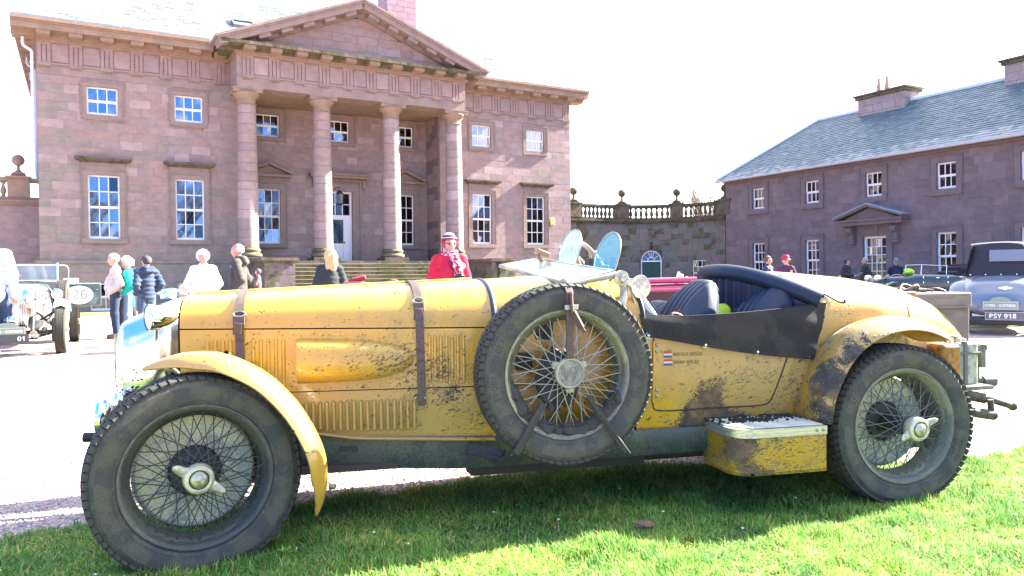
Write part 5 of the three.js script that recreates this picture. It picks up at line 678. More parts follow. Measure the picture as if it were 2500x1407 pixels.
  { const g = grp('spare_clamp', C), x = 1.583, y = 0.728, z = 0.74; const poly = Array.from({ length: 20 }, (_, i) => [0.07 * Math.cos(i / 20 * 2 * PI), 0.07 * Math.sin(i / 20 * 2 * PI)]);
    obj('cap', [move(extr(poly, 0.022, 0.004), x, y, z - 0.01), move(lathe([[0.058, 0.0], [0.058, 0.007], [0.066, 0.007], [0.068, 0]], 32).rotateX(PI / 2), x, y, z + 0.011), ...[0, 1, 2].map((k) => { const a = -PI / 2 + (k - 1) * 2.1; return move(rb(0.035, 0.03, 0.016, 0.004), x + 0.072 * Math.cos(a), y + 0.072 * Math.sin(a), z); })], capMat, g);
    obj('emblem', [[-0.042, 0.03, -0.017, -0.04], [-0.017, -0.04, -0.002, 0.02], [0.002, 0.02, 0.017, -0.04], [0.017, -0.04, 0.042, 0.03], [-0.03, 0.034, -0.012, -0.03], [0.03, 0.034, 0.012, -0.03]].map(([a, b, c, d]) => bar([x + a, y + b, z + 0.014], [x + c, y + d, z + 0.014], 0.0028, 6)), dullMetal2, g);
    const leg = (a, b, w) => { const d = V(...b).sub(V(...a)), L = d.length(), q = rb(w, L, 0.012, 0.003); q.applyQuaternion(new THREE.Quaternion().setFromUnitVectors(V(0, 1, 0), d.normalize())); q.translate((a[0] + b[0]) / 2, (a[1] + b[1]) / 2, (a[2] + b[2]) / 2); return q; };
    obj('leg', [leg([1.46, 0.6, 0.75], [1.33, 0.385, 0.755], 0.034), leg([1.325, 0.39, 0.752], [1.28, 0.33, 0.62], 0.05), leg([1.3, 0.35, 0.62], [1.17, 0.36, 0.47], 0.06)], hubMat, g); obj('leg', [leg([1.665, 0.62, 0.75], [1.845, 0.36, 0.755], 0.026), leg([1.66, 0.62, 0.756], [1.86, 0.352, 0.758], 0.012)], hubMat, g);
    obj('stay', [bb(1.545, 0.7, 0.5, 1.6, 0.76, 0.7), bb(1.4, 0.72, 0.48, 1.47, 0.8, 0.52), bb(1.5, 0.86, 0.475, 1.58, 0.96, 0.5)], black, g);
    const sg = grp('spare_strap', C); obj('band', [leg([1.583, 0.79, 0.752], [1.583, 1.085, 0.757], 0.034), leg([1.583, 1.083, 0.757], [1.583, 1.117, 0.72], 0.034), leg([1.583, 1.115, 0.725], [1.583, 1.115, 0.56], 0.034)], strapMat, sg); obj('buckle', [rb(0.062, 0.024, 0.02, 0.004, 1.587, 1.022, 0.762)], dullMetal, sg); obj('strap_end', [leg([1.586, 1.09, 0.766], [1.59, 1.0, 0.772], 0.034), leg([1.59, 1.005, 0.772], [1.625, 0.93, 0.79], 0.03), leg([1.623, 0.935, 0.79], [1.638, 0.912, 0.792], 0.018)], strapMat, sg); }
  // wings
  const wing = (name, path, z0, z1, crown, mat, uvf, wfn) => { const cv = new THREE.CatmullRomCurve3(path.map((p) => V(p[0], p[1], 0))), rows = []; const N = 54; for (let i = 0; i <= N; i++) { const t = i / N, p = cv.getPointAt(t), d = cv.getTangentAt(t), n = [-d.y, d.x]; const k = wfn(t), row = []; const M = 16; for (const [o, rev] of [[0, 0], [-0.007, 1]]) for (let j = 0; j <= M; j++) { const s = rev ? 1 - j / M : j / M, q = 2 * s - 1; const drop = crown * (Math.pow(Math.abs(q), 2.6)) * Math.min(1, k * 1.3); const zc = (z0 + z1) / 2 + (k < 1 && path.pointy ? 0 : 0); row.push([p.x + n[0] * (-drop + o), p.y + n[1] * (-drop + o), zc + q * (z1 - z0) / 2 * k * (rev ? 0.97 : 1)]); } rows.push(row); } return part(name, loft(rows, { cv: true, caps: true, uvf }), mat); };
  wing('front_wing', [[-0.19, 0.812], [-0.1, 0.85], [-0.015, 0.868], [0.11, 0.862], [0.27, 0.785], [0.36, 0.705], [0.44, 0.6], [0.515, 0.44], [0.53, 0.315], [0.512, 0.22], [0.485, 0.155]], 0.55, 0.765, 0.062, sunlitFenderPaint, carUV(-0.3, 0.65, 0.1, 1.0), (t) => Math.min(Math.pow(clamp(t / 0.3, 0.02, 1), 0.6), Math.pow(clamp((1 - t) / 0.22, 0.03, 1), 0.7)));
  part('front_wing', loft(lin(0, 1, 20).map((t) => { const a = mix(2.0, -0.3, t); return [[0.5 * Math.cos(a), 0.39 + 0.48 * Math.sin(a), -0.55], [0.5 * Math.cos(a), 0.39 + 0.48 * Math.sin(a), -0.76]]; }), { uvf: carUV(-0.3, 0.65, 0.1, 1.0) }), sunlitFenderPaint);
  each('wing_stay', [tube([[0.13, 0.86, 0.66], [0.14, 0.8, 0.5], [0.15, 0.75, 0.4]], 0.011, 12), tube([[-0.12, 0.83, 0.62], [-0.1, 0.78, 0.5], [-0.1, 0.74, 0.35]], 0.009, 12), bar([0.535, 0.27, 0.63], [0.56, 0.27, 0.64], 0.012)], dullMetal, C);
  wing('rear_wing', [[2.835, 0.44], [2.855, 0.55], [2.905, 0.67], [2.985, 0.785], [3.09, 0.868], [3.21, 0.918], [3.35, 0.937], [3.48, 0.922], [3.59, 0.88], [3.68, 0.832], [3.715, 0.815]], 0.47, 0.775, 0.06, fenderPaint, wingUV, (t) => Math.min(1, Math.pow(clamp((1 - t) / 0.1, 0.1, 1), 0.6)));
  part('rear_wing', loft(lin(0, 1, 20).map((t) => { const a = mix(3.0, 0.6, t); return [[3.345 + 0.53 * Math.cos(a), 0.4 + 0.53 * Math.sin(a), -0.5], [3.345 + 0.53 * Math.cos(a), 0.4 + 0.53 * Math.sin(a), -0.77]]; }), { uvf: carUV(2.7, 3.8, 0.35, 1.05) }), fenderPaint);
  each('wing_bolt', [[3.05, 0.9], [3.14, 0.955], [3.2, 0.965]].map(([x, y]) => sph(0.014, x, y - 0.01, 0.5, 1.4, 1, 1, 10, 8)), dullMetal, C);
  // step box
  { const g = grp('step_box', C), z0 = 0.5, z1 = 0.815, xa = 2.36, xb = 2.835, r = 0.11; const plan = (o) => { const p = [[xb, z0], [xb, z1 + o]]; for (let k = 0; k <= 10; k++) { const a = PI / 2 + k / 10 * PI / 2; p.push([xa - o + r + r * Math.cos(a), z1 + o - r + r * Math.sin(a)]); } p.push([xa - o, z0]); return p; };
    const sk = (y0, y1, o, m, uvf) => { const p = plan(o); return loft([y0, y1].map((y) => p.slice(1).map(([x, z]) => [x, y + (o ? 0 : 0), z])), { uvf }); };
    obj('box_side', sk(0.222, 0.4, 0, 0, (p) => [(p[0] - (0.815 - p[2]) * 0.8 - 2.08) / 0.97, (p[1] - 0.1) / 0.35]), boxPaint, g); obj('box_side', [bb(xb - 0.004, 0.224, z0, xb, 0.4, z1)], boxPaint, g); obj('box_bottom', new THREE.ExtrudeGeometry(new THREE.Shape(plan(0).map((p) => new THREE.Vector2(...p))), { depth: 0.01, bevelEnabled: false }).rotateX(PI / 2).translate(0, 0.234, 0), boxPaint, g);
    const al = std([0.66, 0.68, 0.66], { metalness: 0.7, roughness: 0.35, map: tyreTex }); obj('step_edge', sk(0.398, 0.439, 0.006, 0), al, g); obj('step_plate', new THREE.ExtrudeGeometry(new THREE.Shape(plan(0.004).map((p) => new THREE.Vector2(...p))), { depth: 0.012, bevelEnabled: false }).rotateX(PI / 2).translate(0, 0.437, 0), al, g);
    for (let k = 0; k < 16; k++) { const z = z0 + 0.02 + k * 0.0185; obj('tread_ridge', rb(xb - xa - (k > 9 ? 0.02 + 0.1 * Math.pow((k - 9) / 7, 2) : 0.012), 0.007, 0.008, 0.003, (xa + xb) / 2 + (k > 9 ? 0.05 * Math.pow((k - 9) / 7, 2) : 0), 0.4415, z), al, g); }
    obj('mud_cake', (() => { const q = []; for (let i = 0; i < 520; i++) { const c = R() < 0.4; const x = c ? 2.56 + (R() + R() - 1) * 0.14 : R() < 0.5 ? 2.34 + R() * 0.47 : 2.65 + R() * 0.17, z = c ? 0.63 + (R() + R() - 1) * 0.05 : 0.5 + R() * R() * 0.2; q.push(new THREE.IcosahedronGeometry(0.003 + R() * 0.008, 0).rotateX(R() * 6).rotateY(R() * 6).translate(x, 0.444, z)); } return q; })(), mudMat, g).userData.kind = 'stuff';
    each('rivet', [[2.78, 0.42], [2.815, 0.42], ...Array.from({ length: 6 }, (_, k) => [2.47 + k * 0.065, 0.38]), [2.6, 0.25], [2.75, 0.25], [2.8, 0.28]].map(([x, y], i) => sph(i < 2 ? 0.009 : 0.005, x, y, z1 + (i < 2 ? 0.007 : 0.001), 1, 1, 0.6, 10, 6)), dullMetal, g); }
  // folded windscreen, aero screens, steering wheel, mirror
  { const g = grp('folding_windscreen', C), c = [[1.655, 1.125, 0.48], [1.545, 1.228, -0.48], [1.78, 1.266, -0.48], [1.9, 1.182, 0.475]]; obj('frame', [bar(c[0], c[1], 0.011), bar(c[1], c[2], 0.01), bar(c[2], c[3], 0.009), bar(c[3], c[0], 0.01)], dullMetal, g); const q = new THREE.BufferGeometry(); const N = V(...c[1]).sub(V(...c[0])).cross(V(...c[3]).sub(V(...c[0]))).normalize().multiplyScalar(0.003); const pts = [...c.map((p) => V(...p).add(N)), ...c.map((p) => V(...p).sub(N))]; q.setFromPoints(pts); q.setIndex([0, 1, 2, 0, 2, 3, 4, 6, 5, 4, 7, 6, 0, 4, 1, 1, 4, 5, 1, 5, 2, 2, 5, 6, 2, 6, 3, 3, 6, 7, 3, 7, 0, 0, 7, 4]); const q2 = q.toNonIndexed(); q2.computeVertexNormals(); obj('glass', q2, phy([0.85, 0.93, 0.92], { metalness: 0.0, roughness: 0.06, transmission: 0.6, thickness: 0, ior: 1.7, clearcoat: 1 }), g);
    obj('arm', [loft(lin(0, 1, 8).map((t) => { const p = V(1.9, 1.165, 0.5).lerp(V(1.65, 1.118, 0.5), t), w = mix(0.016, 0.011, t); return [[p.x, p.y + w, p.z], [p.x, p.y, p.z + 0.008], [p.x, p.y - w, p.z], [p.x, p.y, p.z - 0.008]]; }), { cv: true, caps: true }), rb(0.03, 0.06, 0.02, 0.006, 1.645, 1.125, 0.5, 0, 0, 0.5)], nutMat, g); obj('wing_nut', [cyl(0.036, 0.036, 0.03, 1.925, 1.15, 0.505, 20, 'z'), cyl(0.018, 0.018, 0.03, 1.93, 1.145, 0.53, 14, 'z'), rb(0.05, 0.02, 0.012, 0.005, 1.935, 1.125, 0.55, 0, 0, 0.7)], nutMat, g); each('pillar', [tube([[1.925, 1.15, 0.49], [1.945, 1.1, 0.49], [1.935, 1.03, 0.5], [1.91, 0.98, 0.505]], 0.022, 20, 8), tube([[1.97, 1.1, 0.5], [2.0, 1.02, 0.51], [2.02, 0.985, 0.52]], 0.005), bar([1.925, 1.15, -0.49], [1.91, 0.98, -0.5], 0.02)], nutMat, g); }
  const aero = (x, y, z, ry, m) => { const g = grp('aero_screen', C); g.position.set(x, y, z); g.rotation.order = 'YZX'; g.rotation.y = ry; g.rotation.z = -0.3; const s = new THREE.Shape(); s.moveTo(-0.08, -0.13); s.lineTo(-0.11, 0.0); s.absellipse(0, 0.0, 0.11, 0.13, PI, 0, true); s.lineTo(0.08, -0.13); s.lineTo(-0.08, -0.13); const mk = (d, o) => new THREE.ExtrudeGeometry(s, { depth: d, bevelEnabled: false, curveSegments: 20 }).rotateY(-PI / 2).translate(o, 0, 0); obj('glass', mk(0.005, 0), m, g); const p = s.getPoints(24).map((q) => [-0.0025, q.y, q.x]); obj('rim', tube(p, 0.004, 80, 6, true), dullMetal, g); obj('mount', [bar([0.0, -0.1, 0.085], [0.01, -0.18, 0.08], 0.009), bar([0, -0.1, -0.085], [0.01, -0.18, -0.08], 0.009), cyl(0.016, 0.016, 0.02, -0.002, -0.11, 0.09, 14, 'z'), cyl(0.016, 0.016, 0.02, -0.002, -0.11, -0.09, 14, 'z')], dullMetal, g); };
  aero(1.955, 1.262, 0.24, 0.25, phy([0.62, 0.95, 0.97], { transmission: 0.92, roughness: 0.04, thickness: 0, clearcoat: 1 })); aero(1.90, 1.305, -0.22, 0.25, phy([0.8, 0.95, 0.95], { transmission: 0.7, roughness: 0.06, thickness: 0, clearcoat: 1 }));
  { const g = grp('steering_wheel', C); g.position.set(2.05, 1.185, -0.24); g.rotation.z = 0.5; const q = (x) => x.rotateY(PI / 2); obj('grip', q(new THREE.TorusGeometry(0.195, 0.0135, 12, 48)), std([0.3, 0.2, 0.13], { roughness: 0.45 }), g); obj('wheel_spokes', [0, 1, 2, 3].map((k) => q(bar([0, 0, 0], [0.19 * Math.cos(k * PI / 2 + 0.7), 0.19 * Math.sin(k * PI / 2 + 0.7), 0], 0.007))), dullMetal, g); obj('boss', q(cyl(0.035, 0.03, 0.04, 0, 0, 0, 18, 'z')), black, g); obj('column', bar([0, 0, 0], [-0.35, 0, 0], 0.02), black, g); }
  { const g = grp('rear_view_mirror', C); g.position.set(2.03, 1.103, 0.5); g.rotation.y = 0.25; g.rotation.x = 0.0; obj('shell', lathe([[0, -0.03], [0.03, -0.026], [0.052, -0.012], [0.0605, 0], [0.058, 0.004]], 28).rotateX(PI / 2), chrome, g); obj('mirror_glass', cyl(0.057, 0.057, 0.004, 0, 0, 0.002, 28, 'z'), std([0.5, 0.52, 0.54], { metalness: 0.9, roughness: 0.3, map: dirtTex }), g); obj('stalk', [bar([-0.05, 0.0, -0.01], [-0.1, 0.03, 0], 0.008), bar([-0.06, 0.01, -0.01], [-0.1, 0.05, 0.0], 0.012)], chrome, g); }
  part('cockpit_tube', [bar([2.035, 1.07, 0.44], [2.125, 0.93, 0.47], 0.022, 14)], std([0.4, 0.47, 0.55], { metalness: 0.6, roughness: 0.3 }));
  part('trip_meter', [rb(0.07, 0.09, 0.09, 0.008, 1.955, 1.215, 0.02), rb(0.05, 0.06, 0.06, 0.008, 2.0, 1.19, 0.06), bar([1.98, 1.19, 0.06], [2.02, 1.12, 0.1], 0.006)], black);
  part('wiper_motor', [rb(0.09, 0.03, 0.05, 0.006, 1.77, 1.3, -0.35, 0, 0.3, -0.35), bar([1.74, 1.29, -0.35], [1.8, 1.2, -0.35], 0.012)], std([0.3, 0.17, 0.08], { roughness: 0.5 }));
  // tail: rack, lamp, spring ends and damper
  const rackM = std([0.25, 0.25, 0.23], { map: dirtTex, roughness: 0.6, metalness: 0.3 });
  part('luggage_rack', [bb(3.72, 0.715, -0.3, 4.16, 0.745, 0.42), bb(3.7, 0.55, 0.36, 4.14, 0.75, 0.385), bb(4.12, 0.62, -0.3, 4.15, 0.75, 0.42), bb(3.74, 0.53, 0.38, 4.0, 0.55, 0.62), bb(3.98, 0.5, 0.38, 4.01, 0.7, 0.4)], rackM);
  part('dark_backing', [cyl(0.25, 0.25, 0.02, 3.36, 0.42, 0.46, 32, 'z'), bb(3.45, 0.2, 0.42, 3.92, 0.62, 0.44)], hubMat);  // dark disc and panel added to hide bright ground seen through the wheel
  part('inner_wing', [bb(3.02, 0.55, 0.44, 3.72, 0.86, 0.46)], std([0.42, 0.33, 0.17], { roughness: 0.8, map: dirtTex }));
  part('tail_lamp', [cyl(0.04, 0.036, 0.09, 4.275, 0.522, 0.3, 20, 'x'), cyl(0.03, 0.03, 0.08, 4.2, 0.53, 0.3, 14, 'x')], std([0.09, 0.075, 0.065], { roughness: 0.6 }));
  part('spring_shackle', [bar([4.12, 0.45, 0.3], [4.26, 0.42, 0.3], 0.03, 12), bar([4.25, 0.43, 0.3], [4.46, 0.365, 0.3], 0.024, 12, 0.02), sph(0.027, 4.46, 0.365, 0.3), bar([4.26, 0.42, 0.34], [4.27, 0.33, 0.34], 0.018, 10), sph(0.03, 4.275, 0.33, 0.34), bar([4.1, 0.36, 0.34], [4.27, 0.33, 0.34], 0.03, 10), bar([3.5, 0.4, 0.33], [4.12, 0.42, 0.33], 0.02, 8)], std([0.1, 0.085, 0.075], { roughness: 0.7, map: dirtTex }));
}
// things strapped to or lying in the car
const carPos = [-1.4603, 0, -3.7596], carTurn = 13.5 * PI / 180;
{ const t = thing('luggage_trunk', 'brown canvas luggage trunk with leather straps on the tail of the yellow car', 'trunk', carPos, carTurn); const cm = std([0.19, 0.15, 0.125], { map: fabricTex0, roughness: 0.85 });
  obj('case', rb(0.43, 0.25, 0.76, 0.012, 3.945, 0.872, -0.08), cm, t); obj('lid', [rb(0.445, 0.085, 0.78, 0.012, 3.945, 1.0, -0.08), bb(3.722, 0.955, 0.304, 4.168, 0.965, 0.318)], std([0.21, 0.165, 0.14], { map: fabricTex0, roughness: 0.8 }), t); obj('leather_corner', [rb(0.05, 0.1, 0.02, 0.004, 3.75, 1.0, 0.312)], std([0.4, 0.16, 0.05], { map: leatherTex, roughness: 0.6 }), t);
  obj('number', new TextGeometry('4', { font: fontBold, size: 0.075, depth: 0.002, curveSegments: 3 }).translate(3.86, 0.83, 0.3), std([0.36, 0.34, 0.3]), t);
  for (const [a, b] of [[0.16, 0], [-0.14, 1]]) obj('strap', [tube([[3.74, 1.045, a], [3.83, 1.06, a + 0.03], [3.9, 1.085, a + 0.02], [3.98, 1.05, a - 0.03], [4.06, 1.062, a], [4.12, 1.046, a]], 0.009, 40, 6), tube([[3.8, 1.05, a], [3.87, 1.09, a - 0.05], [3.95, 1.07, a - 0.05], [4.02, 1.05, a + 0.02]], 0.007, 30, 6), rb(0.06, 0.02, 0.03, 0.005, 3.95, 1.055, a)], strapMat, t); }
{ const t = thing('fuel_can', 'orange and grey metal fuel can strapped behind the rear wheel of the yellow car', 'can', carPos, carTurn); obj('can_body', [rb(0.14, 0.24, 0.13, 0.02, 3.9, 0.66, 0.49)], std([0.36, 0.4, 0.36], { map: dirtTex, roughness: 0.55 }), t); obj('can_body', [rb(0.13, 0.24, 0.14, 0.03, 3.785, 0.655, 0.5)], std([0.36, 0.17, 0.03], { map: dirtTex, roughness: 0.6 }), t).userData.label = 'orange brown can at the left'; obj('cap', [cyl(0.02, 0.02, 0.02, 3.88, 0.79, 0.5), tube([[3.8, 0.785, 0.5], [3.85, 0.81, 0.5], [3.93, 0.785, 0.5]], 0.008)], dullMetal, t); obj('strap', [rb(0.024, 0.25, 0.14, 0.004, 3.88, 0.66, 0.492), rb(0.16, 0.012, 0.145, 0.003, 3.9, 0.72, 0.49)], std([0.12, 0.11, 0.1], { roughness: 0.8 }), t); }
{ const g = new THREE.IcosahedronGeometry(0.085, 5), p = g.attributes.position; for (let i = 0; i < p.count; i++) { const k = 0.5 + 0.95 * fbm(p.getX(i) * 26 + 3, p.getY(i) * 30 + p.getZ(i) * 22, 5, 4); p.setXYZ(i, p.getX(i) * k * 0.9, p.getY(i) * k * 0.75, p.getZ(i) * k * 1.1); } const q = mergeVertices(g); q.computeVertexNormals(); q.translate(2.66, 0.925, 0.1); const t = obj('safety_vest', q, std([0.5, 0.62, 0.02], { roughness: 0.7 })); t.position.set(...carPos); t.rotation.y = carTurn; tag(t, 'crumpled fluorescent yellow vest lying between the seats of the yellow car', 'vest'); }
{ const t = obj('leather_glove', [tube([[2.2, 0.94, 0.46], [2.22, 0.965, 0.45], [2.26, 0.96, 0.44], [2.29, 0.94, 0.44]], 0.009), tube([[2.26, 0.94, 0.4], [2.285, 0.978, 0.39], [2.3, 0.95, 0.39]], 0.007)], std([0.14, 0.045, 0.035], { roughness: 0.6 })); t.position.set(...carPos); t.rotation.y = carTurn; tag(t, 'dark red leather strap poking up in front of the seat', 'strap'); }
// ---------------------------------------------------------------- people: smooth distance fields meshed by surface nets
const fabricTex = dataTex(256, 256, (u, v) => 0.82 + 0.22 * fbm(u * 9, v * 9, 5, 4, 9) + 0.1 * (vn(u * 128, v * 128, 6, 128) - 0.5));
fabricTex.repeat.set(2, 2);
const cloth = (c, o = {}) => std(c, { map: fabricTex, roughness: 0.9, ...o });
const skinMat = phy([0.47, 0.25, 0.175], { roughness: 0.55 }), jean = cloth([0.035, 0.06, 0.13]);
function person(pos, yaw, label, o) {
  const { H = 1.74, skin = skinMat, top = cloth([0.1, 0.1, 0.1]), legs = jean, arms = 'pocket', g = 1, shoe = std([0.06, 0.04, 0.03]), hair, hairC = [0.7, 0.69, 0.66], headYaw = 0, headTilt = 0, coat = 0.86, puff = 0, fem = 0, group, collar, rightKnee = 0, cell = 0.016 } = o;
  const P = thing('person', label, 'person', pos, yaw * PI / 180, group); const s = H / 1.75; P.scale.setScalar(s);
  const sh = 0.185 - 0.018 * fem, sg = g;
  const arm = (m) => { const S = [m * sh, 1.42, 0]; let E, Wr; if (arms === 'pocket') { E = [m * (0.235 + 0.03 * sg), 1.15, -0.1]; Wr = [m * 0.19, 0.97, 0.1]; } else if (arms === 'hold') { E = [m * 0.25, 1.16, -0.01]; Wr = [m * 0.07, 1.13, 0.27]; } else if (arms === 'mouth' && m > 0) { E = [m * 0.24, 1.17, 0.08]; Wr = [m * 0.08, 1.4, 0.17]; } else { E = [m * (0.24 + 0.04 * (sg - 1)), 1.14, -0.03]; Wr = [m * (0.25 + 0.06 * (sg - 1)), 0.88, 0.06]; } return [S, E, Wr]; };
  const A = [arm(1), arm(-1)];
  const leg = (m) => rightKnee && m < 0 ? [[m * 0.09, 0.93, 0], [m * 0.12, 0.72, 0.34], [m * 0.12, 0.33, 0.26]] : [[m * 0.09, 0.93, 0], [m * 0.1, 0.5, 0.015], [m * 0.1, 0.09, -0.02]];
  const Lg = [leg(1), leg(-1)];
  // one continuous body from feet to neck
  const body = [[[0, 0.98, 0], [0, 1.3, 0], 0.115, 0.13, 1.3], [[0, 1.3, 0], [0, 1.44, -0.01], 0.13, 0.09, 1.2], [[0, 1.42, -0.01], [0, 1.56, 0.01], 0.056, 0.053]];
  for (const [S, E, Wr] of A) body.push([S, E, 0.05, 0.04], [E, Wr, 0.04, 0.027]);
  for (const [h, k, a] of Lg) body.push([h, k, 0.075, 0.05], [k, a, 0.048, 0.033], [a, [a[0], a[1] - 0.04, a[2] + 0.12], 0.035, 0.028]);
  const hs = [meshBones(body, 0.04, 0.02)];
  // head
  const hd = [[[0, 1.665, -0.012], [0, 1.655, 0.012], 0.092, 0.088, 1.0], [[0, 1.6, 0.02], [0, 1.575, 0.05], 0.062, 0.042, 1.0], [[0, 1.64, 0.088], [0, 1.612, 0.108], 0.011, 0.016], [[-0.03, 1.665, 0.083], [0.03, 1.665, 0.083], 0.012, 0.012], [[-0.025, 1.612, 0.062], [0.025, 1.612, 0.062], 0.02, 0.02], [[-0.018, 1.588, 0.083], [0.018, 1.588, 0.083], 0.009, 0.009], [[0, 1.5, 0], [0, 1.58, 0.005], 0.055, 0.055]]; for (const m of [-1, 1]) hd.push([[m * 0.084, 1.655, -0.002], [m * 0.088, 1.625, 0.006], 0.015, 0.011]);
  const HM = new THREE.Matrix4().makeTranslation(0, 1.54, 0).multiply(new THREE.Matrix4().makeRotationY(headYaw * PI / 180)).multiply(new THREE.Matrix4().makeRotationX(headTilt * PI / 180)).multiply(new THREE.Matrix4().makeTranslation(0, -1.54, 0));
  const onHead = (q) => q.applyMatrix4(HM);
  hs.push(onHead(meshBones(hd, 0.022, 0.0085)));
  if (arms !== 'pocket') for (const [i, [S, E, Wr]] of A.entries()) { const m = i ? -1 : 1, d = V(...Wr).sub(V(...E)).normalize(), q = new THREE.Quaternion().setFromUnitVectors(V(0, -1, 0), d); const fb = [[[0, 0, 0], [0, -0.07, 0], 0.024, 0.03, 1.5]]; for (let f = 0; f < 4; f++) { const x = (f - 1.5) * 0.019, l = [0.062, 0.075, 0.07, 0.054][f]; fb.push([[x, -0.08, 0], [x * 1.05, -0.08 - l * 0.55, 0.012], 0.0095, 0.0085], [[x * 1.05, -0.08 - l * 0.55, 0.012], [x * 1.02, -0.08 - l * 0.85, 0.035], 0.0085, 0.0075]); } fb.push([[-m * 0.022, -0.025, 0.006], [-m * 0.046, -0.06, 0.026], 0.0115, 0.0095], [[-m * 0.046, -0.06, 0.026], [-m * 0.044, -0.085, 0.04], 0.0095, 0.008]); hs.push(meshBones(fb, 0.008, 0.006).applyQuaternion(q).translate(...Wr)); }
  obj('body', hs, skin, P);
  const eyes = [-1, 1].map((m) => onHead(sph(0.0115, m * 0.031, 1.648, 0.078, 1.3, 0.75, 0.9, 10, 8)));
  if (o.glasses) { obj('sunglasses', [...[-1, 1].map((m) => onHead(rb(0.048, 0.032, 0.01, 0.004, m * 0.031, 1.648, 0.093))), onHead(bar([-0.09, 1.652, 0.05], [-0.05, 1.654, 0.092], 0.003, 5)), onHead(bar([0.09, 1.652, 0.05], [0.05, 1.654, 0.092], 0.003, 5)), onHead(bar([-0.015, 1.654, 0.098], [0.015, 1.654, 0.098], 0.003, 5))], black, P); }
  obj('eyes', eyes, std([0.06, 0.045, 0.04], { roughness: 0.3 }), P); obj('mouth', onHead(rb(0.042, 0.007, 0.012, 0.003, 0, 1.592, 0.088)), std([0.3, 0.1, 0.09]), P);
  // trousers and shoes
  const tr = [[[0, 1.0, 0], [0, 0.93, 0], 0.125 * sg, 0.13 * sg, 1.2]]; for (const [h, k, a] of Lg) tr.push([h, k, 0.1, 0.077], [k, [a[0], a[1] + 0.02, a[2]], 0.077, 0.07]);
  obj('trousers', meshBones(tr, 0.05, 0.018, (d, x, y, z) => d - 0.012 * (fbm(x * 14 + 3, y * 11 + z * 9, 21, 3) - 0.5)), legs, P);
  obj('shoes', Lg.map(([h, k, a]) => meshBones([[[a[0], a[1] - 0.035, a[2] - 0.03], [a[0], a[1] - 0.045, a[2] + 0.15], 0.05, 0.042]], 0.02, 0.013)), shoe, P);
  // jacket
  const jk = [[[0, coat + 0.06, 0], [0, 1.22, 0.005], 0.155 * sg, 0.145 * sg, 1.22], [[0, 1.22, 0.005], [0, 1.38, -0.01], 0.145 * sg, 0.12 * sg, 1.2], [[-sh * 0.82, 1.425, -0.01], [sh * 0.82, 1.425, -0.01], 0.068, 0.068], [[0, 1.44, -0.02], [0, 1.5, -0.012], 0.085, 0.072]];
  if (fem) jk.push([[-0.055, 1.29, 0.09], [0.055, 1.29, 0.09], 0.07, 0.07]); if (o.belly) jk.push([[0, 1.08, 0.06], [0, 1.18, 0.06], 0.14 * sg, 0.12 * sg, 1.1]);
  for (const [S, E, Wr] of A) jk.push([S, E, 0.075 * (0.7 + 0.3 * sg), 0.064 * (0.6 + 0.4 * sg)], [E, Wr, 0.064 * (0.6 + 0.4 * sg), 0.052]);
  if (o.hood) jk.push([[-0.07, 1.5, -0.09], [0.07, 1.5, -0.09], 0.05, 0.05], [[-0.06, 1.45, -0.13], [0.06, 1.45, -0.13], 0.05, 0.05]);
  obj('jacket', meshBones(jk, 0.045, cell, (d, x, y, z) => d - 0.024 * (fbm(x * 10 + 7, y * 13 + z * 8, 5, 3) - 0.5) - 0.008 * (1 - Math.abs(Math.sin(y * 30 + x * 20 * Math.sin(z * 9)))) * (puff ? 0 : 1) - puff * 0.02 * Math.abs(Math.sin(y * 34)) + puff * 0.006), top, P);
  if (collar) obj('collar', meshBones([[[-0.045, 1.475, 0.03], [0.045, 1.475, 0.03], 0.035, 0.035], [[0, 1.47, 0.06], [0, 1.36, 0.115], 0.025, 0.02]], 0.03, 0.012), cloth(collar), P);
  // hair or hat
  const hairM = o.hairMat || std(hairC, { roughness: 0.8, bumpMap: stoneBump, bumpScale: 0.02 });
  const cap = (r, front, low, back, w) => netMesh((x, y, z) => { const d = Math.hypot(x / 1.0, (y - 1.672), (z + 0.012) / 1.08) - r - 0.01 * (fbm(x * 40, y * 40 + z * 40, 3, 3) - 0.5) * w; const cut = Math.max(z - (front + (y - 1.70) * -0.15), 0) > 0 ? (1.725 + (z - front) * -0.1) - y : low - y + (z < back ? -0.06 : 0); return Math.max(d, cut, -(Math.hypot(x, y - 1.66, z) - r + 0.03)); }, [-0.15, 1.45, -0.18], [0.15, 1.82, 0.16], 0.01);
  if (hair === 'short') obj('hair', onHead(cap(0.105, 0.035, 1.655, -0.03, 1)), hairM, P);
  if (hair === 'bald') obj('hair', onHead(netMesh((x, y, z) => Math.max(Math.hypot(x, y - 1.665, z + 0.012) - 0.098 - 0.004 * fbm(x * 60, y * 60, 2, 2), y - 1.685 - 0.03 * sst(-0.05, 0.05, -z), 1.6 - y, z - 0.02, -(Math.hypot(x, y - 1.66, z) - 0.08)), [-0.13, 1.56, -0.14], [0.13, 1.76, 0.1], 0.01)), hairM, P);
  if (hair === 'curly') obj('hair', onHead(netMesh((x, y, z) => Math.max(Math.hypot(x, y - 1.68, (z + 0.02)) - 0.118 - 0.03 * (fbm(x * 34 + 3, y * 34, 4, 2) + fbm(z * 34, y * 30, 7, 2) - 1), (z > 0.03 ? 1.72 : 1.6) - y, -(Math.hypot(x, y - 1.66, z) - 0.075)), [-0.17, 1.54, -0.19], [0.17, 1.85, 0.16], 0.012)), hairM, P);
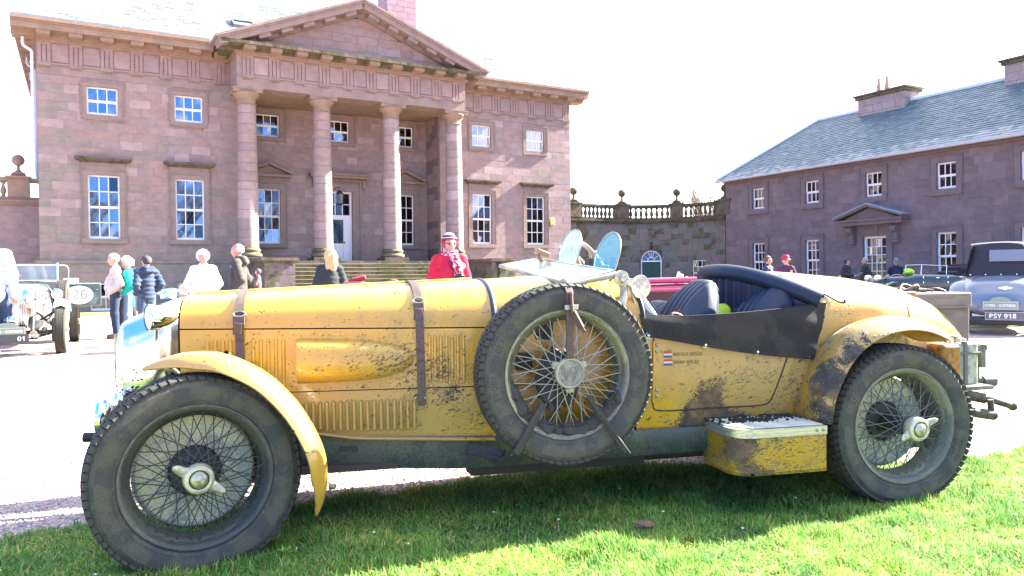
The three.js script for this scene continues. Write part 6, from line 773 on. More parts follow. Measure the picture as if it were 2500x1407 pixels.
  if (hair === 'long') { obj('hair', onHead(meshBones([[[0, 1.69, -0.02], [0, 1.66, -0.03], 0.108, 0.112], [[-0.07, 1.62, -0.05], [-0.085, 1.45, -0.06], 0.06, 0.05], [[0.07, 1.62, -0.05], [0.085, 1.45, -0.06], 0.06, 0.05], [[0, 1.6, -0.08], [0, 1.42, -0.1], 0.075, 0.06]], 0.05, 0.01, (d, x, y, z) => Math.max(d - 0.018 * (fbm(x * 60 + 2, y * 9, 5, 3) + fbm(z * 60, y * 9, 9, 3) - 1), z > 0.045 && y < 1.725 ? 0.02 : -1, -(Math.hypot(x, y - 1.65, z - 0.03) - 0.07)))), hairM, P); }
  if (hair === 'knit') { obj('hat', onHead(netMesh((x, y, z) => Math.max(Math.hypot(x, (y - 1.69) * 0.97, z + 0.012) - 0.12 - 0.008 * Math.abs(Math.sin(y * 90)) - 0.01 * (fbm(x * 50, y * 50 + z * 30, 4, 2) - 0.5), (z > 0.02 ? 1.7 : 1.6 + (z + 0.02) * 0.4) - y), [-0.16, 1.55, -0.18], [0.16, 1.85, 0.16], 0.01)), hairM, P); }
  if (hair === 'brim') { obj('hat', onHead(merge([move(lathe([[0, 0.11], [0.06, 0.108], [0.098, 0.09], [0.108, 0.02], [0.112, 0.0], [0.15, -0.035], [0.148, -0.042], [0.105, -0.01], [0.1, -0.005]], 24), 0, 1.715, -0.01)])), hairM, P); }
  if (hair === 'flat') { obj('hat', onHead(meshBones([[[0, 1.745, -0.04], [0, 1.73, 0.05], 0.09, 0.08, 1], [[-0.03, 1.715, 0.1], [0.03, 1.715, 0.1], 0.03, 0.03]], 0.04, 0.01, (d, x, y) => Math.max(d, 1.71 - y))), hairM, P); obj('hair', onHead(cap(0.1, 0.0, 1.63, -0.2, 1)), std([0.3, 0.28, 0.26]), P); }
  if (hair === 'helmet') obj('hat', onHead(netMesh((x, y, z) => Math.max(Math.hypot(x, y - 1.665, z + 0.015) - 0.113, (z > 0.03 ? 1.71 : 1.56) - y, z > 0.03 && y < 1.71 ? 0.01 : -1), [-0.15, 1.5, -0.16], [0.15, 1.8, 0.15], 0.01)), hairM, P);
  return { P, onHead };
}
const white = [0.72, 0.71, 0.69];
person([-8.17, 0, -15.75], -62, 'white haired man in a beige zip jacket and dark blue trousers, hands in pockets', { H: 1.73, top: cloth([0.50, 0.42, 0.37]), legs: cloth([0.02, 0.035, 0.075]), hair: 'short', hairC: white, collar: [0.3, 0.06, 0.06], g: 1.1, belly: 1, headTilt: 10, shoe: std([0.12, 0.07, 0.05]) });
person([-8.35, 0, -16.6], 35, 'white haired man in dark navy clothes half hidden behind the turquoise coat', { H: 1.71, top: cloth([0.03, 0.04, 0.07]), legs: cloth([0.03, 0.028, 0.03]), hair: 'short', hairC: white, glasses: 0 });
person([-8.0, 0, -15.95], -70, 'white haired woman in a bright turquoise coat and pale jeans', { H: 1.64, top: cloth([0.0, 0.42, 0.36]), legs: cloth([0.2, 0.29, 0.42]), hair: 'curly', hairC: [0.78, 0.77, 0.75], fem: 1, coat: 0.72, glasses: 0, collar: [0.6, 0.6, 0.62] });
person([-7.42, 0, -15.55], -128, 'dark haired man in a navy padded jacket with a hood, seen from behind', { H: 1.67, top: cloth([0.03, 0.05, 0.095]), legs: cloth([0.05, 0.085, 0.16]), hair: 'short', hairC: [0.05, 0.045, 0.045], puff: 1, hood: 1, g: 1.12 });
person([-5.8, 0, -14.4], 22, 'woman in a white knitted hat and white coat beside the balding man', { H: 1.70, top: cloth([0.82, 0.82, 0.82]), legs: cloth([0.05, 0.06, 0.09]), hair: 'knit', hairC: [0.85, 0.84, 0.83], g: 1.3, fem: 1, collar: [0.4, 0.15, 0.25], headYaw: 18 });
person([-4.79, 0, -13.4], -82, 'balding grey haired man in a dark olive hooded jacket facing left', { H: 1.80, top: cloth([0.055, 0.05, 0.042]), legs: cloth([0.04, 0.04, 0.05]), hair: 'bald', hairC: [0.5, 0.47, 0.44], hood: 1, g: 1.15, collar: [0.3, 0.42, 0.5] });
person([-8.62, 0, -26], -75, 'small distant person in a brown coat and dark cap by the mansion steps', { H: 1.55, top: cloth([0.16, 0.09, 0.08]), legs: cloth([0.1, 0.05, 0.04]), hair: 'helmet', hairC: [0.09, 0.08, 0.1], arms: 'mouth', cell: 0.022 });
person([-3.16, 0, -13.3], -155, 'woman with long blonde hair in a black quilted jacket, seen from behind', { H: 1.66, top: cloth([0.022, 0.03, 0.035]), legs: jean, hair: 'long', hairC: [0.52, 0.36, 0.17], arms: 'hang', g: 1.2, fem: 1, puff: 0.4, headYaw: 25 });
{
  const { P, onHead } = person([-0.9, 0, -11.1], 20, 'large man in a red jacket, striped knitted hat, sunglasses and patterned scarf', { H: 1.76, top: cloth([0.55, 0.012, 0.045]), legs: cloth([0.05, 0.05, 0.06]), arms: 'hang', g: 1.32, belly: 1, hood: 1, headYaw: 8, glasses: 1, cell: 0.014 });
  const band = (y0, y1, c, r) => obj('hat_band', onHead(netMesh((x, y, z) => Math.max(Math.hypot(x, (y - 1.69) * 0.95, z + 0.01) - r, y0 - (z > 0.035 ? Math.max(0, 0) : 0) - y, y - y1, z > 0.035 && y < 1.712 ? 0.01 : -1), [-0.15, 1.55, -0.16], [0.15, 1.85, 0.15], 0.0095)), cloth(c), P);
  band(1.575, 1.7, [0.35, 0.02, 0.05], 0.117); band(1.7, 1.728, [0.24, 0.03, 0.08], 0.117); band(1.728, 1.745, [0.6, 0.55, 0.55], 0.118); band(1.745, 1.772, [0.08, 0.04, 0.1], 0.117); band(1.772, 1.85, [0.7, 0.66, 0.66], 0.118);
  const sc = dataTex(128, 128, (u, v) => fbm(u * 14, v * 14, 3, 3, 14) > 0.5 ? [0.93, 0.9, 0.92] : [0.75, 0.13, 0.26]); sc.repeat.set(3, 3);
  obj('scarf', meshBones([[[-0.07, 1.5, 0.03], [0.07, 1.5, 0.05], 0.055, 0.055], [[0.02, 1.49, 0.09], [0.07, 1.3, 0.19], 0.055, 0.06, 1], [[0.07, 1.3, 0.19], [0.09, 1.02, 0.2], 0.06, 0.065], [[0, 1.49, -0.05], [0.05, 1.49, -0.04], 0.06, 0.06], [[0.06, 1.4, 0.13], [0.15, 1.33, 0.14], 0.05, 0.045]], 0.04, 0.012, (d, x, y, z) => d - 0.022 * (fbm(x * 25, y * 16 + z * 12, 8, 3) - 0.5)), std([0.8, 0.8, 0.8], { map: sc, roughness: 0.9 }), P);
  obj('sleeve_strap', tube([[-0.06, 1.48, 0.03], [-0.03, 1.35, 0.16], [0.03, 1.22, 0.23], [0.06, 1.17, 0.25]], 0.008), black, P);
  const c = thing('camera', 'black camera with a long lens hanging on the red jacketed man\'s chest', 'camera', [-0.9, 0, -11.1], 20 * PI / 180); obj('camera_body', [rb(0.13, 0.09, 0.07, 0.012, 0.07, 1.155, 0.285), rb(0.05, 0.035, 0.06, 0.008, 0.07, 1.21, 0.285)], black, c); obj('lens', [cyl(0.036, 0.04, 0.1, 0.08, 1.145, 0.36, 18, 'z')], std([0.03, 0.025, 0.03], { roughness: 0.35 }), c);
}
person([7.2, 0, -21.5], 48, 'person with curly brown hair in a dark blue jacket behind the yellow car', { H: 1.66, top: cloth([0.03, 0.045, 0.08]), hair: 'curly', hairC: [0.1, 0.06, 0.035], fem: 1, g: 1.1, cell: 0.02 });
person([7.42, 0, -20.75], -22, 'person in a red brimmed hat and maroon coat behind the yellow car', { H: 1.63, top: cloth([0.085, 0.025, 0.06]), hair: 'brim', hairC: [0.4, 0.02, 0.05], fem: 1, g: 1.25, puff: 0.6, cell: 0.02 });
person([12.1, 0, -27.7], 42, 'person in a dark hood and leather coat reading a sheet of paper', { H: 1.7, top: cloth([0.025, 0.024, 0.032]), hair: 'helmet', hairC: [0.03, 0.028, 0.04], arms: 'hold', g: 1.15, glasses: 1, headTilt: 14, cell: 0.02, skin: skinMat });
{ const p = thing('paper_sheet', 'white sheet of paper held by the person in the dark hood', 'paper', [12.1, 0, -27.7], 42 * PI / 180); const m = obj('sheet', rb(0.3, 0.006, 0.22, 0.002), std([0.78, 0.8, 0.82]), p); m.position.set(0.06, 1.14, 0.42); m.rotation.set(-0.5, 0, 0.15); }
person([13.1, 0, -28.4], -95, 'grey haired man in a dark green waxed jacket by the wing door', { H: 1.75, top: cloth([0.028, 0.036, 0.034]), hair: 'short', hairC: [0.28, 0.29, 0.3], g: 1.2, cell: 0.02 });
person([14.55, 0, -29.0], -18, 'man in a green flat cap and navy sweater leaning at the dark green car', { H: 1.68, top: cloth([0.018, 0.022, 0.045]), hair: 'flat', hairC: [0.11, 0.17, 0.14], arms: 'hang', g: 1.25, headTilt: 22, cell: 0.02 });
person([-7.97, 0, -11.7], 205, 'person in pale top and blue jeans cut off by the left edge of the picture', { H: 1.97, top: cloth([0.5, 0.6, 0.68]), legs: cloth([0.035, 0.065, 0.13]), hair: 'short', hairC: [0.1, 0.08, 0.06], g: 1.15, rightKnee: 1, arms: 'hang', shoe: std([0.03, 0.05, 0.1]) });
// ---------------------------------------------------------------- the other cars
const fontReg = await new FontLoader().loadAsync('fonts/droid/droid_sans_regular.typeface.json');
function textPlane(w, h, draw, W = 512, Hh = 128) { const cv = document.createElement('canvas'); cv.width = W; cv.height = Hh; draw(cv.getContext('2d'), W, Hh); const t = new THREE.CanvasTexture(cv); t.colorSpace = THREE.SRGBColorSpace; return [new THREE.PlaneGeometry(w, h), new THREE.MeshStandardMaterial({ map: t, roughness: 0.6 })]; }
function rallyPlate(parent, x, y, z, w, ry = 0) { const g = grp('rally_plate', parent); g.position.set(x, y, z); g.rotation.y = ry; const s = new THREE.Shape(); const a = w / 2; s.moveTo(-a, -w * 0.16); s.lineTo(a, -w * 0.16); s.lineTo(a, w * 0.13); s.lineTo(a * 0.6, w * 0.13); s.absellipse(0, w * 0.13, a * 0.6, w * 0.13, 0, PI, false); s.lineTo(-a, w * 0.13); s.lineTo(-a, -w * 0.16); obj('plate', new THREE.ExtrudeGeometry(s, { depth: 0.012, bevelEnabled: false }), std([0.2, 0.25, 0.2], { roughness: 0.5 }), g);
  const [p, m] = textPlane(w * 0.97, w * 0.25, (q, W, H) => { q.fillStyle = 'rgb(120,135,118)'; q.fillRect(0, 0, W, H); q.strokeStyle = 'rgb(190,200,180)'; q.lineWidth = 6; q.strokeRect(8, 8, W - 16, H - 16); q.fillStyle = 'rgb(214,222,204)'; q.font = 'bold 62px sans-serif'; q.save(); q.scale(0.72, 1); q.fillText('FLYING', 34, 86); q.fillText('SCOTSMAN', 330, 86); q.font = 'bold 20px sans-serif'; q.fillText('THE', 280, 72); q.restore(); }); obj('lettering', p.translate(0, -w * 0.015, 0.014), m, g); return g; }
const lerpRows = (sec, n) => { const out = []; for (let i = 0; i < sec.length - 1; i++) for (let k = 0; k < n; k++) { const t = k / n; out.push(sec[i].map((v, q) => mix(v, sec[i + 1][q], t))); } out.push(sec[sec.length - 1]); return out; };
// rounded hull along z: sections [z, half width, bottom, top, squareness]
const hull = (sec, m = 28, n = 3, caps = true) => loft(lerpRows(sec, n).map(([z, hw, yb, yt, e]) => Array.from({ length: m }, (_, j) => { const a = j / m * 2 * PI, c = Math.cos(a), s = Math.sin(a); return [hw * Math.sign(c) * Math.pow(Math.abs(c), e), (yb + yt) / 2 + (yt - yb) / 2 * Math.sign(s) * Math.pow(Math.abs(s), e), z]; })), { cv: true, caps });
{ // pale vintage car at the left, front towards the viewer: local z forwards
  const C = thing('vintage_car', 'pale grey vintage open car with number 26 on its open door, parked at the left', 'car', [-8.05, 0, -12.36], 26 * PI / 180);
  const paint = phy([0.72, 0.74, 0.72], { roughness: 0.3, clearcoat: 0.6 }), green = phy([0.03, 0.06, 0.065], { roughness: 0.25, clearcoat: 0.8 });
  const part = (n, g, m, p = C) => obj(n, g, m, p);
  for (const [x, z] of [[0.66, 0], [-0.66, 0], [0.66, -2.85], [-0.66, -2.85]]) { const w = wheel(C, 'wheel', { x, y: 0.39, z, yaw: x > 0 ? PI / 2 : -PI / 2, text: false, far: x < 0 || z < -1, rim: rimSilver, spoke: spokeSilver, drum: false }); w.scale.setScalar(1.0); obj('brake_drum', cyl(0.2, 0.2, 0.05, 0, 0, -0.1, 28, 'z'), hubMat, w); }
  const sp = wheel(C, 'spare_wheel', { x: 0.62, y: 0.82, z: -0.95, yaw: PI / 2, text: false, far: true, drum: false, nut: false });
  part('radiator', hull([[0.12, 0.27, 0.42, 1.06, 0.45], [0.2, 0.285, 0.4, 1.09, 0.42], [0.26, 0.27, 0.42, 1.07, 0.42]], 32, 1), chrome); { const g = []; for (let i = 0; i < 14; i++) g.push(bb(-0.21 + i * 0.031, 0.5, 0.262, -0.198 + i * 0.031, 0.96, 0.275)); part('radiator_slats', g, std([0.4, 0.42, 0.42], { metalness: 0.7, roughness: 0.4 })); }
  part('bonnet', hull([[0.12, 0.265, 0.5, 1.07, 0.55], [-0.5, 0.33, 0.48, 1.1, 0.55], [-1.15, 0.42, 0.46, 1.14, 0.55]], 32, 3), paint); part('scuttle', hull([[-1.15, 0.43, 0.46, 1.15, 0.55], [-1.4, 0.5, 0.45, 1.18, 0.6]], 32, 2), green); part('body', hull([[-1.4, 0.52, 0.42, 1.1, 0.4], [-2.2, 0.56, 0.42, 1.05, 0.4], [-2.9, 0.52, 0.45, 1.02, 0.45], [-3.2, 0.4, 0.5, 0.9, 0.6]], 32, 3), paint);
  { const g = grp('windscreen', C); obj('windscreen_frame', [bar([-0.5, 1.18, -1.4], [-0.5, 1.49, -1.44], 0.016), bar([0.5, 1.16, -1.4], [0.5, 1.52, -1.44], 0.018), bar([-0.5, 1.485, -1.44], [0.5, 1.485, -1.44], 0.012), bar([-0.5, 1.2, -1.4], [0.5, 1.2, -1.4], 0.014)], std([0.5, 0.6, 0.6], { metalness: 0.7, roughness: 0.3 }), g); obj('pane', bb(-0.49, 1.2, -1.43, 0.49, 1.48, -1.425), phy([0.7, 0.76, 0.8], { transmission: 0.85, roughness: 0.04, thickness: 0, ior: 1.5 }), g); obj('side_pane', [tube([[0.52, 1.48, -1.44], [0.64, 1.47, -1.5], [0.67, 1.42, -1.52], [0.67, 1.2, -1.5]], 0.009, 20, 6)], chrome, g); }
  part('wind_deflector', rb(0.24, 0.08, 0.1, 0.01, 0.72, 1.2, -1.3), paint); part('wipers', [tube([[-0.3, 1.12, -1.15], [0, 1.19, -1.3], [0.3, 1.16, -1.3]], 0.006), tube([[0.0, 1.14, -1.2], [0.25, 1.2, -1.32]], 0.006)], black);
  for (const x of [0.34, -0.34]) { const h = grp('headlamp', C); h.position.set(x, 0.9, 0.36); obj('shell', lathe([[0, -0.2], [0.06, -0.18], [0.11, -0.1], [0.14, -0.02], [0.145, 0.0], [0.138, 0.008]], 28).rotateX(PI / 2), chrome, h); obj('lens', lathe([[0, 0.02], [0.08, 0.014], [0.136, 0.002], [0.136, -0.006], [0, -0.006]], 28).rotateX(PI / 2), phy([0.55, 0.56, 0.54], { roughness: 0.25, metalness: 0.4, clearcoat: 1 }), h); obj('bulb', [sph(0.018, 0, 0, 0.022), bar([0, -0.13, 0.014], [0, 0.13, 0.016], 0.004), bar([-0.11, -0.06, 0.014], [0.11, 0.06, 0.016], 0.004)], hubMat, h); }
  each('spot_lamp', [sph(0.1, 0.05, 0.58, 0.45, 1, 1, 0.8), sph(0.085, 0.62, 0.98, 0.1, 1, 1, 0.8)], chrome, C);
  part('front_axle', [bar([-0.6, 0.36, 0], [0.6, 0.36, 0], 0.035), bar([0.3, 0.42, -0.4], [0.3, 0.36, 0.55], 0.03), bar([-0.3, 0.42, -0.4], [-0.3, 0.36, 0.55], 0.03), bar([0.3, 0.36, 0.5], [0.3, 0.62, 0.36], 0.03), bar([0.32, 0.7, 0.1], [0.58, 0.42, 0.05], 0.02), bar([0.36, 0.55, 0.12], [0.6, 0.72, -0.3], 0.02), bar([0.3, 0.3, 0.5], [0.5, 0.34, 0.1], 0.026), bar([-0.36, 0.28, 0.4], [0.36, 0.28, 0.4], 0.016)], hubMat); part('damper', [cyl(0.07, 0.07, 0.06, 0.36, 0.5, 0.25, 18, 'z'), sph(0.04, 0.44, 0.42, 0.2), sph(0.035, 0.5, 0.52, 0.1), cyl(0.05, 0.05, 0.1, 0.32, 0.36, 0.52, 14, 'z')], dullMetal);
  part('front_wing', loft(Array.from({ length: 15 }, (_, i) => { const a = mix(2.5, 0.9, i / 14); return [[0.56, 0.39 + 0.46 * Math.sin(a), 0.46 * Math.cos(a) - 0.1], [0.67, 0.42 + 0.48 * Math.sin(a), 0.46 * Math.cos(a) - 0.1], [0.78, 0.39 + 0.46 * Math.sin(a), 0.46 * Math.cos(a) - 0.1]]; })), paint);
  { const g = grp('open_door', C); g.position.set(0.56, 0, -1.75); g.rotation.y = -0.1; obj('door_panel', [rb(0.62, 0.42, 0.05, 0.05, 0.32, 0.93, 0)], green, g); obj('door_trim', bar([0.02, 1.14, 0.02], [0.62, 1.14, 0.02], 0.012), std([0.4, 0.55, 0.55], { metalness: 0.6, roughness: 0.3 }), g); obj('roundel', new THREE.CylinderGeometry(0.2, 0.2, 0.012, 36).rotateX(PI / 2).scale(1.15, 0.86, 1).translate(0.27, 0.93, 0.03), std([0.82, 0.82, 0.82]), g); const t = new TextGeometry('26', { font: fontReg, size: 0.17, depth: 0.004, curveSegments: 6 }); t.translate(0.15, 0.855, 0.037); obj('number', t, std([0.22, 0.22, 0.24]), g); }
  { const [p, m] = textPlane(0.52, 0.12, (q, W, H) => { q.fillStyle = 'rgb(60,66,66)'; q.fillRect(0, 0, W, H); q.fillStyle = 'rgb(200,206,200)'; q.font = 'bold 100px sans-serif'; q.fillText('01', 370, 100); }); const g = grp('number_plate', C); g.position.set(0, 0.3, 0.62); obj('plate', rb(0.54, 0.13, 0.012, 0.004), black, g); obj('lettering', p.translate(0, 0, 0.008), m, g); }
  rallyPlate(C, -0.02, 0.42, 0.6, 0.5);
}
{ // dark green tourer by the wing, seen from its side: local x towards its tail
  const C = thing('vintage_car', 'dark green open vintage tourer with folded black hood in front of the right wing', 'car', [14.05, 0, -26], 4 * PI / 180);
  const paint = phy([0.02, 0.04, 0.04], { roughness: 0.25, clearcoat: 0.7 }), part = (n, g, m, p = C) => obj(n, g, m, p);
  const alongX = (g) => g.rotateY(PI / 2); // sections given along z become x
  part('body', alongX(hull([[-1.9, 0.3, 0.55, 1.02, 0.5], [-0.9, 0.42, 0.5, 1.08, 0.45], [-0.6, 0.5, 0.48, 1.14, 0.4], [0.2, 0.58, 0.46, 1.12, 0.38], [1.0, 0.58, 0.46, 1.12, 0.4], [1.6, 0.5, 0.5, 1.05, 0.5], [1.9, 0.36, 0.58, 0.95, 0.6]], 32, 3)), paint);
  for (const [x, z] of [[-1.5, 0.66], [1.05, 0.66], [-1.5, -0.66], [1.05, -0.66]]) wheel(C, 'wheel', { x, y: 0.39, z, yaw: z > 0 ? 0 : PI, text: false, far: true, drum: true });
  const arc = (cx, z, a0, a1, m) => part('wing', loft(Array.from({ length: 17 }, (_, i) => { const a = mix(a0, a1, i / 16); return [[cx + 0.47 * Math.cos(a), 0.4 + 0.47 * Math.sin(a), z - 0.11], [cx + 0.5 * Math.cos(a), 0.4 + 0.5 * Math.sin(a), z], [cx + 0.47 * Math.cos(a), 0.4 + 0.47 * Math.sin(a), z + 0.11]]; })), m);
  const lightP = phy([0.16, 0.2, 0.2], { roughness: 0.3, clearcoat: 0.6 }); arc(1.05, 0.66, 2.8, 0.1, lightP); arc(-1.5, 0.66, 2.6, 0.3, lightP); arc(1.05, -0.66, 2.8, 0.1, lightP); arc(-1.5, -0.66, 2.6, 0.3, lightP);
  part('folded_hood', [rb(0.95, 0.2, 1.05, 0.08, 1.35, 1.3, 0), rb(0.7, 0.14, 0.95, 0.06, 1.05, 1.2, 0, 0, 0, 0.2), rb(0.5, 0.06, 0.7, 0.03, 1.3, 1.43, 0)], std([0.018, 0.018, 0.022], { roughness: 0.85 })); part('spare_wheel', [new THREE.TorusGeometry(0.3, 0.08, 12, 32).rotateY(1.2).translate(1.95, 0.85, 0.2)], tyreMat); part('roundel', cyl(0.14, 0.14, 0.02, 1.6, 0.93, 0.56, 24, 'z'), std([0.6, 0.62, 0.6]));
  part('windscreen', [bar([-0.45, 1.1, 0.45], [-0.42, 1.45, 0.45], 0.014), bar([-0.45, 1.1, -0.45], [-0.42, 1.45, -0.45], 0.014), bar([-0.42, 1.44, 0.45], [-0.42, 1.44, -0.45], 0.01), bar([0.4, 1.1, 0.5], [0.42, 1.42, 0.5], 0.012), bar([-0.42, 1.44, 0.46], [0.42, 1.4, 0.5], 0.008)], chrome);
  each('headlamp', [sph(0.12, -1.85, 1.0, 0.3, 1.2, 1, 1), sph(0.12, -1.85, 1.0, -0.3, 1.2, 1, 1)], chrome, C); part('aero_screen', [cyl(0.16, 0.16, 0.01, -0.75, 1.16, 0.2, 24)], phy([0.6, 0.66, 0.66], { transmission: 0.6, roughness: 0.05 })); part('horn', [tube([[-1.5, 1.05, 0.4], [-1.3, 1.12, 0.4], [-1.1, 1.1, 0.4]], 0.02), cyl(0.03, 0.1, 0.12, -1.62, 1.04, 0.4, 18, 'x')], std([0.25, 0.2, 0.18], { roughness: 0.5 })); each('door_handle', [rb(0.12, 0.025, 0.03, 0.008, 0.05, 1.0, 0.585), rb(0.12, 0.025, 0.03, 0.008, 0.85, 1.02, 0.585), ...[-0.45, 0.4].flatMap((x) => [rb(0.03, 0.06, 0.03, 0.006, x, 1.02, 0.58), rb(0.03, 0.06, 0.03, 0.006, x, 0.85, 0.585)])], chrome, C);
}
{ const g = new THREE.IcosahedronGeometry(0.13, 4), p = g.attributes.position; for (let i = 0; i < p.count; i++) { const k = 0.45 + 0.9 * fbm(p.getX(i) * 13 + 3, p.getY(i) * 15 + p.getZ(i) * 13, 5, 4); p.setXYZ(i, p.getX(i) * k * 1.5, p.getY(i) * k * 0.9, p.getZ(i) * k); } const q = mergeVertices(g); q.computeVertexNormals(); tag(obj('safety_vest', q.translate(13.5, 1.2, -26.05), std([0.42, 0.75, 0.04], { roughness: 0.7 })), 'fluorescent green vest draped in the cockpit of the dark green tourer', 'vest'); }
{ // blue grey car at the right edge, seen from behind: local z towards the viewer
  const C = thing('vintage_car', 'blue grey vintage car with a black fabric hood seen from behind at the right edge', 'car', [9.14, 0, -14.3], -32 * PI / 180);
  const paint = phy([0.125, 0.15, 0.19], { roughness: 0.32, clearcoat: 0.5, clearcoatRoughness: 0.15 }), part = (n, g, m, p = C) => obj(n, g, m, p);
  part('body', hull([[-3.6, 0.4, 0.4, 1.0, 0.5], [-1.9, 0.66, 0.36, 1.12, 0.4], [-1.2, 0.7, 0.36, 1.14, 0.42], [-0.4, 0.66, 0.34, 1.12, 0.5], [0.05, 0.6, 0.34, 0.98, 0.6], [0.28, 0.52, 0.36, 0.78, 0.75], [0.36, 0.36, 0.4, 0.62, 0.9]], 36, 4), paint);
  part('boot_lid', tube([[-0.36, 0.5, 0.37], [-0.42, 0.8, 0.2], [-0.42, 1.06, -0.25], [0.42, 1.06, -0.25], [0.42, 0.8, 0.2], [0.36, 0.5, 0.37]].map(([x, y, z]) => [x, y, z]), 0.004, 60, 5), black);
  const wingG = (s) => loft(Array.from({ length: 15 }, (_, i) => { const a = mix(2.6, -0.3, i / 14); return Array.from({ length: 9 }, (_, j) => { const q = j / 8 * PI / 2; return [s * (0.5 + 0.36 * Math.cos(q) ** 0.8), 0.42 + (0.44 + 0.16 * Math.sin(q)) * Math.max(-0.35, Math.sin(a)), -0.5 + 0.62 * Math.cos(a) * (0.85 + 0.15 * Math.sin(q))]; }); })); part('rear_wing', wingG(-1), paint); part('rear_wing', wingG(1), paint);
  for (const [x, z] of [[-0.6, -0.5], [0.6, -0.5], [-0.6, -3.3], [0.6, -3.3]]) wheel(C, 'wheel', { x, y: 0.37, z, yaw: x > 0 ? PI / 2 : -PI / 2, text: false, far: true, nut: false, drum: false });
  part('rear_valance', rb(1.05, 0.16, 0.1, 0.03, 0, 0.26, 0.2), std([0.05, 0.048, 0.05], { roughness: 0.6 }));
  const hoodM = std([0.02, 0.021, 0.028], { roughness: 0.85, map: fabricTex }); { const g = grp('soft_top', C); const sec = (t) => [mix(-0.32, -0.62, t), 1.08 + 0.6 * t]; obj('hood_cloth', loft(Array.from({ length: 8 }, (_, i) => { const t = i / 7; const [z, y] = sec(Math.min(1, t)); const hw = mix(0.6, 0.5, t); return Array.from({ length: 17 }, (_, j) => { const u = -1 + j / 8; return [u * hw, y + (t === 1 ? 0.05 * (1 - u * u) : 0), z - 0.18 * Math.pow(Math.abs(u), 4)]; }); }).concat([Array.from({ length: 17 }, (_, j) => { const u = -1 + j / 8; return [u * 0.5, 1.76 - 0.03 * u * u, -0.9]; }), Array.from({ length: 17 }, (_, j) => { const u = -1 + j / 8; return [u * 0.52, 1.7 - 0.04 * u * u, -2.1]; })])), hoodM, g); obj('hood_cloth', [-1, 1].map((s) => loft([[0, 0, 0], [1, 0, 0]].map(([k]) => Array.from({ length: 6 }, (_, j) => { const t = j / 5; return [s * mix(0.59, 0.46, k), mix(1.1, 1.72, k), mix(-0.45, -2.1, t) - (k ? 0.15 : 0)]; })))), hoodM, g);
    obj('rear_window', rb(0.62, 0.25, 0.012, 0.006, 0.12, 1.48, -0.5, -0.46), std([0.17, 0.175, 0.19], { roughness: 0.25 }), g); obj('stud', [-0.5, -0.25, 0, 0.25, 0.5].map((x) => sph(0.014, x, 1.115, -0.3, 1, 1, 1, 8, 6)), chrome, g); }
  part('badge', [extr([[-0.12, 0.0], [-0.03, 0.02], [0, 0.035], [0.03, 0.02], [0.12, 0], [0.03, -0.015], [0, -0.035], [-0.03, -0.015]], 0.012).translate(0.06, 0.87, 0.22)], chrome); part('tail_lamp', [sph(0.05, -0.5, 0.63, 0.2, 0.7, 1.2, 0.6)], std([0.05, 0.06, 0.07], { roughness: 0.2 })); part('exhaust_pipe', cyl(0.045, 0.045, 0.3, -0.46, 0.24, 0.3, 18, 'z', true), std([0.12, 0.1, 0.09], { roughness: 0.5, metalness: 0.5 })); part('exhaust_pipe', cyl(0.038, 0.038, 0.02, -0.46, 0.24, 0.44, 18, 'z'), black);
  rallyPlate(C, -0.02, 0.56, 0.4, 0.56); { const [p, m] = textPlane(0.62, 0.15, (q, W, H) => { q.fillStyle = 'rgb(92,92,94)'; q.fillRect(0, 0, W, H); q.strokeStyle = 'rgb(190,190,186)'; q.lineWidth = 6; q.strokeRect(5, 5, W - 10, H - 10); q.fillStyle = 'rgb(222,222,216)'; q.font = 'bold 98px sans-serif'; q.fillText('PSY 918', 48, 100); }); const g = grp('number_plate', C); g.position.set(0.05, 0.36, 0.41); obj('plate', rb(0.64, 0.165, 0.014, 0.004), black, g); obj('lettering', p.translate(0, 0, 0.009), m, g); }
}
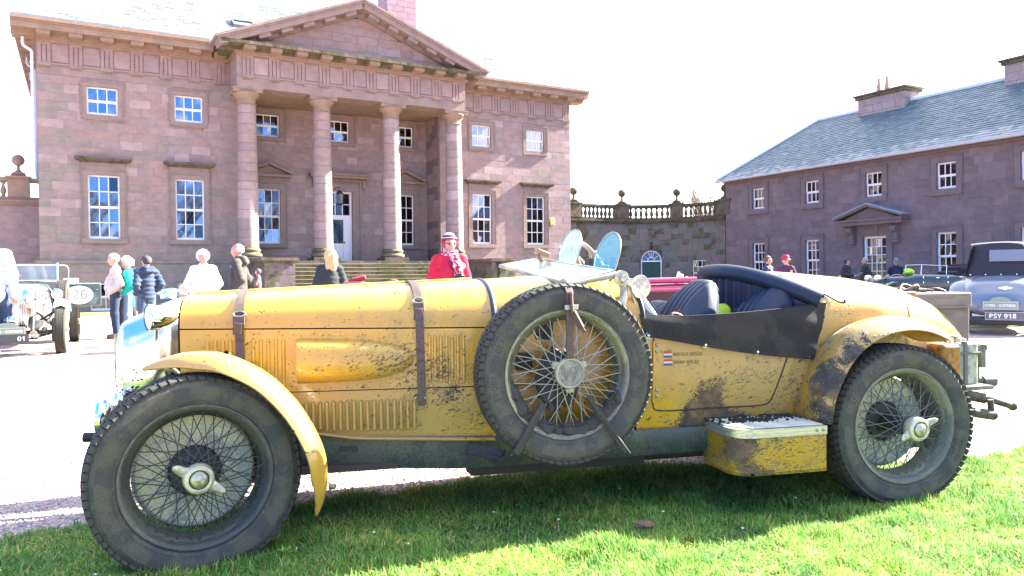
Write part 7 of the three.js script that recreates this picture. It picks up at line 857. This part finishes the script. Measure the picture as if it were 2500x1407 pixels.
{ // red car hidden behind the yellow one
  const C = thing('vintage_car', 'red open car mostly hidden behind the bonnet and cockpit of the yellow car', 'car', [0.1, 0, -8.1], 3 * PI / 180);
  const paint = phy([0.3, 0.012, 0.06], { roughness: 0.3, clearcoat: 0.6 }), part = (n, g, m, p = C) => obj(n, g, m, p);
  part('body', hull([[-1.9, 0.3, 0.4, 0.95, 0.5], [-1.2, 0.5, 0.38, 1.05, 0.4], [0, 0.56, 0.36, 1.06, 0.36], [1.6, 0.56, 0.36, 1.1, 0.34], [2.1, 0.5, 0.38, 1.08, 0.4], [2.4, 0.3, 0.42, 0.95, 0.6]], 32, 3).rotateY(PI / 2), paint); part('body_side', bb(-1.0, 0.4, 0.55, 2.0, 1.0, 0.585), std([0.05, 0.014, 0.016], { roughness: 0.5 })); part('cockpit', [rb(1.5, 0.08, 0.72, 0.03, 0.9, 1.07, 0)], black); part('seat', [rb(0.14, 0.2, 0.6, 0.05, 1.35, 1.03, 0)], std([0.12, 0.02, 0.025], { roughness: 0.6 })); part('lit_top_edge', [bar([0, 1.0, 0.57], [2.0, 1.03, 0.57], 0.012), bar([0, 1.09, 0.45], [2.05, 1.12, 0.45], 0.03)], phy([0.42, 0.03, 0.1], { roughness: 0.25, clearcoat: 1 }));  // dark side panel is painted shade, pinker bars are painted sunlight on the red
  for (const [x, z] of [[-1.4, 0.62], [1.75, 0.62], [-1.4, -0.62], [1.75, -0.62]]) wheel(C, 'wheel', { x, y: 0.37, z, yaw: z > 0 ? 0 : PI, text: false, far: true, drum: true });
  part('folded_cover', [rb(0.22, 0.07, 0.3, 0.03, -1.75, 1.1, 0), rb(0.16, 0.05, 0.2, 0.02, -1.72, 1.16, 0, 0, 0.3, 0.2), rb(0.3, 0.08, 0.4, 0.03, -1.68, 1.06, 0.0)], std([0.26, 0.03, 0.04], { roughness: 0.7, map: fabricTex })); each('headlamp', [sph(0.07, -1.33, 1.09, 0.1), sph(0.055, -1.2, 1.08, 0.12), sph(0.05, -1.06, 1.07, 0.1)], std([0.3, 0.08, 0.08], { roughness: 0.3, metalness: 0.4 }), C); part('windscreen_post', [bar([1.55, 1.1, 0.4], [1.58, 1.2, 0.4], 0.014), sph(0.03, 1.6, 1.15, 0.4), sph(0.02, 1.66, 1.13, 0.4)], chrome);
}
renderer.render(scene, camera);
